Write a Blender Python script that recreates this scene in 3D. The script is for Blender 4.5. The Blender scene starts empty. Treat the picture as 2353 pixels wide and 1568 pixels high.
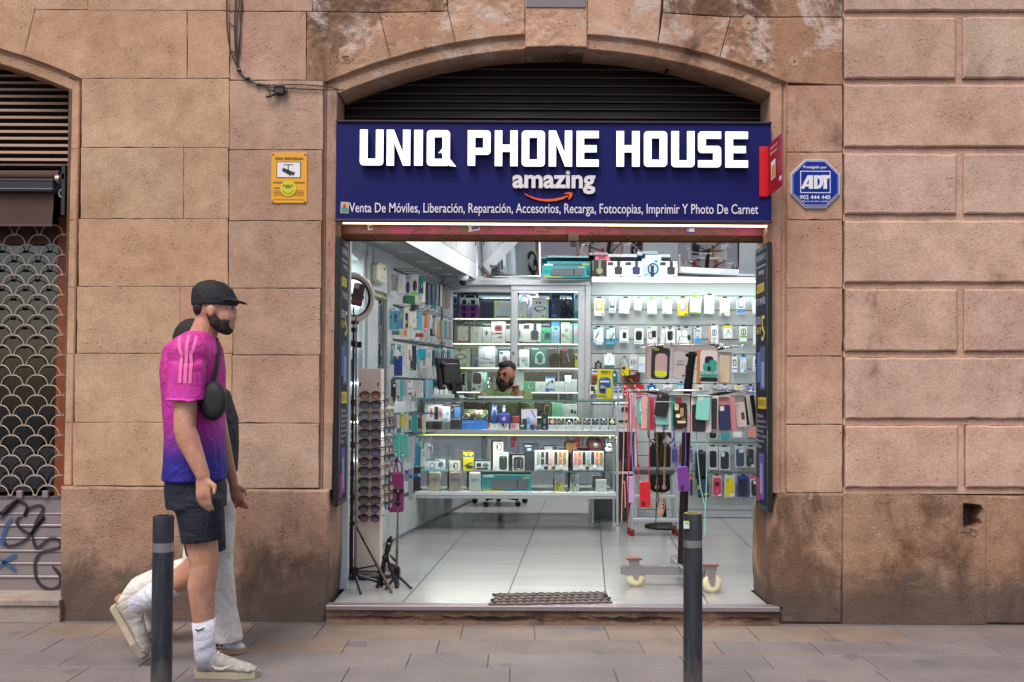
import bpy,math,random
from mathutils import Vector,Matrix
from mathutils.geometry import tessellate_polygon
S=bpy.context.scene;COL=S.collection
PI=math.pi;rad=math.radians
R=random.Random(7)
# ---- camera, sky, sun, exposure
FPX=2288.0;CX,CY=1176.5,840.0;EYE=1.295;PITCH=0.0262;ROLL=0.0043
W=5.62
cd=bpy.data.cameras.new('camera');cam=bpy.data.objects.new('camera',cd);COL.objects.link(cam)
cd.sensor_width=36;cd.lens=36*FPX/2353;cd.shift_y=(CY-784)/2353;cd.clip_end=500;cd.clip_start=.05
CM=Matrix.Rotation(PI/2+PITCH,3,'X')@Matrix.Rotation(ROLL,3,'Z')
cam.matrix_world=Matrix.Translation((0,0,EYE))@CM.to_4x4();S.camera=cam
SUN_EL,SUN_AZ=rad(58),rad(205)
wd=bpy.data.worlds.new("World");S.world=wd;wd.use_nodes=True
nt=wd.node_tree;sky=nt.nodes.new('ShaderNodeTexSky');sky.sky_type='NISHITA';sky.sun_disc=False
sky.sun_elevation=SUN_EL;sky.sun_rotation=SUN_AZ;sky.air_density=1.0;sky.dust_density=3.0;sky.ozone_density=.6
nt.links.new(sky.outputs[0],nt.nodes['Background'].inputs[0]);nt.nodes['Background'].inputs[1].default_value=0.09
sl=bpy.data.lights.new('sun','SUN');sl.energy=1.5;sl.angle=rad(28);sl.color=(1,.92,.86)
so=bpy.data.objects.new('sun',sl);COL.objects.link(so)
sd=Vector((math.sin(SUN_AZ)*math.cos(SUN_EL),math.cos(SUN_AZ)*math.cos(SUN_EL),math.sin(SUN_EL)))
so.rotation_euler=sd.to_track_quat('Z','Y').to_euler()
S.view_settings.view_transform='Standard';S.view_settings.look='None';S.view_settings.exposure=0.97;S.view_settings.gamma=1
S.cycles.max_bounces=8;S.cycles.transparent_max_bounces=16;S.cycles.caustics_reflective=False;S.cycles.caustics_refractive=False
S.cycles.sample_clamp_indirect=4.0
# ---- measuring: photograph point -> place in the world
CR={'2':(1005.3,534.2,5.2497),'3':(1350,534.2,5.2503),'4':(746.8,718.1,6.0657),'5':(919.1,775.5,6.824),'6':(1177.6,833,4.5505),'7':(1378.7,804.2,3.638),'8':(919.1,976.6,6.0643),'a':(752.5,861.7,5.932),'b':(752.5,1114.4,5.932),'c':(884.6,603.2,6.824),'d':(884.6,804.2,4.0126),'e':(0,333.2,6.0637),'f':(1378.7,764,6.2062),'g':(1700.4,551.5,2.437),'h':(344.7,620.4,2.677),'L':(0,0,2.9258),'M':(746.8,0,2.9258),'N':(1493.6,0,2.738),'O':(1493.6,517,2.738),'K':(0,517,2.9258),'J':(0,1034,2.9258),'G':(746.8,1148.9,2.9258),'H':(1378.7,1034,2.4152),'1':(746.8,488.3,6.067),'':(0,0,1)}
def cv(c,x,y):o=CR[c];return o[0]+x/o[2],o[1]+y/o[2]
def ray(px,py):return CM@Vector(((px-CX)/FPX,-(py-CY)/FPX,-1))
def P(px,py,Y,c=''):
 if c:px,py=cv(c,px,py)
 d=ray(px,py);t=Y/d.y;return Vector((d.x*t,Y,EYE+d.z*t))
def GP(px,py,z=0,c=''):
 if c:px,py=cv(c,px,py)
 d=ray(px,py);t=(z-EYE)/d.z;return Vector((d.x*t,d.y*t,z))
def RC(x0,y0,x1,y1,Y,c=''):
 a=P(x0,(y0+y1)/2,Y,c);b=P(x1,(y0+y1)/2,Y,c);t=P((x0+x1)/2,y0,Y,c);u=P((x0+x1)/2,y1,Y,c)
 return a.x,b.x,u.z,t.z
 # ---- materials
def lin(h):
 f=lambda v:v/12.92 if v<=.04045 else((v+.055)/1.055)**2.4
 return tuple(f(int(h[i:i+2],16)/255)for i in(0,2,4))
MATS={}
def newmat(k):
 m=bpy.data.materials.new(k);m.use_nodes=True;MATS[k]=m;n=m.node_tree.nodes;return m,m.node_tree,n['Principled BSDF']
def C(h,rough=.45,metal=0,var=.08,coat=0,spec=.5):
 k=f'm_{h}_{rough}_{metal}_{coat}_{var}'
 if k in MATS:return MATS[k]
 m,t,b=newmat(k);c=lin(h)
 b.inputs['Roughness'].default_value=rough;b.inputs['Metallic'].default_value=metal;b.inputs['Coat Weight'].default_value=coat
 b.inputs['Specular IOR Level'].default_value=spec
 if var:
  tc=t.nodes.new('ShaderNodeTexCoord');nz=t.nodes.new('ShaderNodeTexNoise');nz.inputs['Scale'].default_value=14;nz.inputs['Detail'].default_value=3
  mx=t.nodes.new('ShaderNodeMix');mx.data_type='RGBA'
  mx.inputs[6].default_value=tuple(v*(1-var)for v in c)+(1,);mx.inputs[7].default_value=tuple(min(1,v*(1+var))for v in c)+(1,)
  t.links.new(tc.outputs['Object'],nz.inputs['Vector']);t.links.new(nz.outputs[0],mx.inputs[0]);t.links.new(mx.outputs[2],b.inputs['Base Color'])
 else:b.inputs['Base Color'].default_value=c+(1,)
 return m
def EM(h,s):
 k=f'e_{h}_{s}'
 if k in MATS:return MATS[k]
 m,t,b=newmat(k);c=lin(h);b.inputs['Base Color'].default_value=c+(1,)
 b.inputs['Emission Color'].default_value=c+(1,);b.inputs['Emission Strength'].default_value=s;return m
def GLASS(k='glass',tint=(.93,.97,.96),gl=.06,rough=.0,op=0.0,opc=(.9,.9,.9)):
 if k in MATS:return MATS[k]
 m,t,b=newmat(k);n=t.nodes;out=n['Material Output'];n.remove(b)
 tr=n.new('ShaderNodeBsdfTransparent');tr.inputs[0].default_value=tint+(1,)
 gs=n.new('ShaderNodeBsdfGlossy');gs.inputs['Roughness'].default_value=rough;gs.inputs['Color'].default_value=(1,1,1,1)
 mx=n.new('ShaderNodeMixShader');fr=n.new('ShaderNodeFresnel');fr.inputs[0].default_value=1.45
 ml=n.new('ShaderNodeMath');ml.operation='MULTIPLY_ADD';ml.inputs[1].default_value=.8;ml.inputs[2].default_value=gl-.03;ml.use_clamp=True
 t.links.new(fr.outputs[0],ml.inputs[0]);t.links.new(ml.outputs[0],mx.inputs[0]);t.links.new(tr.outputs[0],mx.inputs[1]);t.links.new(gs.outputs[0],mx.inputs[2])
 last=mx
 if op:
  df=n.new('ShaderNodeBsdfDiffuse');df.inputs[0].default_value=opc+(1,);m2=n.new('ShaderNodeMixShader');m2.inputs[0].default_value=op
  t.links.new(mx.outputs[0],m2.inputs[1]);t.links.new(df.outputs[0],m2.inputs[2]);last=m2
 t.links.new(last.outputs[0],out.inputs[0]);return m
def nodes_helper(t):
 def N(ty,**kw):
  n=t.nodes.new('ShaderNode'+ty)
  for k,v in kw.items():
   if k.startswith('i_'):
    n.inputs[int(k[2:])if k[2:].isdigit()else k[2:].replace('_',' ')].default_value=v
   else:setattr(n,k,v)
  return n
 return N,t.links.new
def noise(N,L,vec,scale,det=6,rough=.6,dist=0):
 n=N('TexNoise');n.inputs['Scale'].default_value=scale;n.inputs['Detail'].default_value=det;n.inputs['Roughness'].default_value=rough;n.inputs['Distortion'].default_value=dist
 L(vec,n.inputs['Vector']);return n.outputs[0]
def ramp(N,L,fac,a,b,ca=0.,cb=1.):
 n=N('MapRange');n.interpolation_type='SMOOTHSTEP';L(fac,n.inputs[0]);n.inputs[1].default_value=a;n.inputs[2].default_value=b;n.inputs[3].default_value=ca;n.inputs[4].default_value=cb
 return n.outputs[0]
def mixc(N,L,fac,a,b,mode='MIX'):
 n=N('Mix');n.data_type='RGBA';n.blend_type=mode
 for v,i in((fac,0),(a,6),(b,7)):
  if isinstance(v,(int,float)):n.inputs[i].default_value=v
  elif isinstance(v,tuple):n.inputs[i].default_value=v+(1,)
  else:L(v,n.inputs[i])
 return n.outputs[2]
def mathn(N,L,op,a,b=0.):
 n=N('Math');n.operation=op
 for v,i in((a,0),(b,1)):
  if isinstance(v,(int,float)):n.inputs[i].default_value=v
  else:L(v,n.inputs[i])
 return n.outputs[0]
def stone(k,ca,cb,grime=.0,pale=.0,bump=.55,low=0.0,lumps=0.0,fine=1.0):
 """weathered sandstone: per-block tint, blotches, pits, soot patches, lime patches, splashed dirt along the foot"""
 m,t,b=newmat(k);N,L=nodes_helper(t);g=N('NewGeometry');pos=g.outputs['Position']
 n1=noise(N,L,pos,1.3,5);n2=noise(N,L,pos,7,8,.68);n3=noise(N,L,pos,95,6,.75)
 col=mixc(N,L,ramp(N,L,n1,.3,.7),lin(ca),lin(cb))
 col=mixc(N,L,ramp(N,L,n2,.32,.68),col,mixc(N,L,1.,col,(.80,.78,.77),'MULTIPLY'))
 col=mixc(N,L,ramp(N,L,n2,.6,.8,0,.6),col,mixc(N,L,1.,col,(1.25,1.2,1.18),'MULTIPLY'))
 col=mixc(N,L,ramp(N,L,n3,.35,.6),mixc(N,L,1.,col,(.85,.83,.81),'MULTIPLY'),mixc(N,L,1.,col,(1.12,1.1,1.08),'MULTIPLY'))
 col=mixc(N,L,ramp(N,L,noise(N,L,pos,2.7,7,.62,.8),.5,.72,0,.5),col,mixc(N,L,1.,col,(.80,.71,.60),'MULTIPLY'))
 vo=N('TexVoronoi');vo.inputs['Scale'].default_value=45;L(pos,vo.inputs['Vector'])
 pit=mathn(N,L,'MULTIPLY',ramp(N,L,vo.outputs['Distance'],.26,.1),ramp(N,L,n2,.5,.62))
 col=mixc(N,L,mathn(N,L,'MULTIPLY',pit,.6),col,(.12,.08,.06))
 at=N('Attribute');at.attribute_name='tint';col=mixc(N,L,1.,col,at.outputs['Color'],'MULTIPLY')
 st=N('Mapping');st.inputs['Scale'].default_value=(2.3,2.3,1.3);L(pos,st.inputs['Vector'])
 ns=noise(N,L,st.outputs[0],1.0,10,.68,.4)
 gm=mathn(N,L,'ADD',ns,mathn(N,L,'MULTIPLY',at.outputs['Alpha'],.24))
 col=mixc(N,L,ramp(N,L,gm,.68-grime,.86-grime,0,.85),col,mixc(N,L,1.,col,(.3,.27,.26),'MULTIPLY'))
 if pale:
  np_=noise(N,L,pos,3.1,11,.72,.6);col=mixc(N,L,ramp(N,L,np_,.66-pale,.76-pale,0,.7),col,(.56,.46,.40))
 if low:
  sx=N('SeparateXYZ');L(pos,sx.inputs[0]);nl=noise(N,L,pos,5.5,11,.72,.8);nb=noise(N,L,pos,1.1,2)
  lim=mathn(N,L,'ADD',mathn(N,L,'MULTIPLY',nl,.62),mathn(N,L,'MULTIPLY',nb,.5))
  d=mathn(N,L,'SUBTRACT',mathn(N,L,'SUBTRACT',lim,.28),sx.outputs[2])
  col=mixc(N,L,mathn(N,L,'MULTIPLY',ramp(N,L,d,-.12,.15,0,low),ramp(N,L,mathn(N,L,'ADD',n3,mathn(N,L,'MULTIPLY',d,1.6)),.3,.62,.35,1.)),col,(.085,.066,.056))
 L(col,b.inputs['Base Color']);b.inputs['Roughness'].default_value=.95;b.inputs['Specular IOR Level'].default_value=.2
 h=mathn(N,L,'ADD',mathn(N,L,'MULTIPLY',n3,.5*fine),mathn(N,L,'MULTIPLY',n2,.9))
 h=mathn(N,L,'SUBTRACT',h,mathn(N,L,'MULTIPLY',pit,.7))
 if lumps:
  v2=N('TexVoronoi');v2.feature='SMOOTH_F1';v2.inputs['Scale'].default_value=26;L(pos,v2.inputs['Vector'])
  h=mathn(N,L,'SUBTRACT',h,mathn(N,L,'MULTIPLY',mathn(N,L,'MULTIPLY',v2.outputs['Distance'],lumps),ramp(N,L,noise(N,L,pos,2.2,4),.47,.56)))
 bp=N('Bump');bp.inputs['Strength'].default_value=bump;bp.inputs['Distance'].default_value=.016;L(h,bp.inputs['Height']);L(bp.outputs[0],b.inputs['Normal'])
 return m
 # ---- mesh builder
class MB:
 def __init__(s):s.v=[];s.f=[];s.m=[];s.mats=[];s.sm=[];s.t=[];s.cur=(1,1,1,0)
 def add(s,vs,fs,mat,smooth=False,M=None):
  if mat not in s.mats:s.mats.append(mat)
  i=s.mats.index(mat);n=len(s.v)
  s.v.extend([tuple(M@Vector(q))for q in vs]if M else[tuple(q)for q in vs])
  for f in fs:s.f.append([n+k for k in f]);s.m.append(i);s.sm.append(smooth);s.t.append(s.cur)
 def box(s,x0,x1,y0,y1,z0,z1,mat,b=0,M=None):
  if b<=0:
   vs=[(x,y,z)for z in(z0,z1)for y in(y0,y1)for x in(x0,x1)]
   s.add(vs,[(0,2,3,1),(4,5,7,6),(0,1,5,4),(2,6,7,3),(0,4,6,2),(1,3,7,5)],mat,False,M);return
  b=min(b,(x1-x0)*.45,(y1-y0)*.45,(z1-z0)*.45)
  lo,hi=(x0,y0,z0),(x1,y1,z1);vs=[];ix={}
  for sx in(0,1):
   for sy in(0,1):
    for sz in(0,1):
     sg=(sx,sy,sz)
     for a in range(3):
      q=[(hi[k]if sg[k]else lo[k])if k==a else(hi[k]-b if sg[k]else lo[k]+b)for k in range(3)]
      ix[sg,a]=len(vs);vs.append(q)
  fs=[]
  for a in range(3):
   u,w=(a+1)%3,(a+2)%3
   for e in(0,1):
    c=[]
    for(p,q)in((0,0),(1,0),(1,1),(0,1)):
     sg=[0,0,0];sg[a]=e;sg[u]=p;sg[w]=q;c.append(ix[tuple(sg),a])
    fs.append(c if e else c[::-1])
   for p in(0,1):
    for q in(0,1):
     A=[0,0,0];A[u]=p;A[w]=q;B=list(A);B[a]=1
     c=[ix[tuple(A),u],ix[tuple(B),u],ix[tuple(B),w],ix[tuple(A),w]];fs.append(c if p==q else c[::-1])
  for sx in(0,1):
   for sy in(0,1):
    for sz in(0,1):
     sg=(sx,sy,sz);c=[ix[sg,0],ix[sg,1],ix[sg,2]];fs.append(c if(sx+sy+sz)%2 else c[::-1])
  s.add(vs,fs,mat,False,M)
 def loops(s,loops,y0,y1,mat,M=None):
  """outlines in (x,z), first outer then holes, from front y0 to back y1"""
  L=[[Vector((p[0],p[1],0))for p in l]for l in loops];tri=tessellate_polygon(L);fl=[p for l in loops for p in l];n=len(fl)
  vs=[(p[0],y0,p[1])for p in fl]+[(p[0],y1,p[1])for p in fl];fs=[]
  for a,b,c in tri:
   A,B,D=fl[a],fl[b],fl[c]
   if(B[0]-A[0])*(D[1]-A[1])-(B[1]-A[1])*(D[0]-A[0])<0:b,c=c,b
   fs.append((a,b,c));fs.append((n+a,n+c,n+b))
  o=0
  for l in loops:
   k=len(l)
   for i in range(k):a,b=o+i,o+(i+1)%k;fs.append((a,n+a,n+b,b))
   o+=k
  s.add(vs,fs,mat,False,M)
 def worn(s,pts,j):
  out=[]
  for i,a in enumerate(pts):
   b=pts[(i+1)%len(pts)];L_=math.hypot(b[0]-a[0],b[1]-a[1]);n=max(1,int(L_/.05))
   for k in range(n):t=k/n;c=3 if R.random()<.05 else 1;out.append((a[0]+(b[0]-a[0])*t+R.uniform(-j,j)*c,a[1]+(b[1]-a[1])*t+R.uniform(-j,j)*c))
  return out
 def slab(s,pts,yf,yb,mat,gap=.0,ch=.0):
  """one dressed stone: outline (x,z) counter-clockwise seen from the street, chamfered front edge"""
  def inset(p,d):
   out=[];n=len(p)
   for i in range(n):
    a,b,c=Vector(p[i-1]),Vector(p[i]),Vector(p[(i+1)%n]);e1=(b-a).normalized();e2=(c-b).normalized()
    n1=Vector((-e1.y,e1.x));n2=Vector((-e2.y,e2.x));k=n1+n2;k=k/max(.3,k.length_squared/2)if k.length>1e-6 else n1
    out.append(b+k*d)
   return out
  if gap>0 or ch>.006:pts=s.worn(pts,.0013 if ch<.008 else .0018)
  ar=sum(pts[i-1][0]*pts[i][1]-pts[i][0]*pts[i-1][1]for i in range(len(pts)))
  if ar<0:pts=pts[::-1]
  o0=inset(pts,gap);o1=inset(pts,gap+ch);n=len(pts)
  vs=[(p.x,yf,p.y)for p in o1]+[(p.x,yf+ch*.8,p.y)for p in o0]+[(p.x,yb,p.y)for p in o0]
  tri=tessellate_polygon([[Vector((p.x,p.y,0))for p in o1]]);fs=[]
  for a,b,c in tri:
   if(o1[b].x-o1[a].x)*(o1[c].y-o1[a].y)-(o1[b].y-o1[a].y)*(o1[c].x-o1[a].x)<0:b,c=c,b
   fs.append((a,b,c))
  for k in range(2):
   for i in range(n):j=(i+1)%n;fs.append((k*n+i,(k+1)*n+i,(k+1)*n+j,k*n+j))
  s.add(vs,fs,mat)
 def tube(s,pts,r,mat,n=8,caps=True,smooth=True):
  pts=[Vector(p)for p in pts];rr=r if isinstance(r,(list,tuple))else[r]*len(pts);vs=[];fs=[];N0=None
  for i,p in enumerate(pts):
   d=(pts[min(i+1,len(pts)-1)]-pts[max(i-1,0)]).normalized()
   if N0 is None:N0=d.orthogonal().normalized()
   N0=(N0-d*N0.dot(d));N0=N0.normalized()if N0.length>1e-5 else d.orthogonal().normalized();B=d.cross(N0)
   for k in range(n):a=2*PI*k/n;vs.append(p+(N0*math.cos(a)+B*math.sin(a))*rr[i])
  for i in range(len(pts)-1):
   for k in range(n):a=i*n+k;b=i*n+(k+1)%n;fs.append((a,b,b+n,a+n))
  s.add(vs,fs,mat,smooth)
  if caps:e=(len(pts)-1)*n;s.add(vs[:n],[tuple(range(n))[::-1]],mat);s.add(vs[e:e+n],[tuple(range(n))],mat)
 def lathe(s,prof,mat,n=24,M=None,smooth=True):
  vs=[];fs=[]
  for r,z in prof:
   for k in range(n):a=2*PI*k/n;vs.append((r*math.cos(a),r*math.sin(a),z))
  for i in range(len(prof)-1):
   for k in range(n):a=i*n+k;b=i*n+(k+1)%n;fs.append((a,b,b+n,a+n))
  s.add(vs,fs,mat,smooth,M);e=(len(prof)-1)*n
  s.add(vs[:n],[tuple(range(n))[::-1]],mat,False,M);s.add(vs[e:],[tuple(range(n))],mat,False,M)
 def ell(s,c,r,mat,nu=16,nv=10,M=None):
  vs=[];fs=[]
  for j in range(nv+1):
   ph=PI*j/nv
   for k in range(nu):a=2*PI*k/nu;vs.append((c[0]+r[0]*math.sin(ph)*math.cos(a),c[1]+r[1]*math.sin(ph)*math.sin(a),c[2]-r[2]*math.cos(ph)))
  for j in range(nv):
   for k in range(nu):a=j*nu+k;b=j*nu+(k+1)%nu;fs.append((a,b,b+nu,a+nu))
  s.add(vs,fs,mat,True,M)
 def quad(s,a,b,c,d,mat):s.add([a,b,c,d],[(0,1,2,3)],mat)
 def xf(s,M,i0=0):s.v[i0:]=[tuple(M@Vector(q))for q in s.v[i0:]];return s
 def bounds(s):
  xs,ys,zs=zip(*s.v);return Vector(((min(xs)+max(xs))/2,(min(ys)+max(ys))/2,min(zs)))
 def obj(s,name,root=None,loc=None):
  loc=Vector(root_loc(root))if root else(Vector(loc)if loc is not None else s.bounds())
  me=bpy.data.meshes.new(name);me.from_pydata([(q[0]-loc.x,q[1]-loc.y,q[2]-loc.z)for q in s.v],[],s.f)
  for m in s.mats:me.materials.append(m)
  me.polygons.foreach_set('material_index',s.m);me.polygons.foreach_set('use_smooth',s.sm)
  if any(t!=(1,1,1,0)for t in s.t)or any(m.name.startswith(('stone','marble','rust','paving'))for m in s.mats):
   a=me.color_attributes.new('tint','FLOAT_COLOR','CORNER');d=[]
   for p,t in zip(me.polygons,s.t):d.extend(list(t)*p.loop_total)
   a.data.foreach_set('color',d)
  me.update();o=bpy.data.objects.new(name,me);COL.objects.link(o)
  if root:o.parent=root
  else:o.location=loc
  return o
LOC={}
def root_loc(o):
 while o.parent:o=o.parent
 return o.location
def tag(o,label,cat,group=None,kind=None):
 if label:o['label']=label
 if cat:o['category']=cat
 if group:o['group']=group
 if kind:o['kind']=kind
 return o
def T(name,label,cat,loc,group=None):
 o=bpy.data.objects.new(name,None);COL.objects.link(o);o.location=loc;o.empty_display_size=.1;return tag(o,label,cat,group)
def one(mb,name,label,cat,group=None,kind=None):return tag(mb.obj(name),label,cat,group,kind)
def part(mb,name,root,label=None):
 o=mb.obj(name,root)
 if label:o['label']=label
 return o
def dup(o,parent=None):
 c=o.copy();COL.objects.link(c)
 if parent:c.parent=parent
 for ch in list(o.children):dup(ch,c)
 return c
def text_mb(body,rect,Y,mat,c='',ext=.0015,bold=0.,M=None,mb=None,shear=0.):
 """lettering fitted to a rectangle measured on the plane at distance Y (rect), standing ext proud of it"""
 cu=bpy.data.curves.new('lettering','FONT');cu.body=body;cu.size=1;cu.extrude=.5;cu.offset=bold;cu.shear=shear;cu.resolution_u=3
 o=bpy.data.objects.new('lettering',cu);COL.objects.link(o);dg=bpy.context.evaluated_depsgraph_get()
 me=bpy.data.meshes.new_from_object(o.evaluated_get(dg));vs=[v.co.copy()for v in me.vertices];fs=[tuple(p.vertices)for p in me.polygons]
 bpy.data.objects.remove(o);bpy.data.meshes.remove(me);bpy.data.curves.remove(cu)
 mb=mb or MB()
 if not vs:return mb
 x0=min(v.x for v in vs);x1=max(v.x for v in vs);y0=min(v.y for v in vs);y1=max(v.y for v in vs)
 X0,X1,Z0,Z1=RC(*rect,Y,c)if len(rect)==4 else rect[:4]
 mb.add([(X0+(v.x-x0)/(x1-x0)*(X1-X0),Y-ext/2-ext*v.z,Z0+(v.y-y0)/(y1-y0)*(Z1-Z0))for v in vs],fs,mat,False,M);return mb
def rr(x0,z0,x1,z1,r,n=5):
 r=[r]*4 if not isinstance(r,(list,tuple))else r;out=[]
 for(cx,cz,a0),q in zip(((x0,z0,PI),(x1,z0,1.5*PI),(x1,z1,0),(x0,z1,.5*PI)),r):
  if q<=0:out.append((cx,cz));continue
  ox=cx+q if cx==x0 else cx-q;oz=cz+q if cz==z0 else cz-q
  for k in range(n+1):a=a0+k/n*PI/2;out.append((ox+q*math.cos(a),oz+q*math.sin(a)))
 return out
def ellp(cx,cz,rx,rz,n=20):return[(cx+rx*math.cos(2*PI*k/n),cz+rz*math.sin(2*PI*k/n))for k in range(n)]
ORD=['first','second','third','fourth','fifth','sixth','seventh','eighth','ninth','tenth','eleventh','twelfth','thirteenth','fourteenth','fifteenth','sixteenth','seventeenth','eighteenth','nineteenth','twentieth']
# ==== THE SETTING: street, pavement
def pave_mat():
 m,t,b=newmat('paving_stone');N,L=nodes_helper(t);pos=N('NewGeometry').outputs['Position']
 at=N('Attribute');at.attribute_name='tint'
 n2=noise(N,L,pos,3.2,8,.65);n3=noise(N,L,pos,60,5,.7);st=N('Mapping');st.inputs['Scale'].default_value=(1.2,7,1);L(pos,st.inputs['Vector'])
 n4=noise(N,L,st.outputs[0],2.2,7,.6)
 col=mixc(N,L,ramp(N,L,n2,.3,.7),lin('6c6566'),lin('7c7471'))
 col=mixc(N,L,ramp(N,L,n4,.45,.75,0,.45),col,lin('7d6c5e'))
 col=mixc(N,L,ramp(N,L,n3,.3,.65),mixc(N,L,1.,col,(.82,.82,.82),'MULTIPLY'),col)
 col=mixc(N,L,1.,col,at.outputs['Color'],'MULTIPLY')
 vo=N('TexVoronoi');vo.inputs['Scale'].default_value=6.5;vo.inputs['Randomness'].default_value=1;L(pos,vo.inputs['Vector'])
 sc=N('SeparateColor');L(vo.outputs['Color'],sc.inputs[0]);rad_=mathn(N,L,'MULTIPLY',ramp(N,L,sc.outputs[0],.66,1.),.42)
 wob=mathn(N,L,'MULTIPLY',mathn(N,L,'SUBTRACT',noise(N,L,pos,30,3),.5),.06)
 spot=ramp(N,L,mathn(N,L,'SUBTRACT',rad_,mathn(N,L,'ADD',vo.outputs['Distance'],wob)),-.01,.03,0,.6)
 col=mixc(N,L,spot,col,(.10,.095,.105))
 col=mixc(N,L,ramp(N,L,noise(N,L,pos,1.4,9,.7),.56,.72,0,.35),col,(.12,.105,.10))
 L(col,b.inputs['Base Color']);b.inputs['Roughness'].default_value=.78
 bp=N('Bump');bp.inputs['Strength'].default_value=.25;bp.inputs['Distance'].default_value=.004;L(n3,bp.inputs['Height']);L(bp.outputs[0],b.inputs['Normal']);return m
def asphalt_mat():
 m,t,b=newmat('asphalt');N,L=nodes_helper(t);pos=N('NewGeometry').outputs['Position'];n3=noise(N,L,pos,90,4,.7);n2=noise(N,L,pos,1.5,6)
 L(mixc(N,L,ramp(N,L,n3,.35,.7),mixc(N,L,n2,(.1,.1,.11),(.13,.13,.145)),(.2,.2,.22)),b.inputs['Base Color']);b.inputs['Roughness'].default_value=.85
 bp=N('Bump');bp.inputs['Strength'].default_value=.5;bp.inputs['Distance'].default_value=.006;L(n3,bp.inputs['Height']);L(bp.outputs[0],b.inputs['Normal']);return m
g=MB();g.quad((-60,-60,-.124),(60,-60,-.124),(60,60,-.124),(-60,60,-.124),C('4a4646',.95));one(g,'ground','earth under the street',None,kind='structure')
g=MB();g.quad((-30,-12,-.12),(30,-12,-.12),(30,3.31,-.12),(-30,3.31,-.12),asphalt_mat());one(g,'road','dark asphalt street in front of the pavement',None,kind='structure')
g=MB();PV=pave_mat();JO=C('5a504c',.95)
g.box(-12,12,3.3,W+.45,-.12,-.006,JO)
for k in range(-12,13):g.cur=(.95,.95,.97,.01);g.box(k-.497,k+.497,3.3,3.44,-.115,0,PV,.012)
rows=[(1430,1467,[(-70,0),(187,0),(660,0),(1180,0),(1658,0),(2143,0)],None)]
def rowx(c,pts):return[GP(x,y,0,c).x for x,y in pts]
R1=sorted(rowx('J',[(187,1244),(670,1240),(1182,1220),(1658,1231),(2143,1223)])+rowx('G',[(923,877),(1407,872),(1884,872)])+rowx('H',[(429,998),(825,997),(1230,995),(1627,993),(2025,993)]))
R2=sorted(rowx('J',[(317,1333),(930,1327),(1685,1320)])+rowx('G',[(141,980),(763,977)])+rowx('H',[(220,1075),(640,1076),(1167,1075),(1595,1073),(2110,1070)]))
R3=sorted(rowx('J',[(422,1432),(962,1437)])+rowx('G',[(562,1075),(1098,1070)])+rowx('H',[(448,1155),(911,1157),(1462,1152),(2014,1150)]))
R4=sorted(rowx('J',[(507,1522),(1214,1517)])+rowx('G',[(136,1180),(1243,1170),(1950,1170)]))
ys=[5.56,5.226,4.947,4.696,4.42,4.16,3.9,3.66,3.445]
tan={0:{2:1,3:1,5:1,8:1,10:1,11:1,1:1,7:.5,4:.4},1:{3:1,5:.3,6:.7,4:.3}}
for r in range(8):
 xs=(R1,R2,R3,R4)[r]if r<4 else[k*.6+R.random()*.2-3 for k in range(11)]
 st=sum(b-a for a,b in zip(xs,xs[1:]))/(len(xs)-1)
 lo=[xs[0]-st*k for k in range(14,0,-1)];xs=[x for x in lo if x>-9]+xs+[xs[-1]+st*k for k in range(1,15)];n0=len([x for x in lo if x>-9])
 for i,(a,b)in enumerate(zip(xs,xs[1:])):
  v=.93+.13*R.random();q=tan.get(r,{}).get(i-n0+1,0 if r else R.random()*.7)
  g.cur=(v*(1+.2*q),v*(1+.04*q),v*(1-.18*q),.01);gp=.0017
  z=R.random()*.0015;g.box(a+gp,b-gp,ys[r+1]+gp*.8,ys[r]-gp*.8,-.03,z,PV,.0022)
g.cur=(.82,.8,.8,.01);g.box(-9,9,ys[0]+.003,W+.4,-.03,.001,PV)
one(g,'pavement','stone slab pavement running along the shop fronts',None,kind='structure')
# ==== stone facade
F=MB;Yf=W
SA=stone('stone_restored','C8A88C','B6957A',bump=.5)
SB=stone('stone_pinkish','C3A58F','AF8E78',grime=.02,bump=.6)
SR=stone('stone_rusticated','C8AC9B','B89C8A',grime=.0,bump=.55)
SARCH=stone('stone_arch','C4A28A','A2826A',grime=.09,pale=.14,bump=.7,lumps=1.1)
SPL=stone('stone_plinth_left','BC9C86','A48470',grime=.05,bump=.85,low=.8,fine=1.6)
SPR=stone('stone_plinth_right','B6977F','967862',grime=.09,pale=.07,bump=.85,low=.8,fine=1.5)
MORT=stone('stone_backing','7a6050','5f4a3e',bump=.5)
bld=T('stone_building','old pinkish sandstone building front around both shop openings','building',(0,W,0))
def q(x0,y0,x1,y1,Y=None):Y=Y or Yf;return[tuple(P(x,y,Y).xz)for x,y in((x0,y1),(x1,y1),(x1,y0),(x0,y0))]
def jit(a=.05):v=1+R.uniform(-a,a);return(v*(1+R.uniform(-.03,.03)),v,v*(1+R.uniform(-.03,.03)),R.random()*.5)
def stn(mb,x0,y0,x1,y1,mat,gap=.0011,ch=.0028,yf=None,t=None,dep=.03):
 mb.cur=t or jit();yf=Yf if yf is None else yf
 mb.slab(q(x0,y0,x1,y1),yf,yf+dep,mat,gap,ch)
m=F()
def arcpts(cx,cy,r,a0,a1,n):return[(cx+r*math.sin(a),cy-r*math.cos(a))for a in[a0+(a1-a0)*k/n for k in range(n+1)]]
for(y0,y1,xs)in((181,340,[187,527]),(340,503.5,[185,422,525]),(503.5,659,[180,524]),(659,813,[176,414,535]),(813,971.5,[171,533]),(971.5,1117,[167,536])):
 for a,b in zip(xs,xs[1:]):stn(m,a,y0,b,y1,SA,t=(1.0+R.uniform(-.05,.05),1,.98,R.random()*.3)if a!=414 else(1.02,.93,.95,.3))
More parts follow.
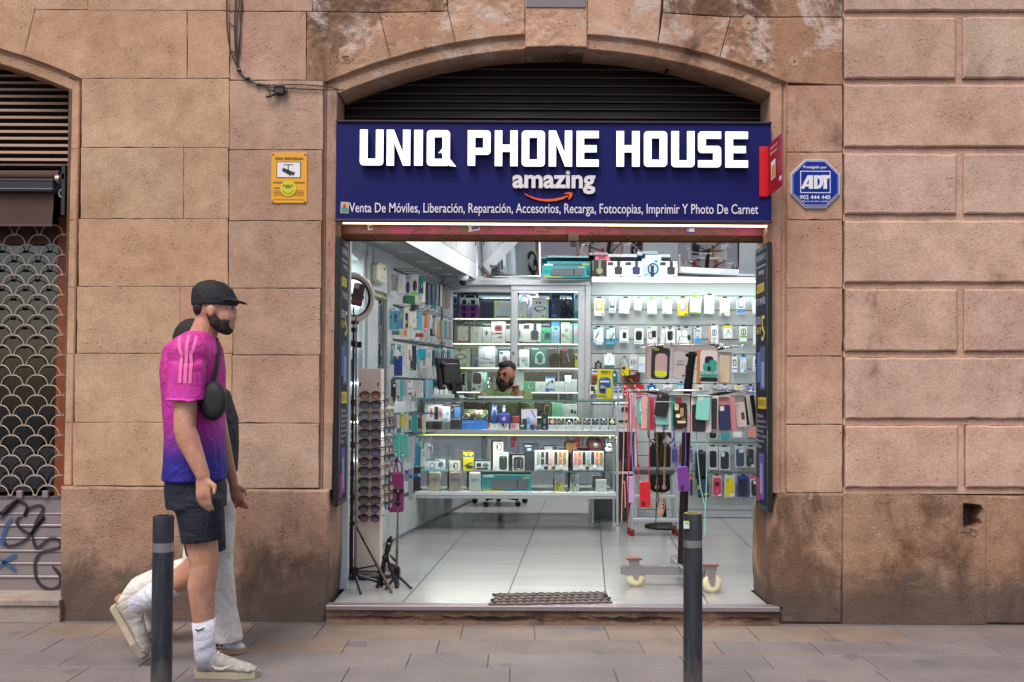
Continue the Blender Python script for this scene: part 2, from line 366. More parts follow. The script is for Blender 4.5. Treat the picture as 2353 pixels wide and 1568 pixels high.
ncx,ncy,nr=-355,1367.5,1304
def narc(x):return ncy-math.sqrt(nr*nr-(x-ncx)**2)
def pp(pts):return[tuple(P(x,y,Yf).xz)for x,y in pts]
m.cur=(1.02,.98,.95,.2);m.slab(pp([(x,narc(x))for x in(54,80,110,140,165,186)]+[(430,181),(430,24.5),(80,23)]),Yf,Yf+.03,SA,.0016,.003)
m.cur=(1.0,.93,.9,.3);m.slab(pp([(430,181),(527,181),(528,25),(430,24.5)]),Yf,Yf+.03,SA,.0016,.003)
m.cur=(1.0,.96,.94,.3);m.slab(pp([(x,narc(x))for x in(-120,-80,-40,0,54)]+[(80,23),(100,-90),(-120,-90)]),Yf,Yf+.03,SA,.0016,.003)
m.cur=(1.0,.96,.94,.3);m.slab(pp([(-1000,1429),(-1000,-90),(-120,-90)]+[(x,narc(x))for x in(-120,-220,-355,-480,-600,-720,-820,-890)]+[(-890,1429)]),Yf,Yf+.03,SA,.0016,.003)
stn(m,80,-90,202,23,SA);stn(m,202,-90,528,24.5,SA)
part(m,'pier',bld,'clean beige restored pier with faint joints')
m=F()
for(y0,y1,x0,x1)in((27,185,528,704),(185,345,527,743),(345,508,526,741),(508,663,525,739),(663,816.5,535,737),(816.5,973,533,735),(973,1123,536,733),(-90,27,528,718)):
 stn(m,x0,y0,x1,y1,SB,t=(.97+R.uniform(-.05,.05),.97,.99,R.random()*.7),gap=.002)
part(m,'pier',bld,'pinkish weathered pier beside the shop')
m=F();m.cur=(1,1,1,.2);m.slab(pp([(142,1436),(390,1436),(388,1120),(166,1117.5),(142,1117)]),Yf-.018,Yf+.03,SPL,.0,.012)
m.cur=(.97,.97,.99,.6);m.slab(pp([(390,1436),(747,1436),(757,1318),(758,1126),(388,1122)]),Yf-.018,Yf+.43,SPL,.0,.012)
part(m,'plinth',bld)
ocx,ocy,orr=1278,1382,1304
icx,icy,irr=1277,1364,1256
def oa(x):return ocy-math.sqrt(orr*orr-(x-ocx)**2)
def ia(x):return icy-math.sqrt(irr*irr-(x-icx)**2)
def frange(a,b,n):return[a+(b-a)*k/n for k in range(n+1)]
def vous(mb,x0,x1,top,mat,t,n=8,fy=None):
 mb.cur=t;mb.slab(pp([(x,(fy or oa)(x))for x in frange(x0,x1,n)]+top),Yf,Yf+.04,mat,.0018,.004)
m=F()
vous(m,749,897,[(872,30),(735,27),(704,27),(704,186)],SARCH,(1,.98,.95,.65))
vous(m,897,1047,[(1030,26),(872,30)],SARCH,(1.02,.97,.93,.45))
vous(m,1047,1207,[(1206,-90),(1024,-90),(1030,26)],SARCH,(1.05,1.0,.97,.25))
m.cur=(1.08,1.04,1.0,.1);m.slab(pp([(x,ia(x))for x in frange(1207,1349,6)]+[(1351,-90),(1205,-90)]),Yf-.006,Yf+.06,SARCH,.0018,.004)
vous(m,1349,1512,[(1528,-90),(1351,-90)],SARCH,(1.08,1.04,1.02,.15))
vous(m,1512,1654,[(1680,40),(1524,30)],SARCH,(1.04,1.0,.98,.3))
vous(m,1654,1807,[(1937,196),(1937,40),(1680,40)],SARCH,(1.02,.94,.9,.35))
m.cur=(.95,.9,.86,.8);m.slab(pp([(872,30),(1030,26),(1024,-90),(718,-90),(718,27)]),Yf,Yf+.04,SARCH,.002,.004)
m.cur=(.95,.9,.84,.75);m.slab(pp([(1524,30),(1680,40),(1938,40),(1938,-90),(1528,-90)]),Yf,Yf+.04,SARCH,.002,.004)
part(m,'arch',bld,'stained arch stones over the shop opening')
m=F();m.box(*[P(x,0,Yf-.006).x for x in(1209,1346)],Yf-.012,Yf,P(0,14,Yf).z,P(0,-60,Yf).z,C('7d7478',.95),.003);part(m,'patch',bld)
for(x,y,r)in((1720,53,18),(1825,141,12)):
 m=F();p=P(x,y,Yf);m.slab([(p.x+(r+R.uniform(-2,2))/407*math.cos(a),p.z+(r+R.uniform(-2,2))/407*math.sin(a))for a in frange(0,5.9,14)],Yf-.0015,Yf+.01,SB,0,.0015);m.box(p.x-.0035,p.x+.0035,Yf-.008,Yf,p.z-.0035,p.z+.0035,C('5a463a',.8));part(m,'patch',bld)
for(x,y)in((796,133),(1744,142)):m=F();p=P(x,y,Yf);m.tube([(p.x-.02,Yf-.012,p.z),(p.x+.014,Yf-.012,p.z+.003)],.004,C('5a3828',.9));m.slab([(p.x+.05*math.cos(a)*(.8+.3*R.random()),p.z+.015+.06*math.sin(a)*(.8+.3*R.random()))for a in frange(0,5.9,12)],Yf-.002,Yf+.01,SARCH,0,.002);part(m,'iron_stub',bld)
def band(mb,outer,inner,mat,tints,dep=.34,ys=.006):
 """outer/inner: matching px points; cove from the wall face back to a flat band, then the reveal running in"""
 n=len(outer)
 for i in range(n-1):
  mb.cur=tints(i);row=[]
  for k in(i,i+1):
   o=P(*outer[k],Yf);ii=P(*inner[k],Yf)
   prof=[(0,.0),(.10,.022),(.22,.027),(.36,.020),(.95,.024),(1,.03),(1,dep)]
   row.append([Vector((o.x+(ii.x-o.x)*u,Yf+d+.001,o.z+(ii.z-o.z)*u))for u,d in prof])
  a,b=row
  for k in range(len(a)-1):mb.add([a[k],b[k],b[k+1],a[k+1]],[(0,1,2,3)],mat)
m=F();xs=frange(752,1207,14)
def ipt(x,y):return(778+(x-752)*(1772-778)/(1806-752),)
def mk(xs):return[(x,oa(x))for x in xs],[((778+(x-752)*(994/1054.)),ia(778+(x-752)*(994/1054.)))for x in xs]
o1,i1=mk(xs);band(m,o1,i1,SARCH,lambda i:(1.0,.98,.96,.35 if i<9 else .2))
part(m,'arch_moulding',bld);m=F();o1,i1=mk(frange(1349,1806,14));band(m,o1,i1,SARCH,lambda i:(1.03,.98,.95,.2))
part(m,'arch_moulding',bld)
m=F()
for a,b in zip(frange(1205,1351,6),frange(1205,1351,6)[1:]):
 pa,pb=P(a,ia(a),Yf),P(b,ia(b),Yf);m.cur=(.8,.78,.76,.6)
 m.add([(pa.x,Yf+.0,pa.z),(pb.x,Yf+.0,pb.z),(pb.x,Yf+.34,pb.z),(pa.x,Yf+.34,pa.z)],[(0,1,2,3)],SARCH)
part(m,'keystone_soffit',bld)
m=F();ysl=[(y,743-(y-186)*.0105)for y in(186,345,508,663,816,973,1124,1126,1396)]
for(ya,xa),(yb,xb)in zip(ysl,ysl[1:]):
 if yb>1130:break
 band(m,[(xa,ya),(xb,yb)],[(xa+31-(2 if ya>900 else 0),ya),(xb+30-(2 if ya>900 else 0),yb)],SB,lambda i:(.97+R.uniform(-.05,.05),.95,.97,.5))
part(m,'jamb',bld)
m=F();ysr=[(y,1809.5-(y-190)*.003)for y in(190,350,505.5,661,818,975,1134)]
for(ya,xa),(yb,xb)in zip(ysr,ysr[1:]):
 band(m,[(xb,yb),(xa,ya)],[(xb-36,yb),(xa-36,ya)],SB,lambda i:(1.0+R.uniform(-.05,.05),.95,.95,.4))
part(m,'jamb',bld)
m=F();yn=[(y,187-(y-182)*.0215)for y in(182,340,504,659,813,971,1116)]
for(ya,xa),(yb,xb)in zip(yn,yn[1:]):
 band(m,[(xa,ya),(xb,yb)][::-1],[(xa-26,ya+1),(xb-25.5,yb-1)][::-1],SA,lambda i:(1.0+R.uniform(-.04,.04),.95,.95,.4),dep=.3)
part(m,'jamb',bld)
m=F();xs=frange(-896,186,30);sx=lambda x:-870+(x+896)*(1030/1082.)
icy2,nr2=1350,1256
def narc2(x):return icy2-math.sqrt(max(1,nr2*nr2-(x-ncx)**2))
band(m,[(x,narc(x))for x in xs],[(sx(x),narc2(sx(x)))for x in xs],SA,lambda i:(1,.96,.94,.3),dep=.3)
part(m,'arch_moulding',bld,'beige moulding of the neighbouring arch')
m=F()
for(y0,y1)in((196,350.5),(350.5,506),(506,662.5),(662.5,819),(819,976),(976,1133)):stn(m,1809-(y0-190)*.003,y0,1936.5,y1,SB,t=(1.0+R.uniform(-.05,.05),.96+R.uniform(-.02,.02),.95,R.random()*.6),gap=.0022)
part(m,'pier',bld,'narrow pier right of the shop')
m=F()
for(y0,y1,xs)in((-60,27,[1939,2700]),(41,182,[1939,2196,2211,2460,2474,2700]),(196,339,[1939,2380,2394,2700]),(354,493,[1940,2197,2213,2460,2474,2700]),(508,650,[1940,2380,2394,2700]),(665,808,[1941,2199,2214,2460,2474,2700]),(822,963,[1941,2380,2394,2700]),(978,1121,[1941,2200,2218,2460,2474,2700])):
 for a,b in zip(xs[::2],xs[1::2])if len(xs)>2 else[xs]:stn(m,a,y0,b,y1,SR,gap=.001,ch=.009,yf=Yf-.012,t=(1.0+R.uniform(-.07,.05),.97+R.uniform(-.02,.02),.97+R.uniform(-.03,.03),R.random()*.55),dep=.045)
for(y0,y1)in((27,41),(182,196),(339,354),(493,508),(650,665),(808,822),(963,978),(1121,1136)):stn(m,1938,y0,2700,y1,SR,gap=.0,ch=.002,yf=Yf+.008,t=(1.02,.95,.9,.4),dep=.02)
for a,b,ll in((2196,2214,((41,182),(354,493),(665,808),(978,1121))),(2460,2474,((41,182),(354,493),(665,808),(978,1121))),(2380,2394,((196,339),(508,650),(822,963)))):
 for y0,y1 in ll:stn(m,a-1,y0-1,b+3,y1+1,SR,gap=0,ch=.002,yf=Yf+.0085,t=(1,.95,.92,.4),dep=.02)
part(m,'rusticated_wall',bld,'large bevelled stone blocks at the right')
m=F();HX0,HY0,HX1,HY1=2208,1155,2253,1211
m.cur=(1,.98,.97,.75);m.slab(pp([(1793,1433),(1934,1433),(1938,1134),(1806,1133),(1786,1136),(1773,1180),(1771,1320),(1776,1396),(1793,1400)]),Yf-.016,Yf+.43,SPR,.0,.014)
hole=[(HX0+2,HY1),(HX0+14,HY1+3),(HX0+30,HY1-1),(HX1-8,HY1+1),(HX1,HY1-8),(HX1-4,HY1-20),(HX1+4,HY0+14),(HX1-3,HY0+4),(HX1-14,HY0+3),(HX0+2,HY0)]
L0=pp([(1934,1433),(2262,1433),(2262,1139.5),(1936,1134)]);m.cur=(1.02,1,.98,.55)
m.loops([L0,pp(hole)],Yf-.016,Yf+.14,SPR)
m.cur=(1.08,1.02,1,.35);m.slab(pp([(2263.5,1433),(2700,1433),(2700,1144),(2263.5,1139.5)]),Yf-.017,Yf+.03,SPR,.0,.012)
m.cur=(.9,.86,.84,.6);m.slab(pp([(2195,1260),(2265,1265),(2262,1140),(2195,1140)]),Yf+.138,Yf+.15,SPR)
part(m,'plinth',bld,'grimy plinth with a broken square hole')
m=F();y0,y1=Yf+.026,Yf+.42
def bk(x0,x1,yt,yb,ya=None):a,b,z0,z1=RC(x0,yt,x1,yb,Yf);m.box(a,b,ya or y0,y1,z0,z1,MORT)
bk(146,745,-90,1440);m2=F()
bk(1802,2700,-90,1135);bk(1800,2195,1135,1440);bk(2266,2700,1135,1440);bk(2195,2266,1135,1440,Yf+.15);bk(-1000,-890,-90,1440)
for xs,fn in((frange(740,1810,22),lambda x:oa(max(752,min(1806,x)))-3),(frange(-900,190,24),lambda x:narc(max(-896,min(186,x)))-3)):
 for a,b in zip(xs,xs[1:]):
  pa,pb=P(a,fn(a),Yf),P(b,fn(b),Yf);zt=P((a+b)/2,-90,Yf).z
  m.add([(pa.x,y0+.015,pa.z),(pb.x,y0+.015,pb.z),(pb.x,y0+.015,zt),(pa.x,y0+.015,zt),(pa.x,y1,pa.z),(pb.x,y1,pb.z),(pb.x,y1,zt),(pa.x,y1,zt)],[(0,1,2,3),(0,4,5,1),(7,6,5,4)],MORT)
zt=P(1176,-88,Yf).z;m.cur=(1,.97,.95,.4);xl,xr=P(-1000,700,Yf).x,P(2700,700,Yf).x
k=0;z=zt
while z<7:
 x=xl-(k%2)*.4
 while x<xr:m.cur=jit();m.slab([(max(x,xl),z),(min(x+.8,xr),z),(min(x+.8,xr),z+.39),(max(x,xl),z+.39)],Yf,y1,SB,.002,.004);x+=.8
 z+=.39;k+=1
part(m,'wall_core',bld)
m=F();m.cur=(.95,.93,.92,.6);hw=P(2262,1300,Yf)
for _ in range(16):p=P(2208+R.random()*46,1214+R.random()*18,Yf-.016);m.ell((p.x,p.y,p.z),(R.uniform(.004,.014),.006,R.uniform(.003,.008)),SPR,7,5)
part(m,'broken_edge',bld)
# ==== threshold step under the shop
st=T('shop_step','worn stone step with a metal edge strip under the open shop','step',(0.2,W-.1,0))
FZ=P(1176,1393.5,W-.06).z;XA,XB=P(748,1394,W-.06).x,P(1792,1398,W-.06).x
m=F();m.box(XA,XB,W-.065,W+.02,FZ-.026,FZ+.001,C('8d8386',.42,.6),.003);part(m,'metal_edge',st)
CR_=stone('stone_step','8d7668','6c584c',grime=.14,pale=.06,bump=1.2,fine=1.6)
m=F();n=60;prev=None;rnd=random.Random(3)
for k in range(n+1):
 x=XA+(XB-XA)*k/n;cut=max(0,math.sin(k*.35)*.5+rnd.random()*.6)if 12<k<50 else rnd.random()*.3
 pr=[(W-.058,FZ-.024),(W-.056+rnd.random()*.005,FZ-.045),(W-.054,FZ-.052-rnd.random()*.012),(W-.054+.055*cut,FZ-.062-rnd.random()*.01),(W-.05+.03*cut,.012+rnd.random()*.014),(W-.062-rnd.random()*.02,-.003)]
 cur=[(x,a,b)for a,b in pr]
 if prev:
  for j in range(5):m.cur=(1,.98,.96,.5 if j<3 else .2);m.add([prev[j],cur[j],cur[j+1],prev[j+1]],[(0,3,2,1)],CR_)
 prev=cur
part(m,'broken_stone',st)
# ==== shop front: shutter, sign, strip light, rail
BLK=C('17130f',.55,.3);GREY=C('8f9296',.35,.6);ALU=C('c3c6ca',.38,.35,.03);CHR=C('cfd0d2',.15,1,0);DKM=C('211f20',.45,.4);WHT=C('d9dcdd',.4);PLW=C('e9ebec',.35,0,.02)
sh=T('roller_shutter','dark slatted roller shutter filling the arch above the blue sign','shutter',(.22,W+.27,2.8))
m=MB();Ysh=W+.27
def slat(mb,x0,x1,zt,zb,Y,mt,edge,tilt=.012):
 mb.add([(x0,Y,zt),(x1,Y,zt),(x1,Y-tilt*.3,zt-(zt-zb)*.3),(x0,Y-tilt*.3,zt-(zt-zb)*.3),(x1,Y-tilt,zb+.006),(x0,Y-tilt,zb+.006)],[(0,3,2,1),(3,5,4,2)],mt)
 mb.tube([(x0,Y-tilt-.001,zb+.004),(x1,Y-tilt-.001,zb+.004)],.0035,edge,6)
yy=[122,143.5,163.6,182.5,201,220.6,237.8,254.5,274,292]
SLE=C('5c4e44',.5,.3)
for a,b in zip(yy,yy[1:]):
 p,q2=P(1276,a,Ysh),P(1276,b,Ysh);x0,x1=P(760,b,Ysh).x,P(1795,b,Ysh).x;slat(m,x0,x1,p.z,q2.z,Ysh,BLK,SLE)
part(m,'slats',sh)
m=MB();x0,x1,z0,z1=RC(752,90,1806,290,Ysh);m.box(x0,x1,Ysh+.02,Ysh+.05,z0,z1+.1,C('0c0a09',.9));part(m,'backing',sh)
m=MB()
for xa,xb in((777,786),(1762,1771)):a,b,z0,z1=RC(xa,212,xb,284,W+.2);m.box(a,b,W+.17,W+.26,z0,z1,C('2a211c',.6,.4))
for x,y in((1025,148),(1540,156)):p=P(x,y,W+.2);m.box(p.x-.03,p.x+.03,W+.16,W+.25,p.z-.02,p.z+.015,BLK)
part(m,'guide',sh)
rail=T('shutter_rail','rusty pink bottom rail of the raised shutter with peeling stickers','rail',(.22,W+.2,2.15))
def pink_mat():
 m,t,b=newmat('rail_paint');N,L=nodes_helper(t);pos=N('NewGeometry').outputs['Position']
 n1=noise(N,L,pos,2.4,6,.6);n2=noise(N,L,pos,14,8,.7)
 c=mixc(N,L,ramp(N,L,n1,.38,.62),lin('5a3a34'),lin('96305e'));c=mixc(N,L,ramp(N,L,n2,.5,.66),c,lin('4e3226'));c=mixc(N,L,ramp(N,L,noise(N,L,pos,1.1,2),.6,.72),c,lin('4a4a2c'))
 L(c,b.inputs['Base Color']);b.inputs['Roughness'].default_value=.5;b.inputs['Metallic'].default_value=.2;return m
PK=pink_mat();RU=stone('rust','5a3c30','3f2a20',grime=.1,bump=.3)
Yr=W+.2;m=MB();x0,x1,z0,z1=RC(786,512,1762,541,Yr);m.box(x0,x1,Yr,Yr+.03,z0,z1,PK,.003);part(m,'upper_plate',rail)
m=MB();x0,x1,z0,z1=RC(786,541,1762,555,Yr);zb=z0;m.box(x0,x1,Yr-.012,Yr+.035,z0,z1,RU,.003)
for k in range(11):x=P(860+83*k,547,Yr).x;m.ell((x,Yr-.014,(z0+z1)/2+.003),(.009,.006,.009),C('3a2a20',.6),8,6)
part(m,'angle_bar',rail)
m=MB();a,b,z0,z1=RC(1228,517,1303,540,Yr-.004);m.slab(rr(a,z0,b,z1,.008),Yr-.006,Yr,C('8d4a55',.6),0,.002);part(m,'maker_plate',rail)
text_mb('CAROL',(1252,520,1280,527),Yr-.006,C('4d2a2c',.8),ext=.001).obj('lettering',rail)
text_mb('PUERTAS METALICAS',(1232,513.8,1299,518),Yr-.006,C('4d2a2c',.8),ext=.001).obj('lettering',rail);text_mb('BARCELONA',(1234,531,1262,535),Yr-.006,C('4d2a2c',.8),ext=.001).obj('lettering',rail)
m=MB();a,b,z0,z1=RC(1305,536,1330,556,Yr-.02);m.box(a,b,Yr-.04,Yr,z0,z1,C('6b5a50',.5,.5),.004);m.box(a+.014,b-.014,Yr-.035,Yr-.01,z0-.03,z0,C('6b5a50',.5,.5),.004);part(m,'lock_box',rail)
for i,(x0_,y0_,x1_,y1_,bc,fc,lab,cat)in enumerate(((845,516,856,529,'cfc4b0','3a3a70','half peeled cream and blue sticker on the left of the pink shutter rail','sticker'),(1057,522,1077,533,'4a5240','4a5240','dull olive rectangular sticker on the pink shutter rail','sticker'),(1074,517,1102,531,'c9b9b4','2b3c86','blue and cream sticker pair beside the olive one on the rail','sticker'),(1576,522,1597,536,'2b3c86','d5d3e0','small blue phone number sticker at the right end of the rail','sticker'))):
 a,b,z0,z1=RC(x0_,y0_,x1_,y1_,Yr-.003);m=MB();M=Matrix.Translation(((a+b)/2,0,(z0+z1)/2))@Matrix.Rotation(-.2 if i<3 else 0,4,'Y')@Matrix.Translation((-(a+b)/2,0,-(z0+z1)/2))
 m.box(a,b,Yr-.0035,Yr-.0015,z0,z1,C(bc,.5),0,M);w,h=b-a,z1-z0;m.box(a+w*.35,b-w*.05,Yr-.0045,Yr-.003,z0+h*.2,z1-h*.25,C(fc,.5),0,M);o=one(m,'sticker',lab,cat,'stickers on the pink rail')
 if i==3:text_mb('663 597 103',(1578,526,1595,532),Yr-.0045,C('e6e6ee'),ext=.0012).obj('lettering',o)
ls=T('led_strip','long warm white light strip glowing under the blue shop sign','strip light',(.2,W+.1,2.25))
Yl=W+.10;pa,pb=P(788,512.5,Yl),P(1764,522,Yl);m=MB();m.box(pa.x-.02,pb.x+.02,Yl-.008,Yl+.02,pa.z+.006,pa.z+.016,DKM);part(m,'channel',ls)
m=MB();m.tube([(pa.x,Yl,pa.z),(pb.x,Yl,pb.z+.004)],.0065,EM('FFE9C4',1.6),8);part(m,'glowing_tube',ls)
la=bpy.data.lights.new('led_strip_light','AREA');la.shape='RECTANGLE';la.size=pb.x-pa.x;la.size_y=.012;la.energy=.7;la.color=(1,.86,.62)
lo=bpy.data.objects.new('led_strip_light',la);COL.objects.link(lo);lo.parent=ls;lo.location=(pa.x/2+pb.x/2-.2,.02,pa.z-2.25-.012);lo.rotation_euler=(rad(25),0,0)
NAVY=C('0f1156',.5,0,.04,spec=.2)
sg=T('shop_sign','wide navy blue shop sign with glowing white capital letters','sign',(.2,W-.02,2.3))
Ys=W-.03;X0,X1,Z0,Z1=RC(772,283.5,1772.5,505,Ys);Z0-=.002
m=MB();m.box(X0,X1,Ys,Ys+.05,Z0,Z1,NAVY,.002);part(m,'panel',sg)
m=MB();m.box(X0-.002,X1+.002,Ys-.012,Ys+.055,Z1,Z1+.011,C('40353a',.4,.5),.002);m.box(X0-.002,X1+.002,Ys-.01,Ys+.04,Z0-.012,Z0,C('4c4248',.4,.5),.002);part(m,'frame',sg)
r_=24
def arc(cx,cz,r,a0,a1,n=5):return[(cx+r*math.cos(rad(a0+(a1-a0)*k/n)),cz+r*math.sin(rad(a0+(a1-a0)*k/n)))for k in range(n+1)]
GL={'U':[[[(0,240)]+arc(r_,r_,r_,180,270)+arc(155-r_,r_,r_,270,360)+[(155,240),(106,240),(106,44),(50,44),(50,240)]]],'N':[[[(0,0),(0,240),(47,240),(108,84),(108,240),(156,240),(156,0),(109,0),(48,156),(48,0)]]],'I':[[[(0,0),(0,240),(56,240),(56,0)]]],'O':[[rr(0,0,155,240,r_),[(50,46),(105,46),(105,194),(50,194)]]],'Q':[[rr(0,0,155,240,r_),[(50,46),(105,46),(105,100),(78,84),(105,118),(105,194),(50,194)]],[[(90,98),(152,0),(196,-5),(150,52),(106,96)],]],'P':[[[(0,0),(0,240)]+arc(155-r_,240-r_,r_,90,0)+arc(155-r_,75+r_,r_,0,-90)+[(50,75),(50,0)],[(50,120),(105,120),(105,193),(50,193)]]],'H':[[[(0,0),(0,240),(50,240),(50,144),(105,144),(105,240),(155,240),(155,0),(105,0),(105,97),(50,97),(50,0)]]],'E':[[[(0,0),(0,240),(150,240),(150,193),(50,193),(50,143),(136,143),(136,97),(50,97),(50,46),(150,46),(150,0)]]],'S':[[[(150,240)]+arc(r_,240-r_,r_,90,180)+arc(r_,97+r_,r_,180,270)+[(99,97),(99,46),(0,46),(0,0)]+arc(150-r_,r_,r_,270,360)+arc(150-r_,143-r_,r_,0,90)+[(50,143),(50,193),(150,193)]]]}
LET=[('U','M',235,392,873,1112),('N','M',415,572,874,1113),('I','M',600,657,875,1113),('Q','M',685,840,877,1115),('P','M',960,1113,878,1114),('H','M',1142,1295,879,1117),('O','M',1323,1478,880,1119),('N','M',1505,1660,880,1119),('E','M',1692,1840,882,1120),('H','M',1960,2115,883,1120),('O','M',2145,2300,884,1121),('U','N',135,280,827,1052),('S','N',303,447,829,1053),('E','N',475,616,830,1054)]
LW=EM('F8FAFF',.56);LS=C('3a3f7c',.5)
Yt=Ys-.045
for ch,c,a,b,t,bo in LET:
 x0,x1,z0,z1=RC(a,t,b,bo,Yt,c);wd_={'I':56}.get(ch,150 if ch in 'ES' else 155);m=MB();k=(x1-x0)/wd_;kz=(z1-z0)/240
 for lp in GL[ch]:
  lq=[[(x0+u*k,z0+w*kz)for u,w in l]for l in lp];m.loops(lq,Yt-.002-(.001 if len(lp)==1 and ch=='Q' else 0),Yt+.006,LW);m.loops(lq,Yt+.006,Ys-.012,LS)
 o=m.obj('letter',sg)
AMZ=C('d8d2d4',.5,0,.02)
text_mb('amazing',(1177.5,393,1367.5,447),Ys-.012,AMZ,ext=.012,bold=.03).obj('lettering',sg)
OR=C('e0541c',.5)
def crv(x):return 1295+82*(1-((x-1480)/150)**2)
sm=MB();up=[(1338+k*24,1295+44*math.sin(min(1,(k*24)/300)*PI*.62))for k in range(13)];lw=[(1338+k*24,1297+59*math.sin(min(1,(k*24)/300)*PI*.60+.02))for k in range(13)]
smile=[(1338,1296),(1375,1318),(1420,1332),(1470,1340),(1530,1339),(1580,1330),(1632,1314),(1637,1320),(1600,1340),(1550,1352),(1500,1356),(1440,1350),(1390,1333),(1350,1312)]
head=[(1602,1308),(1612,1300),(1640,1293),(1660,1296),(1665,1304),(1660,1322),(1648,1338),(1638,1345),(1634,1340),(1642,1322),(1640,1308),(1624,1304)]
for l in(smile,head):sm.loops([[tuple(P(x,y,Ys-.012,'M').xz)for x,y in l]],Ys-.013 if l is smile else Ys-.0145,Ys-.001,OR)
sm.obj('smile_arrow',sg)
text_mb('Venta De Móviles, Liberación, Reparación, Accesorios, Recarga, Fotocopias, Imprimir Y Photo De Carnet',(802.5,468,1742,497.5),Ys-.002,C('d6d0dc',.5,0,0),ext=.002,bold=.004).obj('lettering',sg)
m=MB();a,b,z0,z1=RC(782,464,801,490,Ys-.002);M=Matrix.Translation((a,0,z0))@Matrix.Rotation(.05,4,'Y')@Matrix.Translation((-a,0,-z0))
m.box(a,b,Ys-.003,Ys-.0005,z0,z1,C('b9a87a',.5),0,M);m.box(a+.004,b-.004,Ys-.004,Ys-.002,z0+.006,z0+.032,C('2a8a94',.5),0,M);m.ell(((a+b)/2,Ys-.004,z0+.042),(.008,.002,.014),C('b04050',.5),8,6)
one(m,'sticker','small tan card sticker with a red and teal picture at the sign corner','sticker')
fs=T('flag_sign','red double sided flag sign sticking out from the right end of the blue sign','sign',(P(1745,400,Ys).x,Ys-.02,2.4))
a,_,z0,z1=RC(1745,337,1764,452,Ys-.012);b=P(1765,400,Ys-.012).x;m=MB();m.box(a,b,Ys-.014,Ys-.004,z0,z1,C('c3141f',.35),.001);part(m,'fixing_plate',fs)
fo=P(1798,380,Ys-.33);fx0,fy0,fy1=b-.002,Ys-.012,Ys-.33;fx1=fo.x;z0b,z1b=P(1764,452,Ys-.012).z,P(1764,337,Ys-.012).z
def FL(u,w,off=0):x=fx0+(fx1-fx0)*u;y=fy0+(fy1-fy0)*u;return Vector((x-.9*off,y-.25*off,z0b+(z1b-z0b)*w))
def flq(mb,u0,u1,w0,w1,mat,off):mb.add([FL(u0,w0,off),FL(u1,w0,off),FL(u1,w1,off),FL(u0,w1,off)],[(0,1,2,3)],mat)
m=MB();RED=C('9a0f1a',.4);pts=[FL(u,w,o)for o in(0,-.006)for u,w in((0,0),(1,0),(1,1),(0,1))];m.add(pts,[(0,1,2,3),(7,6,5,4),(0,4,5,1),(1,5,6,2),(2,6,7,3),(3,7,4,0)],RED);part(m,'panel',fs)
m=MB();flq(m,.985,1.0,0,1,C('b9b0b4',.4),.0015);flq(m,.25,.55,.26,.62,PLW,.0015);flq(m,.3,.52,.29,.52,C('c9a24a',.4),.003);flq(m,.8,.95,.12,.2,PLW,.0015)
def fltext(body,u0,u1,w0,w1):
 t=text_mb(body,(0,1,0,1,0),0,PLW)if False else MB()
 cu=bpy.data.curves.new('l','FONT');cu.body=body;cu.resolution_u=2;o=bpy.data.objects.new('l',cu);COL.objects.link(o);me=bpy.data.meshes.new_from_object(o.evaluated_get(bpy.context.evaluated_depsgraph_get()))
 vs=[v.co.copy()for v in me.vertices];f=[tuple(p.vertices)for p in me.polygons];bpy.data.objects.remove(o);xs=[v.x for v in vs];ysx=[v.y for v in vs]
 t.add([FL(u0+(v.x-min(xs))/(max(xs)-min(xs))*(u1-u0),w0+(v.y-min(ysx))/(max(ysx)-min(ysx))*(w1-w0),.002)for v in vs],f,PLW);return t
part(m,'print',fs);fltext('Vodafone',.2,.68,.86,.915).obj('lettering',fs);fltext('SIM Card',.2,.64,.755,.815).obj('lettering',fs)
ad=T('alarm_sign','blue octagonal alarm company sign with white border on the stone pier','sign',P(1873,478,W-.01));Ya=W-.012
BL=C('0d2c84',.6,0,.03,0,.15);OW=C('d9d6dc',.45,0,.02)
ca,rx,rz=P(1873.5,423,Ya),56.5/407.1,56/407.1
octg=lambda k:[(ca.x+rx*k*u,ca.z+rz*k*w)for u,w in((-.41,-1),(.41,-1),(1,-.41),(1,.41),(.41,1),(-.41,1),(-1,.41),(-1,-.41))]
m=MB();m.slab(octg(1),Ya,Ya+.012,OW,0,.001);part(m,'border',ad);m=MB();m.slab(octg(.965),Ya-.002,Ya,BL,0,0);part(m,'face',ad)
m=MB();m.loops([octg(.93),octg(.915)],Ya-.003,Ya-.001,OW)
a,b,z0,z1=RC(945,1077,1135,1216,Ya,'N');e=.004;m.loops([[(a,z0),(b,z0),(b,z1),(a,z1)],[(a+e,z0+e),(b-e,z0+e),(b-e,z1-e),(a+e,z1-e)]],Ya-.003,Ya-.001,OW)
N_=lambda pts:[tuple(P(x,y,Ya,'N').xz)for x,y in pts]
m.loops([N_([(946,1190),(990,1105),(1024,1105),(1024,1190),(998,1190),(998,1176),(976,1176),(968,1190)]),N_([(998,1160),(998,1130),(983,1160)])],Ya-.0045,Ya-.001,OW)
m.loops([N_([(1030,1190),(1030,1105),(1062,1105),(1078,1112),(1087,1128),(1088,1150),(1082,1170),(1072,1184),(1056,1190)]),N_([(1052,1172),(1062,1166),(1068,1150),(1066,1134),(1058,1124),(1052,1122)])],Ya-.0045,Ya-.001,OW)
m.loops([N_([(1070,1104),(1134,1104),(1134,1124),(1112,1124),(1112,1190),(1089,1190),(1091,1150),(1088,1124),(1078,1110)])],Ya-.0045,Ya-.001,OW)
part(m,'emblem',ad)
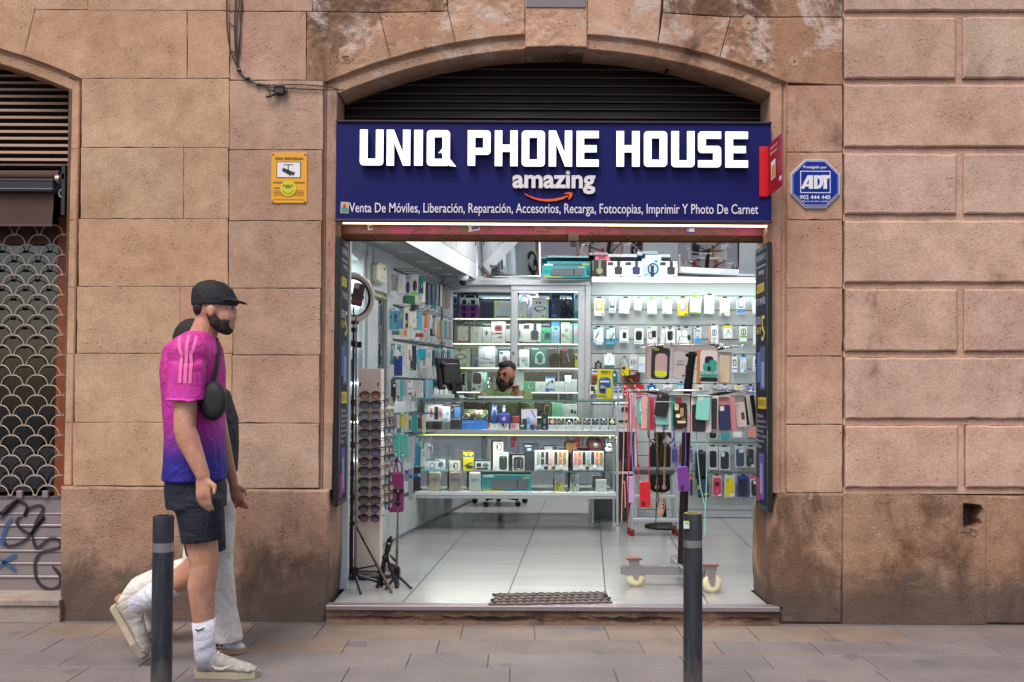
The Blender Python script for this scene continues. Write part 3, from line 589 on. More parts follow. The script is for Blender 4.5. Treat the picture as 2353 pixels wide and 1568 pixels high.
for s_,r4 in(('Protegido por',(965,1044,1112,1066)),('902 444 440',(942,1229,1134,1255)),('Alarma con aviso a policía',(955,1261,1122,1276)),('Tyco Integrated Security S.L. 2002/07 nº 1677',(982,1287,1098,1292)),('ADT y Tyco son parte de Johnson Controls',(982,1294,1094,1299)),('R',(1115,1125,1121,1132))):
 text_mb(s_,r4,Ya-.002,OW,'N',ext=.0012,bold=.012 if s_[0]in 'P9' else .0).obj('lettering',ad)
yv=T('surveillance_sign','yellow rectangular video surveillance notice with a camera pictogram on the pier','sign',P(664,466,W-.01));Yv=W-.006
YEL=C('d9991c',.4,0,.05);BK=C('211d1a',.6)
a,b,z0,z1=RC(1824,1026,2064,1366,Yv,'L');m=MB();m.slab(rr(a,z0,b,z1,.008,3),Yv,Yv+.006,YEL,0,.001);part(m,'plate',yv)
m=MB();a1,b1,z01,z11=RC(1860,1089,2023,1198,Yv,'L');m.box(a1,b1,Yv-.001,Yv,z01,z11,BK);m.box(a1+.004,b1-.004,Yv-.002,Yv,z01+.004,z11-.004,C('dcd6d6',.5));LP=lambda pts:[tuple(P(x,y,Yv,'L').xz)for x,y in pts]
for pg in([(1905,1107),(1972,1107),(1972,1111),(1905,1111)],[(1936,1111),(1941,1111),(1941,1160),(1936,1160)],[(1905,1128),(1970,1158),(1955,1184),(1896,1150)],[(1970,1158),(1985,1160),(1974,1182),(1962,1178)]):m.loops([LP(pg)],Yv-.0035,Yv-.001,BK)
for u,w in((1835,1039),(2053,1041),(1831,1355),(2048,1357)):p=P(u,w,Yv,'L');m.ell((p.x,Yv-.001,p.z),(.005,.003,.005),C('6d6257',.4,.6),8,5)
for y in(1283,1293,1303,1313,1343):p0,p1=P(1838,y,Yv,'L'),P(2044,y,Yv,'L');m.box(p0.x,p1.x,Yv-.0015,Yv,p0.z-.0008,p0.z+.0008,C('6a4a18',.6))
part(m,'print',yv)
for s_,r4 in(('ZONA VIDEOVIGILADA',(1850,1059,2040,1075)),('LEY ORGANICA 15/1999 DE PROTECCION DE DATOS',(1836,1224,2048,1233)),('PUEDE EJERCITAR',(1838,1262,1890,1269))):text_mb(s_,r4,Yv-.001,BK,'L',ext=.001,bold=.012).obj('lettering',yv)
sk=P(1938,1268,Yv,'L');m=MB();m.loops([ellp(sk.x,sk.z,.046,.045,28)],Yv-.0035,Yv-.002,C('c9ba18',.4));k=[(-.03,-.014),(-.018,-.026),(0,-.031),(.018,-.026),(.03,-.012)];m.tube([(sk.x+u,Yv-.004,sk.z+w)for u,w in k],.0012,BK,5)
o=one(m,'sticker','round yellow smiling sticker stuck over the lower half of the surveillance notice','sticker');text_mb('SYNDICATE',(1902,1243,1970,1256),Yv-.0035,BK,'L',ext=.001,bold=.01).obj('lettering',o);text_mb('SOUND',(1917,1256,1958,1267),Yv-.0035,BK,'L',ext=.001,bold=.01).obj('lettering',o)
cb=T('wall_cables','bundle of thin black cables sagging down the pier to the arch','cables',P(560,200,W-.02));CBL=C('2c2624',.7)
def cable(pts,r=.0035,y=None,c='L'):
 P3=[P(x,w,(W-.012)if y is None else y,c)for x,w in pts];out=[]
 for i in range(len(P3)-1):
  for k in range(4):
   t=k/4;p0,p1,p2,p3=P3[max(i-1,0)],P3[i],P3[i+1],P3[min(i+2,len(P3)-1)]
   out.append(.5*((2*p1)+(p2-p0)*t+(2*p0-5*p1+4*p2-p3)*t*t+(3*p1-p0-3*p2+p3)*t**3))
 out.append(P3[-1]);m=MB();m.tube(out,r,CBL,6);part(m,'cable',cb)
cable([(1515,-250),(1523,0),(1526,180),(1545,320),(1580,420),(1604,470)],.0038)
cable([(1590,-250),(1585,0),(1577,160),(1582,330),(1600,460),(1650,530),(1760,575),(1845,572)],.0042)
cable([(1605,-250),(1610,0),(1592,150),(1590,350),(1604,470),(1680,545),(1800,572),(2000,570),(2180,583),(2270,600)],.0032)
cable([(1618,-250),(1622,80),(1606,300),(1600,440),(1640,520),(1760,580),(1900,592),(2100,603),(2310,606)],.003)
cable([(1625,0),(1628,60),(1612,90),(1618,200),(1606,380)],.0026);cable([(1537,155),(1570,178),(1590,180)],.003);cable([(1540,400),(1552,350),(1575,350),(1580,380)],.003);cable([(1700,550),(1790,590),(1815,625),(1790,652)],.003)
m=MB()
for x,y in((1605,470),(1665,525),(1733,566)):m=MB();p=P(x,y,W-.01,'L');m.box(p.x-.012,p.x+.012,W-.022,W,p.z-.004,p.z+.004,C('6d625c',.5,.4));part(m,'clip',cb)
jb=T('junction_box','small black cable junction box below the cables on the pier','junction box',P(1878,635,W,'L'));a,b,z0,z1=RC(1846,582,1912,634,W-.03,'L');m=MB();m.box(a,b,W-.04,W,z0,z1,C('2c292a',.5),.006);m.box(a-.002,b+.002,W-.046,W-.005,z1-.006,z1+.004,C('3a3637',.5),.003);part(m,'box',jb)
m=MB()
for s_ in(-1,1):p=P(1878+42*s_,608,W-.02,'L');m.ell((p.x,W-.02,p.z),(.01,.012,.01),C('5c5754',.5),10,8)
m.tube([P(1850,630,W-.03,'L'),P(1820,645,W-.03,'L'),P(1788,652,W-.03,'L')],.008,C('2c292a',.5),8);part(m,'lug',jb)
# ==== neighbouring closed shop
ns=T('neighbour_shutter','brown louvred shutter head in the arch of the closed neighbouring shop','shutter',P(60,390,W+.2));Yn=W+.2;m=MB();BRS=C('2c201b',.55,.2);BRL=C('8d6f5a',.5,.1)
e_=lambda y:P(0,y,Yn,'e')
yy=[150]+[333.2+v/6.0637 for v in(-125,-29,66,130,227)][:0]+[163,179,195,210.5,226,242,258,274,290.5,306.5,322,338,354,370.5]
for y in yy:
 x0,x1=P(-860,y,Yn).x,P(162,y,Yn).x;z=P(60,y,Yn).z;m.add([(x0,Yn-.03,z+.010),(x1,Yn-.03,z+.010),(x1,Yn-.034,z-.006),(x0,Yn-.034,z-.006),(x1,Yn+.01,z-.020),(x0,Yn+.01,z-.020),(x1,Yn+.012,z-.032),(x0,Yn+.012,z-.032),(x1,Yn+.01,z+.012),(x0,Yn+.01,z+.012)],[(0,3,2,1),(8,9,0,1)],BRL);m.add([(x0,Yn-.034,z-.006),(x1,Yn-.034,z-.006),(x1,Yn+.01,z-.022),(x0,Yn+.01,z-.022),(x1,Yn+.012,z-.034),(x0,Yn+.012,z-.034)],[(0,3,2,1),(3,5,4,2)],BRS)
part(m,'slats',ns)
m=MB();x0,x1,z0,z1=RC(-860,60,170,378,Yn+.05);m.box(x0,x1,Yn+.03,Yn+.05,z0,z1,C('120d0b',.9));x0,x1,z0,z1=RC(-860,377,162,381,Yn-.03);m.box(x0,x1,Yn-.05,Yn+.03,z0,z1,C('6b5a50',.5,.3));part(m,'box',ns)
aw=T('roller_awning','brown fabric roller awning rolled up with a dark cassette','awning',P(60,516,W+.06));FAB=C('4c352e',.9);Yw=W+.1
m=MB();a,b=P(-860,410,Yw).x,P(128,410,Yw).x;c0=P(60,404,Yw+.05);m.tube([(a,Yw+.06,c0.z),(b,Yw+.06,c0.z)],.032,FAB,20);part(m,'roll',aw)
m=MB();a,b,z0,z1=RC(-860,411,127,441,Yw-.02);m.box(a,b,Yw-.045,Yw+.06,z0,z1,C('35353a',.4,.5),.006);m.box(a,b,Yw-.05,Yw+.05,z1-.012,z1-.002,C('55555a',.4,.6),.002);m.box(a,b,Yw-.05,Yw+.05,z0+.014,z0+.019,C('86868a',.35,.7),.001);part(m,'cassette',aw)
m=MB();a,b,z0,z1=RC(-860,441,124,518,Yw-.01);nn=14;vs=[];fsx=[]
for i in range(nn+1):
 for j in range(7):u=i/nn;w=j/6;vs.append((a+(b-a)*u-w*.006,Yw-.012+.007*math.sin(u*40+w*3)*w,z1+(z0-z1)*w))
for i in range(nn):
 for j in range(6):k=i*7+j;fsx.append((k,k+1,k+8,k+7))
m.add(vs,fsx,FAB,True);m.box(a-.004,b-.006,Yw-.02,Yw-.006,z0-.002,z0+.012,C('5a423c',.9));part(m,'valance',aw)
m=MB();p=P(136,413,Yw);m.tube([(p.x-.02,Yw+.02,p.z),(p.x,Yw+.02,p.z)],[.034,.03],C('8a8078',.4,.5),16);p=P(147,405,Yw);m.box(p.x-.014,p.x+.014,Yw-.02,Yw+.03,p.z-.025,p.z+.015,C('3a3432',.5,.4),.004)
m.tube([P(146.5,418,Yw-.01),P(144.5,437,Yw-.01)],.0045,C('33467f',.4),6);q0=P(142,445,Yw-.01);m.tube([(q0.x+.016*math.cos(t)*(.8 if 0 else 1),Yw-.01,q0.z+.022*math.sin(t))for t in frange(0,2*PI,14)],.004,C('b8b2aa',.35,.6),6,caps=False);part(m,'crank_gear',aw)
m=MB();a,b,z0,z1=RC(155,386,163,500,W+.16);m.box(a,b,W+.08,W+.2,z0,z1,C('241d1b',.6));part(m,'bracket',aw)
gr=T('rolling_grille','grey metal rolling grille of scale shaped links over the neighbour window','grille',P(60,1140,W+.2));Yg=W+.19;GM=C('b5a48f',.45,.25);m=MB();CLP=C('6f6660',.4,.5)
dxg,dyg=57.2,23.05
rowsN=28
for r in range(rowsN):
 yk=517.5+dyg*r+(0 if r%2==0 else 0)
 for cidx in range(-13,4):
  xk=62+cidx*dxg+(0 if r%2==0 else dxg/2);dxs=-.013*(yk-517)*(xk/120 if xk>0 else 0)*0
  if xk<-700 or xk>166 or yk>1142:continue
  cpx,cpy=xk-(yk-517)*.016,yk
  p=P(cpx,cpy,Yg)
  if yk>505:m.box(p.x-.016,p.x+.016,Yg-.006,Yg+.006,p.z-.006,p.z+.009,CLP,.002)
  if yk+dyg<=1150:
   for s_ in(-1,1):
    pts=[P(cpx+s_*u*dxg/2,cpy+(w)*dyg,Yg-.004)for u,w in((.12,-.02),(.35,.0),(.62,.22),(.8,.55),(.88,.92),(1,1.0))]
    if cpx+s_*dxg/2<172:m.tube(pts,.0031,GM,6)
part(m,'links',gr)
sp=T('closed_shutter','grey slatted shutter foot with black and blue graffiti scrawls','shutter',P(60,1380,W+.2));STL=C('84797a',.45,.25,.12);m=MB();Yp=W+.2
yb=[1142,1178,1184,1204,1212,1234,1241,1263,1270,1292,1299,1322,1330,1357,1380];x0,x1=P(-860,1260,Yp).x,P(140,1260,Yp).x
for i,(t_,b_)in enumerate(zip(yb,yb[1:])):
 za,zb_=P(60,t_,Yp).z,P(60,b_,Yp).z
 if i%2==0:m.box(x0,x1+.02,Yp-.004,Yp+.02,zb_,za,STL,.003)
 else:m.tube([(x0,Yp+.002,(za+zb_)/2),(x1+.02,Yp+.002,(za+zb_)/2)],(za-zb_)*.62,STL,8)
part(m,'slats',sp);m=MB()
for x in(45,104):a,b,z0,z1=RC(x-7,1128,x+7,1145,Yp-.02);m.box(a,b,Yp-.025,Yp,z0,z1,STL,.003)
a,b,z0,z1=RC(-860,1139,142,1143,Yp-.01);m.box(a,b,Yp-.012,Yp+.02,z0,z1,C('6c6262',.4,.4));part(m,'rail',sp)
def paint(pts,r,mat):
 P3=[]
 for i in range(len(pts)-1):
  for k in range(6):
   t=k/6;p0,p1,p2,p3=[Vector(v)for v in(pts[max(i-1,0)],pts[i],pts[i+1],pts[min(i+2,len(pts)-1)])]
   P3.append(.5*((2*p1)+(p2-p0)*t+(2*p0-5*p1+4*p2-p3)*t*t+(3*p1-p0-3*p2+p3)*t**3))
 P3.append(Vector(pts[-1]));m=MB();n=len(P3);vs=[]
 for i in range(n):
  d=(P3[min(i+1,n-1)]-P3[max(i-1,0)]).normalized();nn=Vector((-d.y,d.x))*r*(1 if 2<i<n-2 else .6)
  for s_ in(1,-1):w=P3[i]+nn*s_;v=P(w.x,w.y,Yp-.0125,'J');vs.append(v)
 m.add(vs,[(2*i,2*i+1,2*i+3,2*i+2)for i in range(n-1)],mat);return m
GB=GLASS('graffiti_black',gl=.0,op=.82,opc=(.04,.035,.04));GU=GLASS('graffiti_blue',gl=.0,op=.75,opc=(.05,.11,.24))
for pts in([(-40,400),(20,430),(90,380),(120,340),(60,400),(0,470)],[(0,430),(100,350),(180,380),(160,450),(190,400),(260,375),(290,400),(250,470),(210,560),(150,540),(110,480),(150,450)],[(210,560),(300,450),(215,560),(150,620),(60,650),(30,620)],[(215,560),(245,660),(330,600),(400,610),(395,660),(280,690),(235,760),(250,880),(320,935),(390,920),(405,850),(350,780)]):
 paint(pts,11,GB).obj('graffiti_stroke',sp)
for pts in([(80,455),(40,520),(15,600),(20,650)],[(-20,800),(50,740),(110,705)],[(0,740),(50,770),(110,815)]):paint(pts,15,GU).obj('graffiti_stroke',sp)
nw=T('neighbour_window','dark shop window with an orange wooden frame behind the rolling grille','window',P(60,1140,W+.34));Yq=W+.34;WOOD=C('8a4420',.5,0,.25);m=MB()
a,b,z0,z1=RC(146,500,163,1150,Yq-.03);m.box(P(140,800,Yq).x,P(166,800,Yq).x,Yq-.06,Yq+.02,z0,z1,WOOD,.003);a,b,z0,z1=RC(-860,516,163,562,Yq);m.box(a,b,Yq-.04,Yq+.02,z0,z1,C('4a2412',.5,0,.3),.003);part(m,'frame',nw)
m=MB();a,b,z0,z1=RC(-860,560,150,1150,Yq);m.box(a,b,Yq-.006,Yq,z0,z1,GLASS('window_glass',(.4,.4,.4),.08));part(m,'pane',nw)
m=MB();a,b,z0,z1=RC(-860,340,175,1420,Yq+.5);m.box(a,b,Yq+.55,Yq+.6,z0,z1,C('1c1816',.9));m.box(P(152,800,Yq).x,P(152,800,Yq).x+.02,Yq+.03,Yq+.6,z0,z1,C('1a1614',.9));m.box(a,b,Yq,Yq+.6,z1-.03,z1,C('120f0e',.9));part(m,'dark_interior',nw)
po=T('window_poster','grey beige poster with brown lettering bands inside the neighbour window','poster',P(60,965,Yq+.04));Yo=Yq+.04;PB=C('8f8878',.8);m=MB();a,b,z0,z1=RC(-500,610,141,965,Yo);m.box(a,b,Yo,Yo+.006,z0,z1,PB);part(m,'sheet',po)
m=MB()
for pg in([(-100,500),(385,350),(385,398),(-100,556)],[(-100,560),(215,490),(215,545),(-100,612)]):m.loops([[tuple(P(x,y,Yo,'K').xz)for x,y in pg]],Yo-.003,Yo,C('4a3b2c',.8))
for cx_,cz_,rx_,rz_,h in((70,740,70,60,'6a5440'),(235,690,55,50,'6e4a3c'),(235,560,25,35,'5e4a38')):p=P(cx_,cz_,Yo,'K');m.loops([ellp(p.x,p.z,rx_/1191,rz_/1191)],Yo-.003,Yo,C(h,.8))
p=P(262,905,Yo,'K');m.loops([ellp(p.x,p.z,.056,.06)],Yo-.004,Yo,C('8a6d3c',.6));m.loops([ellp(p.x,p.z,.038,.042)],Yo-.006,Yo,C('1d2444',.6));a,b,z0,z1=RC(208,965,315,1075,Yo,'K');m.box(a,b,Yo-.0035,Yo,z0,z1,C('1d2444',.6));part(m,'print',po)
GO=C('a8863c',.6);BRN=C('3c2f24',.8);CRM=C('b5ab94',.8)
for s_,r4,mt,shx in(('NOSTRE PODIUM OLI',(-60,362,380,480),CRM,1),('ES PREMIATS',(-20,500,210,590),CRM,1),('2022',(235,905,290,925),GO,0),('SUPERIOR',(225,972,292,986),GO,0),('TASTE',(214,990,303,1018),GO,0),('AWARD',(235,1022,282,1034),GO,0),('XEFS I SOMMELIERS',(-60,905,166,933),BRN,0),('ESTRELLES MICHELIN',(-80,950,166,980),BRN,0),('AQUEST PREMI',(10,1000,160,1026),BRN,0)):
 M=None
 if shx:
  x0,x1,z0,z1=RC(*r4,Yo,'K');zc=(z0+z1)/2;hh=.034;r4b=(x0,x1,zc-hh/2,zc+hh/2,0);M=Matrix.Translation(((x0+x1)/2,0,zc))@Matrix.Rotation(-.28,4,'Y')@Matrix.Translation((-(x0+x1)/2,0,-zc));t=text_mb(s_,r4b,Yo-.004,mt,ext=.001,M=M)
 else:t=text_mb(s_,r4,Yo-.005,mt,'K',ext=.001)
 t.obj('lettering',po)
sh_=T('window_display','wooden counter with patterned tiles low inside the neighbour window','counter',P(40,1140,Yq+.3));Yd=Yq+.3;m=MB();a,b,z0,z1=RC(-400,1090,118,1160,Yd);m.box(a,b,Yd,Yd+.2,z0-.3,z1,C('4a2c18',.6),.004);part(m,'cabinet',sh_);m=MB();a,b,z0,z1=RC(-400,1055,90,1064,Yd);m.box(a,b,Yd-.03,Yd+.2,z0,z1,C('8a6a44',.6),.003);part(m,'top',sh_)
m=MB();a,b,z0,z1=RC(24,1070,63,1142,Yd-.02);m.box(a,b,Yd-.03,Yd-.002,z0,z1,C('8a6a5c',.6));nx=5
for i in range(5):
 for j in range(8):m.ell((a+(b-a)*(i+.5)/5,Yd-.03,z0+(z1-z0)*(j+.5)/8),(.007,.003,.007),C('5a1c18',.6),8,5)
part(m,'tile_panel',sh_)
gb=MB();
for k in range(7):
 p=P(100+4*(k%3)+7*(k%2),1132-11*k,Yd-.06);gb.box(p.x-.045,p.x+.045,Yd-.1,Yd-.04,p.z-.013,p.z+.012,C(('9a9484','8a927c')[k%2],.6),.004)
one(gb,'soap_stack','stack of pale wrapped packets beside the orange window frame','packets')
th=T('marble_threshold','pale marble doorstep under the graffitied shutter','step',P(60,1428,W));m=MB();MBL=stone('marble','a89c90','94887e',bump=.15,fine=.3)
a,b,z0,z1=RC(-890,1389,136,1430,W-.06);m.box(a,b,W-.05,W+.3,-.004,z1-.006,MBL,.004);part(m,'riser',th);m=MB();b2=P(136.5,1389,W-.06).x;m.box(a,b2,W-.062,W+.4,z1-.006,z1+.03,MBL,.004);part(m,'tread',th)
# ==== THE SHOP ROOM
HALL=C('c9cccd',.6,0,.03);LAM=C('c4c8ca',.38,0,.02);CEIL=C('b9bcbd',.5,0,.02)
def XW(Y):return-1.06+.178*(Y-7.35)
ZS=2.368
YB=9.5
room=T('shop_room','bright white shop interior behind the open shutter','room',(0,8,FZ))
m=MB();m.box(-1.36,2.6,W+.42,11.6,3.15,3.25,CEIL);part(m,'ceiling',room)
m=MB();a,b=Vector((XW(5.9)-.004,5.9,0)),Vector((XW(11.4),11.4,0));n_=Vector((-(b-a).y,(b-a).x,0)).normalized()*.08
def vwall(mb,p,q2,z0,z1,off,mat):mb.add([(p.x,p.y,z0),(q2.x,q2.y,z0),(q2.x+off.x,q2.y+off.y,z0),(p.x+off.x,p.y+off.y,z0),(p.x,p.y,z1),(q2.x,q2.y,z1),(q2.x+off.x,q2.y+off.y,z1),(p.x+off.x,p.y+off.y,z1)],[(0,1,5,4),(2,3,7,6),(0,4,7,3),(1,2,6,5),(4,5,6,7),(0,3,2,1)],mat)
WP=lambda Y:Vector((XW(Y),Y,0))
vwall(m,WP(7.22),WP(11.5),FZ,3.2,n_,LAM);vwall(m,WP(5.9),WP(7.22),2.25,3.2,n_,LAM);vwall(m,WP(5.9),WP(6.62),FZ,2.25,n_,LAM);vwall(m,WP(6.62),WP(7.22),FZ,.42,n_,LAM);part(m,'side_wall',room)
m=MB();m.box(2.56,2.64,W+.42,11.5,FZ,3.2,LAM);part(m,'side_wall',room)
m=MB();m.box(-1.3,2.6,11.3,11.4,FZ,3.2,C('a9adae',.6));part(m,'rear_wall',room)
m=MB();m.box(-1.4,-.985,W+.40,W+.46,FZ,3.2,LAM);m.box(1.56,2.6,W+.40,W+.46,FZ,3.2,LAM);m.box(-1.4,2.6,W+.40,W+.46,2.62,3.2,LAM);part(m,'front_lining',room)
def tile_mat():
 m,t,b=newmat('paving_tile');N,L=nodes_helper(t);at=N('Attribute');at.attribute_name='tint';pos=N('NewGeometry').outputs['Position']
 st=N('Mapping');st.inputs['Scale'].default_value=(.5,6,1);L(pos,st.inputs['Vector']);n1=noise(N,L,st.outputs[0],3,6,.6);n2=noise(N,L,pos,2.5,8,.7)
 c=mixc(N,L,n1,lin('929291'),lin('a4a4a1'));c=mixc(N,L,1.,c,at.outputs['Color'],'MULTIPLY');c=mixc(N,L,ramp(N,L,n2,.6,.8,0,.08),c,lin('7a7874'));L(c,b.inputs['Base Color']);b.inputs['Roughness'].default_value=.22;b.inputs['Specular IOR Level'].default_value=.55;return m
TL=tile_mat();m=MB();ang=rad(4.4);o_=GP(1224.6,1222,FZ);U=Vector((math.cos(ang),-math.sin(ang),0));V=Vector((math.sin(ang),math.cos(ang),0));tw,tl=.572,.305
m.box(-1.4,2.62,W+.43,11.35,FZ-.06,FZ-.0035,C('3c3d3c',.9));m.box(XA+.03,XB-.05,W+.0,W+.44,FZ-.05,FZ-.0036,C('3c3d3c',.9));rt=random.Random(5)
def clipf(poly,ok,cut):
 out=[]
 for i in range(len(poly)):
  a,b=poly[i-1],poly[i]
  if ok(a)!=ok(b):out.append(cut(a,b))
  if ok(b):out.append(b)
 return out
for i in range(-5,6):
 sh0=rt.choice((0,.1,.2,.15))
 for j in range(-13,12):
  g1=.0035;g2=.001 if j%3 else .0022
  u0,u1,v0,v1=i*tw+g1,(i+1)*tw-g1,j*tl+sh0+g2,(j+1)*tl+sh0-g2;pl=[o_+U*u+V*w for u,w in((u0,v0),(u1,v0),(u1,v1),(u0,v1))]
  for ax,lim,sg_ in((1,W-.045,1),(1,11.3,-1),(0,-1.36,1),(0,2.58,-1)):
   if not pl:break
   pl=clipf(pl,lambda p:(p[ax]-lim)*sg_>=0,lambda a,b:a+(b-a)*((lim-a[ax])/(b[ax]-a[ax])))
  sub=[]
  if pl:
   f1=clipf(pl,lambda p:p.y>=W+.42,lambda a,b:a+(b-a)*((W+.42-a.y)/(b.y-a.y)));f2=clipf(pl,lambda p:p.y<=W+.42,lambda a,b:a+(b-a)*((W+.42-a.y)/(b.y-a.y)))
   for lim,sg_ in((XA+.03,1),(XB-.05,-1)):
    if f2:f2=clipf(f2,lambda p:(p.x-lim)*sg_>=0,lambda a,b:a+(b-a)*((lim-a.x)/(b.x-a.x)))
   sub=[f for f in(f1,f2)if len(f)>2]
  for pl in sub:v=1+rt.uniform(-.05,.05);m.cur=(v,v,v*1.01,.01);m.add([(p.x,p.y,FZ)for p in pl],[tuple(range(len(pl)))],TL)
o=part(m,'floor',room)
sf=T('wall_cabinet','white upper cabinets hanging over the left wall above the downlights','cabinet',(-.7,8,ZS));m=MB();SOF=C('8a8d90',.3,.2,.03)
off=.315;bp_=lambda Y:Vector((XW(Y)+off+.012,Y,0))
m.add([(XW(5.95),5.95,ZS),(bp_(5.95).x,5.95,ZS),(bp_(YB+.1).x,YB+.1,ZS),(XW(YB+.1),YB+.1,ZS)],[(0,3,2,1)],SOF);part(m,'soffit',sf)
m=MB();vwall(m,bp_(5.95),bp_(YB+.05),ZS,2.52,Vector((-.02,0,0)),PLW);part(m,'pelmet',sf)
yd=[5.95,6.5,7.05,7.6,8.15,8.7,9.15,9.55]
for a,b in zip(yd,yd[1:]):
 m=MB();vwall(m,bp_(a+.006),bp_(b-.006),2.527,3.13,Vector((-.02,0,0)),LAM);d=part(m,'door',sf);m=MB();k=bp_(b-.08);m.ell((k.x+.004,k.y,2.72),(.005,.01,.04),C('4a4c50',.3,.7),8,8);m.obj('handle',d)
m=MB();m.box(XW(YB)-.02,bp_(YB).x,YB+.02,YB+.1,ZS-.001,3.14,LAM);part(m,'end_panel',sf)
for i,(px,py)in enumerate(((878.5,554.5),(929.5,579.5),(971.6,601),(997.3,616),(1025,630))):
 ry=ray(px,py);t=(ZS-EYE)/ry.z;X,Y=ry.x*t,ry.y*t
 d=T('downlight',('lit round ceiling downlight nearest the shop entrance','unlit round downlight, second along the left soffit','unlit round downlight, third along the left soffit','unlit round downlight, fourth along the left soffit','unlit round downlight nearest the security camera')[i],'downlight',(X,Y,ZS),'round downlights in the left soffit')
 m=MB();m.lathe([(.052,ZS-.006),(.066,ZS-.004),(.068,ZS+.002),(.05,ZS+.002)],C('b9bcc0',.35,.3),24,Matrix.Translation((X,Y,0)));part(m,'trim_ring',d)
 m=MB();m.lathe([(.001,ZS-.0045),(.051,ZS-.0045)],EM('FFE0B0',3.)if i==0 else C('c3c4c4',.4),20,Matrix.Translation((X,Y,0)));part(m,'lens',d)
cm_=T('security_camera','white dome security camera with dark eye under the soffit','security camera',P(1064,645,9.2));p=P(1064,636,9.2);m=MB();m.lathe([(.05,ZS),(.052,ZS-.02),(.046,ZS-.045),(.03,ZS-.05)],PLW,24,Matrix.Translation((p.x,p.y,0)));part(m,'housing',cm_);m=MB();m.ell((p.x,p.y,ZS-.06),(.033,.033,.035),C('15161a',.08),18,12);part(m,'dome',cm_)
for i,(x,y,e)in enumerate(((.25,7.05,11),(.9,8.2,11),(1.75,7.3,8),(-.15,8.9,8),(1.7,9.0,5),(.3,10.6,40))):  # last one is an added rear lamp that brightens the floor behind the counter
 d=T('tube_lamp',f'white ceiling tube lamp, {ORD[i]} of six, the last added to brighten the rear','ceiling lamp',(x,y,3.1),'tube lamps on the shop ceiling');m=MB();m.box(x-.62,x+.62,y-.04,y+.04,3.1,3.149,PLW,.005);part(m,'fitting',d)
 m=MB();m.tube([(x-.6,y,3.085),(x+.6,y,3.085)],.013,EM('F2F7FF',8.),10);part(m,'tube',d)
 la=bpy.data.lights.new('tube_light','AREA');la.shape='RECTANGLE';la.size=1.2;la.size_y=.08;la.energy=e;la.color=(1,.98,.95);lo=bpy.data.objects.new('tube_light',la);COL.objects.link(lo);lo.parent=d;lo.location=(0,0,-.035)
 # ---- slat wall on the right
sw=T('slatwall','pale grey slatted display wall on the right with hooks','display wall',(1.6,YB,FZ));xl_,xr_=P(1358,800,YB).x,2.55;m=MB();SLT=C('b9c0c1',.42,0,.02)
ysl=[645,680,713,747.5,780.5,813.5,848,882,914,946,986,1017,1048,1085,1118,1118,1172,1195]
for a,b in zip(ysl,ysl[1:]):
 za,zb_=P(1550,a,YB).z,P(1550,b,YB).z;m.box(xl_,xr_,YB,YB+.03,max(zb_,FZ)+.003,za-.003,SLT,.0025)
m.box(xl_,xr_,YB+.025,YB+.06,FZ,2.40,C('6d7374',.6));part(m,'panels',sw)
m=MB();m.box(P(1356,640,YB).x,xr_,YB-.24,YB+.3,ZS-.03,ZS,PLW,.003);part(m,'top_shelf',sw)
m=MB();zz=ZS-.034;m.box(P(1361,645,YB-.2).x,xr_-.05,YB-.232,YB-.222,zz-.012,zz+.003,EM('F4FAF8',1.2));part(m,'led_strip',sw)
la=bpy.data.lights.new('slatwall_light','AREA');la.shape='RECTANGLE';la.size=1.7;la.size_y=.03;la.energy=2.2;la.color=(.9,1,.95);lo=bpy.data.objects.new('slatwall_light',la);COL.objects.link(lo);lo.parent=sw;lo.location=(.05,-.2,zz-.02-FZ);lo.rotation_euler=(rad(18),0,0)
MIR=C('c8cdd2',.02,1,0)
mr=T('wall_mirror','long tilted mirror above the back wall reflecting the street','mirror',(.9,YB+.1,2.4));m=MB();zb_=ZS+.05;TA=rad(15);x0,x1=P(1096,600,YB+.15).x,2.5
for xa,xb,yw,tl_ in((1096,1240,10,9),(1242,1556,1.5,15),(1558.5,1697,12,13),(1699.5,1752,9,9)):
 a,b=P(xa,600,YB+.15).x,P(xb,600,YB+.15).x;h_=.6;Mq=Matrix.Translation(((a+b)/2,YB+.16,zb_))@Matrix.Rotation(rad(-yw),4,'Z')@Matrix.Rotation(rad(tl_),4,'X');m.box((a-b)/2,(b-a)/2,0,.01,0,h_,MIR,0,Mq)
part(m,'glass',mr);m=MB();m.box(x0,x1,YB+.16,YB+.23,ZS+.002,zb_-.002,C('b3bab8',.4),.003);part(m,'sill',mr)
# ---- glazed cabinet in the middle
gc=T('glass_cabinet','white aluminium glazed cabinet with lit glass shelves behind the counter','cabinet',(.3,YB,.3));GLS=GLASS();SHG=GLASS('shelf_glass',(.8,.93,.88),.06,op=.12,opc=(.75,.9,.85))
def fr(mb,x0,y0,x1,y1,d0=.0,d1=.06,mat=None,b=.003):a,bb,z0,z1=RC(x0,y0,x1,y1,YB);mb.box(a,bb,YB+d0,YB+d1,z0,z1,mat or ALU,b)
m=MB();fr(m,1016,644.5,1356,656,-.03,.4);fr(m,1344,657,1357,1119,-.025,.4);fr(m,1016,657,1026,1119,-.02,.4);fr(m,1016,1120,1357,1130,0,.4);part(m,'frame',gc)
lz=MB();fr(lz,1026,657,1173,671,.03);fr(lz,1026,671.5,1039,1118,.03);fr(lz,1172.5,657,1180,1118,.03);d1=part(lz,'sliding_door',gc)
lz=MB();fr(lz,1173.5,656.5,1344,669,-.015,.028);fr(lz,1174,669.5,1188.5,1118,-.015,.028);fr(lz,1328,669.5,1344,1118,-.015,.028);d2=part(lz,'sliding_door',gc)
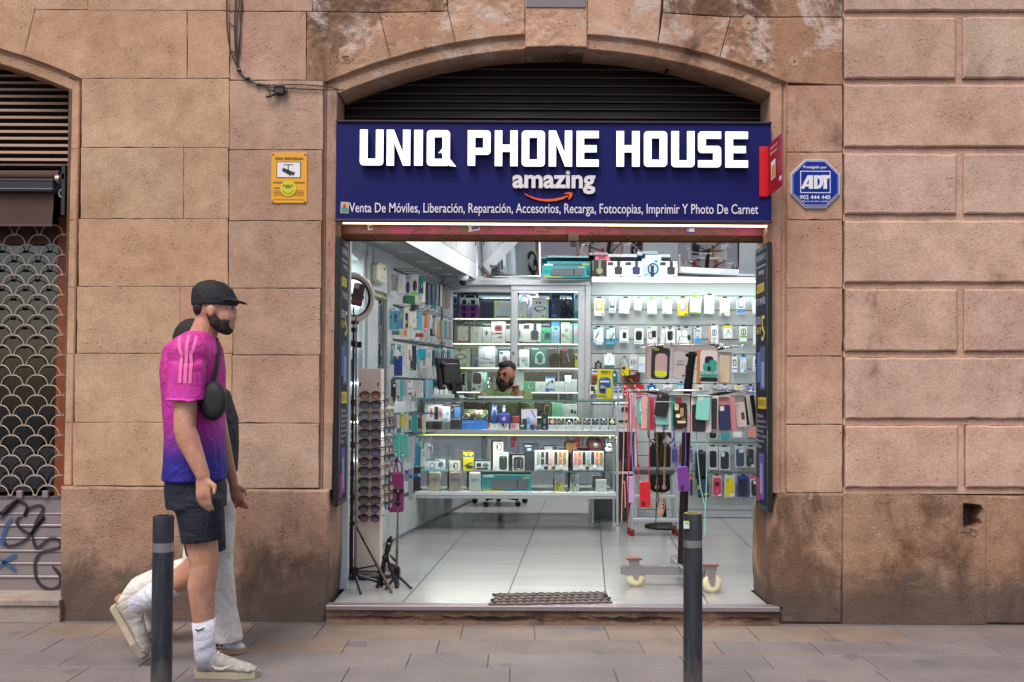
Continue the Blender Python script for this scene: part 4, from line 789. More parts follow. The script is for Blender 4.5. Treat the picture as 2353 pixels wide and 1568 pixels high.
m=MB();fr(m,1039,671,1172.5,1118,.045,.049,GLS,0);m.obj('pane',d1);m=MB();fr(m,1188.5,669,1328,1118,.004,.008,GLS,0);m.obj('pane',d2);m=MB();fr(m,1177,808,1182,816,-.022,-.014,C('8b8d90',.3,.7));m.obj('handle',d2)
CBK=C('7f858a',.08,.85,.02)
m=MB();fr(m,1016,650,1357,1125,.385,.395,CBK,0);part(m,'mirror_back',gc)
m=MB()
for x in(1052,1196):fr(m,x-7,671,x+9,1118,.34,.38,C('e6e9e9',.5,0,.02),0)
fr(m,1026,671,1030,1118,.06,.38,WHT,0);fr(m,1340,671,1344,1118,.06,.38,WHT,0);part(m,'inner_panel',gc)
m=MB()
for x in(1088,1288):fr(m,x-3,671,x+1,1118,.33,.345,C('b9bec2',.3,.6),0)
part(m,'shelf_track',gc)
SHY=[732.5,789.8,845.3,900.8,957.5,1010];SZ=[]
for i,y in enumerate(SHY):
 p=P(1180,y,YB+.1);SZ.append(p.z);a,b=P(1027,y,YB+.1).x,P(1343,y,YB+.1).x;m=MB();m.box(a,b,YB+.09,YB+.375,p.z-.008,p.z,SHG);s_=part(m,'shelf',gc)
 m=MB();m.box(a+.01,b-.01,YB+.081,YB+.089,p.z-.012,p.z-.001,EM('F3FADF',.9 if i<5 else 1.));m.obj('led_strip',s_)
m=MB();a,b=P(1027,700,YB).x,P(1343,700,YB).x;zt_=P(1180,668,YB).z;m.box(a,b,YB+.1,YB+.12,zt_-.004,zt_+.01,EM('F4FAFF',1.2));part(m,'led_strip',gc)
la=bpy.data.lights.new('cabinet_light','AREA');la.shape='RECTANGLE';la.size=1.2;la.size_y=.03;la.energy=2;la.color=(.92,.98,1);lo=bpy.data.objects.new('cabinet_light',la);COL.objects.link(lo);lo.parent=gc;lo.location=(0.0,.2,zt_-.32)
for z_ in SZ[:4]:
 la2=bpy.data.lights.new('shelf_light','AREA');la2.shape='RECTANGLE';la2.size=1.2;la2.size_y=.02;la2.energy=1.1;la2.color=(.94,1,.95);lo=bpy.data.objects.new('shelf_light',la2);COL.objects.link(lo);lo.parent=gc;lo.location=(0,.11,z_-.02-.3)
 # ---- glass counter
YC=8.55;CD=.34
ct=T('glass_counter','long glass display counter with white frame standing on thin legs','counter',(.1,YC,FZ))
def fc(mb,x0,y0,x1,y1,d0,d1,mat,b=.002):a,bb,z0,z1=RC(x0,y0,x1,y1,YC);mb.box(a,bb,YC+d0,YC+d1,z0,z1,mat,b)
m=MB()
for d0 in(0,CD-.03):
 fc(m,1416,924.5,1421.5,1212,d0,d0+.022,ALU);fc(m,1415,1212.5,1424,1227,d0-.004,d0+.026,WHT);fc(m,944,996,952,1226,d0,d0+.022,ALU);fc(m,973,924,977,985,d0,d0+.015,ALU)if d0 else None
fc(m,972,920.5,1416,924.5,0,.025,GREY);fc(m,952,988.5,1416,998,0,.03,C('b7bbbf',.3,.4));fc(m,945,1131,1416,1139,-.003,.03,PLW);fc(m,945,1139.3,1416,1146.5,0,.03,ALU);part(m,'frame',ct)
m=MB();a,b,z0,z1=RC(952,988.8,1416,998,YC);m.box(a,b,YC+.031,YC+CD,z1-.014,z1-.002,WHT);part(m,'upper_shelf',ct)
m=MB();a,b,z0,z1=RC(950,1131,1416,1140,YC);m.box(a,b,YC+.031,YC+CD,z1-.016,z1-.006,WHT);ZB_=z1-.006;part(m,'floor_panel',ct)
ZU=RC(952,988.8,1416,998,YC)[3]-.002
TOPG=GLASS('counter_top_glass',(.62,.82,.76),.1,op=.1,opc=(.2,.45,.4))
m=MB();a,b,z0,z1=RC(965,917.5,1423,920.3,YC);m.box(a,b,YC-.02,YC+CD+.05,z0,z0+.011,TOPG);ZT=z0+.011;part(m,'top',ct)
ZM=P(1200,1083.5,YC+.1).z
m=MB();a,b=P(953,1083,YC+.1).x,P(1411,1083,YC+.1).x;m.box(a,b,YC+.12,YC+CD-.02,ZM-.007,ZM,SHG);part(m,'middle_shelf',ct)
m=MB();fc(m,952.5,998.5,1415.5,1131,.004,.007,GLS,0);part(m,'front_pane',ct);m=MB();fc(m,977,925,1415.5,988,.004,.007,GLS,0);part(m,'upper_pane',ct)
m=MB();fc(m,957,999.5,1414,1001.7,.02,.028,EM('F2F6A0',1.0));part(m,'led_strip',ct)
la=bpy.data.lights.new('counter_light','AREA');la.shape='RECTANGLE';la.size=1.6;la.size_y=.02;la.energy=6;la.color=(1,1,.88);lo=bpy.data.objects.new('counter_light',la);COL.objects.link(lo);lo.parent=ct;lo.location=(0,.05,RC(957,999,1414,1002,YC)[2]-FZ-.01);lo.rotation_euler=(rad(-20),0,0)
MD=C('c4c8cc',.03,1,0)
m=MB();fc(m,1192,1003,1414,1131,CD-.012,CD-.006,MD,0);part(m,'mirror_door',ct)
m=MB();i0=0;fc(m,953,1003,1190,1131,CD-.012,CD-.006,MD,0);a=P(1190,1060,YC+CD);m.xf(Matrix.Translation((a.x,a.y,0))@Matrix.Rotation(rad(7),4,'Z')@Matrix.Translation((-a.x,-a.y,0)));part(m,'mirror_door',ct)
la=bpy.data.lights.new('counter_light','AREA');la.shape='RECTANGLE';la.size=1.6;la.size_y=.03;la.energy=2.4;la.color=(1,1,.96);lo=bpy.data.objects.new('counter_light',la);COL.objects.link(lo);lo.parent=ct;lo.location=(0,.04,ZT-.03-FZ);lo.rotation_euler=(rad(-15),0,0)  # added fill under the counter top to brighten the upper shelf goods
# ---- products
def prod(name,rect,Y,c,depth,base,pats,label,cat,group=None,rot=0.,yaw=0.,side=None,zfloor=None,rough=.35,hook=None,bev=.0015):
 """printed carton: body plus its printed areas (u0,v0,u1,v1,colour[,shape]) raised a hair on the front"""
 X0,X1,Z0,Z1=RC(*rect,Y,c)
 if zfloor is not None:Z0=zfloor+.0005
 w,h=X1-X0,Z1-Z0;m=MB();bm=C(base,rough);m.box(X0,X1,Y,Y+depth,Z0,Z1,bm,bev)
 if side:m.box(X1-.0005,X1+.001,Y+.004,Y+depth-.002,Z0+.002,Z1-.002,C(side,rough))
 for k,pt in enumerate(pats):
  u0,v0,u1,v1,col=pt[:5];sp_=pt[5]if len(pt)>5 else 'r';x0,x1,z1,z0=X0+w*u0,X0+w*u1,Z1-h*v0,Z1-h*v1;yy_=Y-.0006-.0004*k;mt=C(col,rough)
  if sp_=='r':lp=[(x0,z0),(x1,z0),(x1,z1),(x0,z1)]
  elif sp_=='e':lp=ellp((x0+x1)/2,(z0+z1)/2,(x1-x0)/2,(z1-z0)/2,16)
  elif sp_=='d':lp=[(x0,z0),(x0+(x1-x0)*.25,z0),(x1,z1),(x0+(x1-x0)*.75,z1)]
  elif sp_=='u':lp=[(x0,z1),(x0+(x1-x0)*.25,z1),(x1,z0),(x0+(x1-x0)*.75,z0)]
  elif sp_=='t':lp=[(x1,z0),(x1,z1),(x0,(z0+z1)/2)]
  elif sp_=='o':lp=rr(x0,z0,x1,z1,min(x1-x0,z1-z0)*.3,4)
  if sp_=='g':m.loops([ellp((x0+x1)/2,(z0+z1)/2,(x1-x0)/2,(z1-z0)/2,18),ellp((x0+x1)/2,(z0+z1)/2,(x1-x0)*.38,(z1-z0)*.38,18)],yy_,Y+.0002,mt)
  elif sp_=='x':
   n=4
   for q_ in range(n):zq=z1-(z1-z0)*(q_+.2)/n;m.box(x0,x0+(x1-x0)*(1,.7,.85,.5)[q_],yy_,Y+.0002,zq-(z1-z0)/n*.45,zq,mt)
  else:m.loops([lp],yy_,Y+.0002,mt)
 if hook:
  cx_=(X0+X1)/2;m.slab([(cx_-w*.22,Z1-.002),(cx_+w*.22,Z1-.002),(cx_+w*.2,Z1+.016),(cx_-w*.2,Z1+.016)],Y+.004,Y+.006,C(hook,.4));m.tube([(cx_,YB+.0,Z1+.012),(cx_,Y-.01,Z1+.010),(cx_,Y-.016,Z1+.02)],.0022,CHR,5)
 if rot or yaw:
  cx_=(X0+X1)/2;pv=Vector((cx_,Y+depth/2,Z1 if hook else Z0));M=Matrix.Translation(pv)@Matrix.Rotation(rad(yaw),4,'Z')@Matrix.Rotation(rad(rot),4,'Y')@Matrix.Translation(-pv);m.xf(M)
 return one(m,name,label,cat,group)
 # ==== goods on the slat wall
YW=YB-.075
def row(c,rowname,items,nm='hanging_pack',cat='packet',Y=None,grp=None,depth=.035):
 for i,it in enumerate(items):
  rect,base,pats,desc=it[:4];kw=it[4]if len(it)>4 else{}
  kw=dict(kw);rot=kw.pop('rot',R.uniform(-1.5,1.5));hook=kw.pop('hook','1d1e20');n=kw.pop('name',nm);ct_=kw.pop('cat',cat)
  prod(n,rect,Y or YW,c,kw.pop('d',depth),base,pats,f"{desc}, {rowname}",ct_,grp,rot=rot,hook=hook,**kw)
GN,YE,TE,WH,BKc,BU='7fd01e','d8d012','1c8fa8','e4e6e6','1c1d20','2a5fb0'
chg=lambda tab:[(.1,.0,.55,.07,tab),(.3,.35,.65,.75,'c9cdd0','d'),(.55,.2,.85,.55,'b9bec2','d'),(.1,.92,.6,.95,'7b8084')]
row('3','slat wall top row',[((82,797,203,1008),WH,[(.05,.16,.95,.72,YE,'o'),(.2,.22,.8,.66,'a9abb3','o'),(.33,.28,.67,.55,'e9e9ec'),(.08,.03,.35,.1,YE),(.75,.86,.9,.95,'2f3215','e')],'white charger box with a yellow ringed window, first beside the cabinet'),((260,790,345,972),'d5dadb',[(.1,.2,.8,.68,'5e6a70'),(.25,.2,.7,.5,'e4e8e9'),(.1,.82,.9,.9,'9fb0b6')],'narrow pale charger box with a grey window, second from the cabinet',{'hook':'d5dadb'}),((397,795,524,980),WH,[(.06,.03,.35,.12,'3aa0a0'),(.2,.88,.3,.92,'55a0a0'),(.1,.2,.5,.24,'a0a5a8')],'plain white tilted charger box, third from the cabinet',{'rot':7}),((572,798,660,942),WH,[(.35,.25,.6,.6,'d2d5d8','x')],'small white plain charger box, fourth from the cabinet',{'rot':4,'hook':'8a8f94'}),((722,800,832,988),WH,chg(GN),'white cable charger box with a bright green tab, fifth along',{'hook':GN}),((908,797,1023,985),WH,chg(GN),'white cable charger box with a bright green tab, sixth along',{'hook':GN}),((1090,792,1212,1005),WH,[(.0,.33,1,1,YE),(.14,.18,.86,.72,'a8a9b0','o'),(.3,.22,.65,.6,'e6e6ea'),(.3,.01,.65,.14,YE),(.66,.9,.95,.96,'3a3a14')],'white charger box with a wholly yellow lower half in the middle'),((1243,772,1378,980),WH,chg(GN)+[(.05,.93,1,1,'7ab23a')],'wide white charger box with a green underside and green tab',{'rot':3,'hook':GN}),((1417,760,1536,985),WH,[(.08,.05,.4,.13,YE),(.3,.4,.8,.75,'b9bdc2','u'),(.1,.75,.2,.8,YE)],'tall white box showing slim grey adapters under a yellow label',{'rot':2.5}),((1600,795,1716,1008),WH,[(.08,.02,.4,.09,YE),(.3,.3,.85,.65,'c3c7ca','d'),(.1,.78,.55,.82,YE),(.1,.87,.5,.97,'6a6f80'),(.75,.7,.85,.95,YE)],'tall white box with a yellow label and small foot photo'),((1800,792,1898,983),'dde6ee',[(0,0,.3,.1,'2a8fd0'),(.2,.1,.8,.62,'3d3f44','o'),(.27,.14,.73,.55,'e6e8ec','o'),(.0,.68,1,.95,'5f86b4'),(.0,.94,1,1,'9fc4e6')],'white and blue charger box with a dark rimmed window'),((1987,795,2110,988),WH,chg(GN),'last white charger box, green tabbed, by the right banner',{'hook':GN,'rot':-3})])
row('3','slat wall second row',[((70,1148,188,1362),'dfe6e8',[(0,0,.4,.1,TE),(0,.85,1,1,TE),(.15,.25,.6,.6,'2a2c2e','d'),(.2,.88,.85,.96,'dfe6e8'),(.1,.7,.3,.78,TE,'e')],'white box with a teal foot and black power bank, leftmost',{'side':TE,'rot':-2}),((222,1152,345,1362),'2f93ac',[(.04,0,.9,.62,'d4dfe2'),(.04,.02,.35,.1,TE),(.2,.4,.5,.8,'58a06a','d'),(.4,.3,.85,.75,'23272a','d'),(.1,.85,.9,.92,'cfe2e8','x')],'teal box with green and black power banks'),((386,1152,495,1335),WH,[(.35,.3,.75,.7,'22232c','o'),(.05,.03,.3,.1,'3a90d8'),(.4,.05,.9,.09,'2a2c30'),(.05,.88,.9,.95,'6fa8dc')],'white box with a navy power bank and yellow side',{'side':YE,'hook':YE}),((568,1160,678,1350),'e0e8e8',[(.14,.16,.82,.75,'222124','o'),(.2,.19,.42,.33,'3d3c40','g'),(.1,.85,.8,.9,'7a8588')],'pale box filled with a black phone shaped power bank',{'hook':'a8d8d8'}),((715,1135,838,1350),'d5d6d6',[(.05,.03,.4,.1,'4aa040'),(.15,.32,.55,.72,'33353a','o'),(.2,.36,.5,.66,'c9ced2','o'),(.48,.25,.88,.62,'1a1b1d'),(.0,.7,.8,.95,'e6dcd8')],'grey box with two black devices and a light green tag',{'side':'8aa080','hook':GN}),((893,1160,950,1352),'d0d8d2',[(.1,.05,.5,.3,'e8ebe8')],'plain pale box half hidden behind the black battery pack',{'rot':6,'d':.02}),((945,1152,1055,1352),WH,[(.16,.2,.75,.76,'202325','o'),(.62,.35,.85,.75,'6cb88a','x'),(.05,.92,1,1,'2f9a3a'),(.3,.02,.6,.1,'2a3a2a')],'white box with a black battery pack and a green foot',{'hook':'28301f'}),((1075,1150,1130,1360),'dfe1e0',[(.2,.03,.9,.14,'222'*2),(.3,.5,.8,.9,'303234','d')],'narrow white box with black print left of the round charger',{'d':.02}),((1128,1152,1252,1360),'b7bcbd',[(.08,.13,.62,.5,'e8eaea','e'),(.0,.55,.72,.95,'e2e4e4'),(.6,.4,.92,.75,'2a2c2e','e'),(.0,.88,1,1,'2f9a3a')],'grey pack with a white round wireless charger and green foot'),((1288,1150,1375,1365),'dde5ec',[(.12,.13,.84,.55,'8b9297','o'),(.22,.22,.35,.5,'f0f0f2'),(.45,.22,.58,.5,'f0f0f2'),(.66,.22,.78,.5,'f0f0f2'),(.05,.58,.98,.85,'3f97d0'),(0,.02,.3,.1,'3a90d0')],'white box with three cable plugs over a blue picture',{'side':'b9c23a'}),((1475,1124,1577,1350),WH,[(.0,.0,.12,1,'d98a50'),(.25,.23,.78,.55,'5d80a6','o'),(.38,.28,.46,.5,'f0f0f2'),(.6,.28,.68,.5,'f0f0f2'),(.3,.65,.75,.75,'8fb6dc','x'),(.35,.84,.55,.93,'3a8ad0','e')],'white box with an orange edge and a pair of white plugs',{'side':'4a90cc'}),((1632,1124,1748,1283),'d6d8cc',[(.0,.0,1,.15,'d8d828'),(.1,.2,.9,.9,'e9e9ea'),(.2,.3,.7,.8,'c2c2c6','d'),(.4,.35,.9,.7,'b5b8a0','u')],'yellow topped plastic bag of white cables',{'name':'cable_bag','cat':'bag','rot':-2,'rough':.15}),((1838,1134,1924,1330),WH,[(.16,.15,.84,.55,'5c7246','o'),(.3,.2,.42,.48,'eee'*2),(.58,.2,.7,.48,'eee'*2),(.05,.58,.95,.68,'78b83a'),(0,.93,1,1,'6fae3c')],'white box with a green window and two white plugs'),((2008,1124,2105,1368),WH,[(.25,.5,.38,.92,'232428'),(.62,.5,.75,.92,'232428'),(.0,.93,1,1,'d0c822'),(.1,.2,.6,.23,'8a8f92')],'white box with two black cables and a yellow foot')])
row('f','slat wall third row',[((55,320,215,505),'d9dcdc',[(.05,.05,.9,.8,'eef0f0','o'),(.3,.2,.6,.7,'c4c8ca','d'),(.05,.8,.95,1,'2d6a70')],'shiny silver white bag with a dark teal foot',{'rough':.15,'hook':WH,'name':'plastic_bag','cat':'bag'}),((300,365,408,615),'9aa0a0',[(.05,.5,1,1,'d5b80e'),(.1,.52,.55,.66,'1f1d12'),(.1,.72,.5,.98,'2a2713','u'),(.3,.1,.8,.45,'d9dcde','u')],'clear topped yellow headset pack with black lettering',{'rough':.2,'hook':'66696c'}),((415,325,540,540),'b4b9bb',[(.1,.05,.9,.45,'c9cdd0'),(.25,.3,.35,.6,'55585c'),(.5,.28,.6,.6,'55585c'),(.75,.3,.82,.55,'aa4040'),(.1,.75,.45,.88,'e8eaea')],'clear bag of grey earphones',{'rough':.15,'hook':'c2c6c8','name':'plastic_bag','cat':'bag'}),((550,350,645,572),'d7dfe4',[(.05,.4,1,1,'c2d4e2'),(.2,.45,.8,.55,'6f8aa2','x'),(.1,.65,.8,.8,'e8eef2','d')],'pale blue cable pack with a green and blue tab',{'hook':'66cc30'}),((1885,345,1958,590),WH,[(.1,.17,.8,.55,'4e6b3e','o'),(.3,.25,.6,.5,'e8e8e8'),(.05,.68,.9,.74,'6a4fa8'),(0,.93,1,1,'3f88c0')],'green windowed white cable box left of the blue one'),((2008,330,2088,577),'dfe6ee',[(0,0,1,.11,'2488d8'),(.1,.2,.9,.3,'9fc6ea','x'),(.2,.42,.4,.8,'b4bcd0'),(.6,.42,.8,.8,'b4bcd0'),(.55,.84,.9,.97,'3a96e0','e')],'blue topped white data cable box'),((2192,347,2290,558),WH,[(.18,.15,.84,.56,'5d7048','o'),(.3,.22,.45,.5,'ddd'*2),(.58,.22,.72,.5,'ddd'*2),(.1,.62,.9,.7,'6a4fa8'),(.08,.8,.25,.9,'5a4a98','e'),(0,.97,1,1,'78b83a')],'green windowed white cable box at the far right')],Y=YW)
row('6','left end of the slat wall',[((862,0,932,60),'2a2b2e',[(.3,.2,.7,.9,'dadcdc','g')],'small black and white blister above the yellow stand',{'d':.02}),((832,72,900,215),'7a4a34',[(0,0,1,.35,'e6e2de'),(.1,.1,.95,.25,'3a58a8'),(.0,.36,1,.5,'d06a2a'),(.15,.6,.85,.85,'5c3a2c','o')],'orange and white memory card blister beside the yellow stand',{'d':.02}),((810,238,892,345),'d8d6d0',[(.1,.1,.6,.6,'3a3630','o'),(.45,.4,.75,.85,'4a5a40'),(.1,.9,.9,1,'2a2c2e')],'white memory card blister low behind the yellow stand',{'d':.02}),((1050,105,1095,210),'20606c',[(.1,.1,.6,.4,'d9e2e2','e')],'small teal packet just right of the yellow stand',{'d':.02})])
row('f','slat wall fourth row',[((360,545,575,708),'4a1c18',[(.33,.05,.8,.4,'cfcfca','x'),(.3,.75,.6,1,'b0a020','u'),(.0,.55,.3,.9,'6e2420','u'),(.65,.5,.95,.85,'7c3028','d')],'dark red crumpled foil packets',{'rough':.15,'name':'foil_packet','cat':'bag','rot':3}),((335,740,420,910),'b51c1c',[(.1,.1,.35,.25,'e8d8d8','e'),(.5,.1,.9,.3,'d86a60','x'),(.1,.75,.4,.95,'e0b0b0','e')],'tall red card with white logo dots'),((475,745,628,860),'b8201c',[(.1,.1,.22,.3,'e8d8d8','e'),(.1,.4,.6,.7,'d86a60','x')],'wide red card right of the tall red one'),((188,770,258,950),'aab0b4',[(.1,.1,.9,.25,'5a74a8'),(.15,.35,.85,.52,'2b2c30'),(.25,.38,.5,.5,'c87818','e'),(.2,.8,.8,.95,'dfe2e4')],'grey payment sticker card with an orange dot'),((262,765,330,950),'b2b8bc',[(.1,.05,.9,.2,'5a74a8'),(.15,.35,.85,.52,'2b2c30'),(.45,.38,.75,.5,'3a80d0','e'),(.2,.8,.8,.95,'dfe2e4')],'grey payment sticker card with a blue dot'),((676,750,793,815),'2360b8',[(.2,.6,.7,.85,'cfd8ec')],'small tilted blue card',{'rot':-6}),((897,745,1033,840),'dadddf',[(.1,.1,.9,.4,'eceeee'),(.2,.5,.8,1.2,'2a2c30','g')],'white bag with a coiled black cable'),((1107,722,1213,830),'4a9ec4',[(0,.35,1,.8,'dfe8ee'),(.1,.45,.9,.65,'6aa6c8','x')],'light blue and white cable bag left of the pole'),((1372,745,1475,830),'dcdcd4',[(0,.3,.35,.7,'d8c418'),(.4,.5,.8,.9,'38445c')],'white yellow and navy small pack right of the pole'),((1592,748,1685,830),'a9adac',[(.2,.2,.8,.5,'c2c8b8'),(.1,.6,.9,.9,'84807c')],'small grey clear pack',{'rough':.15}),((1712,752,1853,850),'bfc2cc',[(.1,.5,.9,.9,'6a4a9a','o')],'clear bag with a purple thing in it',{'rough':.15}),((1924,755,2038,850),'dfe0dc',[(.1,.2,.9,.5,'d8cc24'),(.2,.75,.8,1,'4a4c50')],'white pack with a yellow stripe'),((2098,760,2200,875),'6a64a8',[(.2,.1,.8,.35,'9aa8d0'),(.3,.6,.7,.8,'b4b0d8')],'purple pack next to the banner')],depth=.03)
case=lambda c1,top='d9dcdd':[(.12,.18,.88,.92,c1,'o'),(.2,.22,.45,.38,'15161a','o'),(.25,.24,.4,.36,'4a4c52','e')]
row('7','slat wall fifth row',[((905,650,983,748),'b9bdbf',case('232428'),'dark case in a clear bag, first right of the rack'),((1003,650,1098,752),'7fb0b4',[(.1,.3,.9,.95,'2f8c92','o'),(.2,.5,.8,.8,'59b4b8','x')],'teal cord in a clear bag'),((1107,645,1193,735),'c9cccf',[(.15,.2,.85,.9,'e4e6e6','o')],'white case in a clear bag'),((1230,640,1318,748),'6fa4a2',[(.08,.05,.85,.85,'d8877e','o'),(.0,.85,.95,1,'2e7a80')],'coral pink case with a teal card'),((1326,645,1365,752),'d59aa0',[(.2,.1,.9,.9,'d8707c','o')],'narrow pink case at the banner edge')],'phone_case_pack','phone case',depth=.02)
row('7','slat wall sixth row',[((593,805,655,955),'8a86a6',[(.15,.15,.85,.9,'4a4678','o')],'purple case seen behind the rack pole'),((665,800,690,950),'8a4a42',[(.1,.1,.9,.9,'6a2a24')],'narrow brown case seen behind the rack pole'),((746,820,778,960),'b0a8c8',[(.15,.1,.85,.9,'6a5a9a','o')],'lilac case just right of the rack pole'),((800,850,885,1080),'17171a',[(.1,.02,.9,.08,'4a4660')],'long black pouch hanging right of the rack pole'),((905,810,983,1000),'bfc4c8',case('1f2024'),'black case with a square camera window, first right of the pouch'),((997,812,1088,1008),'b4c2c2',[(.14,.2,.9,.95,'2d3236','o'),(.2,.22,.5,.42,'cfd4d6','o')],'dark slate case with a clear camera cut out'),((1127,805,1213,985),'aeb4be',[(.1,.12,.9,.95,'3f4a60','o'),(.4,.15,.85,.3,'ccd2d8'),(.35,.58,.7,.8,'23404a','g')],'navy case with a finger ring and white label'),((1216,812,1298,985),'a2a098',[(.1,.1,.85,.95,'282a2e','o'),(.15,.15,.35,.45,'505258','o'),(.4,.55,.65,.75,'1f7a68','e'),(.6,.85,.9,.95,'d4d6d6')],'black case with a green gem ring'),((1306,808,1362,990),'b0b4b0',[(0,0,1,.12,'3fa82e'),(.15,.2,.9,.95,'26282c','o'),(.3,.28,.9,.42,'d8dada')],'black case under a green header at the banner edge')],'phone_case_pack','phone case',depth=.02)
row('7','slat wall lowest row',[((746,1050,782,1225),'9a9c9c',[(0,0,1,.1,'c86a2a'),(.15,.18,.85,.95,'3c4046','o')],'dark case with an orange header beside the rack pole'),((806,1060,900,1235),'26303c',[(.1,.2,.9,.9,'2a4668','o'),(.0,.4,.2,.6,'b8a818'),(.5,.8,.95,.9,'b0a020')],'blue and black tilted pouch with yellow marks',{'rot':-6}),((940,1052,1018,1225),'c9a2aa',[(.08,.1,.92,.95,'c43a5e','o'),(.25,.3,.75,.5,'3a2430','o'),(.35,.65,.6,.82,'d0708c'),(.6,.9,.9,.98,'e4e4e4')],'raspberry pink case with a dark window'),((1042,1046,1130,1235),'c2c6c0',[(.12,.14,.9,.95,'d8c414','o'),(.15,.17,.4,.32,'b0a018','o'),(.5,.82,.92,.92,'e4e4e0')],'bright yellow case in a clear bag'),((1152,1054,1246,1230),'24408c',[(.12,.12,.9,.98,'2a2e38','o'),(.2,.18,.35,.5,'11131a','o'),(.35,.45,.75,.72,'11131a','g')],'dark case on a royal blue card'),((1255,1052,1343,1228),'b8bcbe',[(0,0,1,.14,'d0407e'),(.08,.2,.9,.97,'24252a','o'),(.3,.25,.85,.4,'d8dada')],'black case under a pink header next to the banner')],'phone_case_pack','phone case',depth=.02)
# ==== goods standing along the top shelf
TEAL='0f8a90'
def kbox(rect,Y,c,zf,label,up=False,rot=0):
 o=prod('keyboard_box',rect,Y,c,.05,TEAL,[(.2,.3,.93,.9,'34383e','o'),(.82,.14,.95,.22,'c9c22a'),(.04,.42,.16,.6,'0b7076','x'),(.03,.93,.45,1,'b8b02a')],label,'keyboard box','teal keyboard boxes',zfloor=zf,rot=rot)
 X0,X1,Z0,Z1=RC(*rect,Y,c);h=rect[3]-rect[1];w=rect[2]-rect[0];dz=zf-Z0;M=Matrix.Translation((0,0,dz))
 if up:M=Matrix.Translation((0,0,dz))@Matrix.Translation(((X0+X1)/2,0,(Z0+Z1)/2))@Matrix.Rotation(PI,4,'Y')@Matrix.Translation((-(X0+X1)/2,0,-(Z0+Z1)/2))
 r_=lambda u0,v0,u1,v1:(rect[0]+w*u0,rect[1]+h*v0,rect[0]+w*u1,rect[1]+h*v1)
 text_mb('OFFICE WIRED KEYBOARD',r_(.27,.08,.89,.2),Y-.0028,C('11343a'),c,ext=.0008,bold=.012,M=M).obj('lettering',o);text_mb('weibo',r_(.04,.06,.24,.2),Y-.0028,C('e8ecec'),c,ext=.0008,bold=.04,M=M).obj('lettering',o);text_mb('FC-530',r_(.03,.82,.17,.92),Y-.0028,C('c9c22a'),c,ext=.0008,bold=.02,M=M).obj('lettering',o)
 k=MB();kw_,kh=(X1-X0),(Z1-Z0)
 for rj in range(5):
  for ci in range(19):
   if ci in(13,):continue
   u=.215+ci*.0374;v=.36+rj*.104;k.box(X0+kw_*u,X0+kw_*(u+.03),Y-.0032,Y-.0012,Z1-kh*(v+.08)+dz,Z1-kh*v+dz,C('6a7078',.4))
 k.xf(Matrix.Translation((0,0,0))if not up else Matrix.Translation((0,0,-dz))@M);k.obj('printed_keys',o);return o
kbox((1262,393,1800,575),YB-.16,'2',ZS,'teal wired keyboard box standing upright in front on the top shelf')
kbox((1320,350,1848,550),YB-.08,'2',ZS,'second teal keyboard box upside down behind the first one',up=True)
hp=lambda hc:[(.04,.05,.36,.25,'2c2d31'),(.06,.07,.12,.12,'c83a3a'),(.58,.0,.76,.3,hc),(.42,.3,.88,.62,hc,'e'),(.44,.5,.86,.8,hc,'o'),(0,.92,1,1,'1e1f22'),(.7,.86,1,.95,'26272a','u')]
prod('headphone_box',(52,333,232,565),YB-.16,'3',.07,'1c1d1f',[(.45,.02,.62,.45,'7c7f5e'),(.3,.42,.75,.8,'7f8262','e'),(.4,.5,.66,.72,'8f9272','e'),(.05,.05,.12,.6,'6a6c6c'),(.55,.85,.9,.95,'85878a','x')],'black box with olive green headphones, on the top shelf','headphone box','headphone boxes on the top shelf',zfloor=ZS)
prod('headphone_box',(233,350,447,565),YB-.16,'3',.08,'dfe0e2',hp('2e3036'),'white box with black headphones beside the black headphone box','headphone box','headphone boxes on the top shelf',zfloor=ZS)
prod('headphone_box',(450,350,662,565),YB-.16,'3',.08,'dfe0e2',hp('2b3260'),'white box with navy blue headphones on the top shelf','headphone box','headphone boxes on the top shelf',zfloor=ZS)
prod('headphone_box',(663,318,868,565),YB-.16,'3',.09,'9fc0dc',[(.0,.0,1,.3,'c8d8e8'),(.3,.22,.95,.85,'23262c','g'),(.48,.35,.68,.98,'23262c'),(.68,.05,.92,.22,'3a90d0','e'),(0,.75,.5,.9,'5a90c4','d')],'light blue box with headphones on a stand','headphone box','headphone boxes on the top shelf',zfloor=ZS)
prod('headphone_box',(866,350,1083,565),YB-.16,'3',.08,'dfe0e2',hp('2e3036'),'white box with black headphones at the right end of the row','headphone box','headphone boxes on the top shelf',zfloor=ZS)
prod('gift_box',(95,290,270,565),YB-.05,'3',.08,'c8688a',[(.2,0,.7,.12,'a02838')],'pink box peeping over the black headphone box','box',zfloor=ZS)
prod('gift_box',(700,270,890,565),YB-.05,'3',.08,'a9c2cf',[(.05,.04,.95,.12,'c2d4de')],'pale blue box peeping over the headphone stand box','box',zfloor=ZS)
wl=T('wire_tangle','tangle of thin dark red wires lying on the top shelf','wires',P(1130,640,YB-.05));m=MB();rw=random.Random(4)
for k in range(16):
 pts=[];x,y=rw.uniform(488,560),rw.uniform(430,470)
 ex=rw.uniform(560,900);
 for j in range(8):u=j/7;pts.append(P(x+(ex-x)*u+rw.uniform(-12,12),420+150*min(1,u*1.6)**.7+rw.uniform(-10,6),YB-.1+rw.uniform(-.03,.05),'2'))
 pts=[Vector((p.x,p.y,max(p.z,ZS+.004)))for p in pts];m.tube(pts,.0022,C(('3a2220','2a2324','5a2a26')[k%3],.6),5)
part(m,'wires',wl)
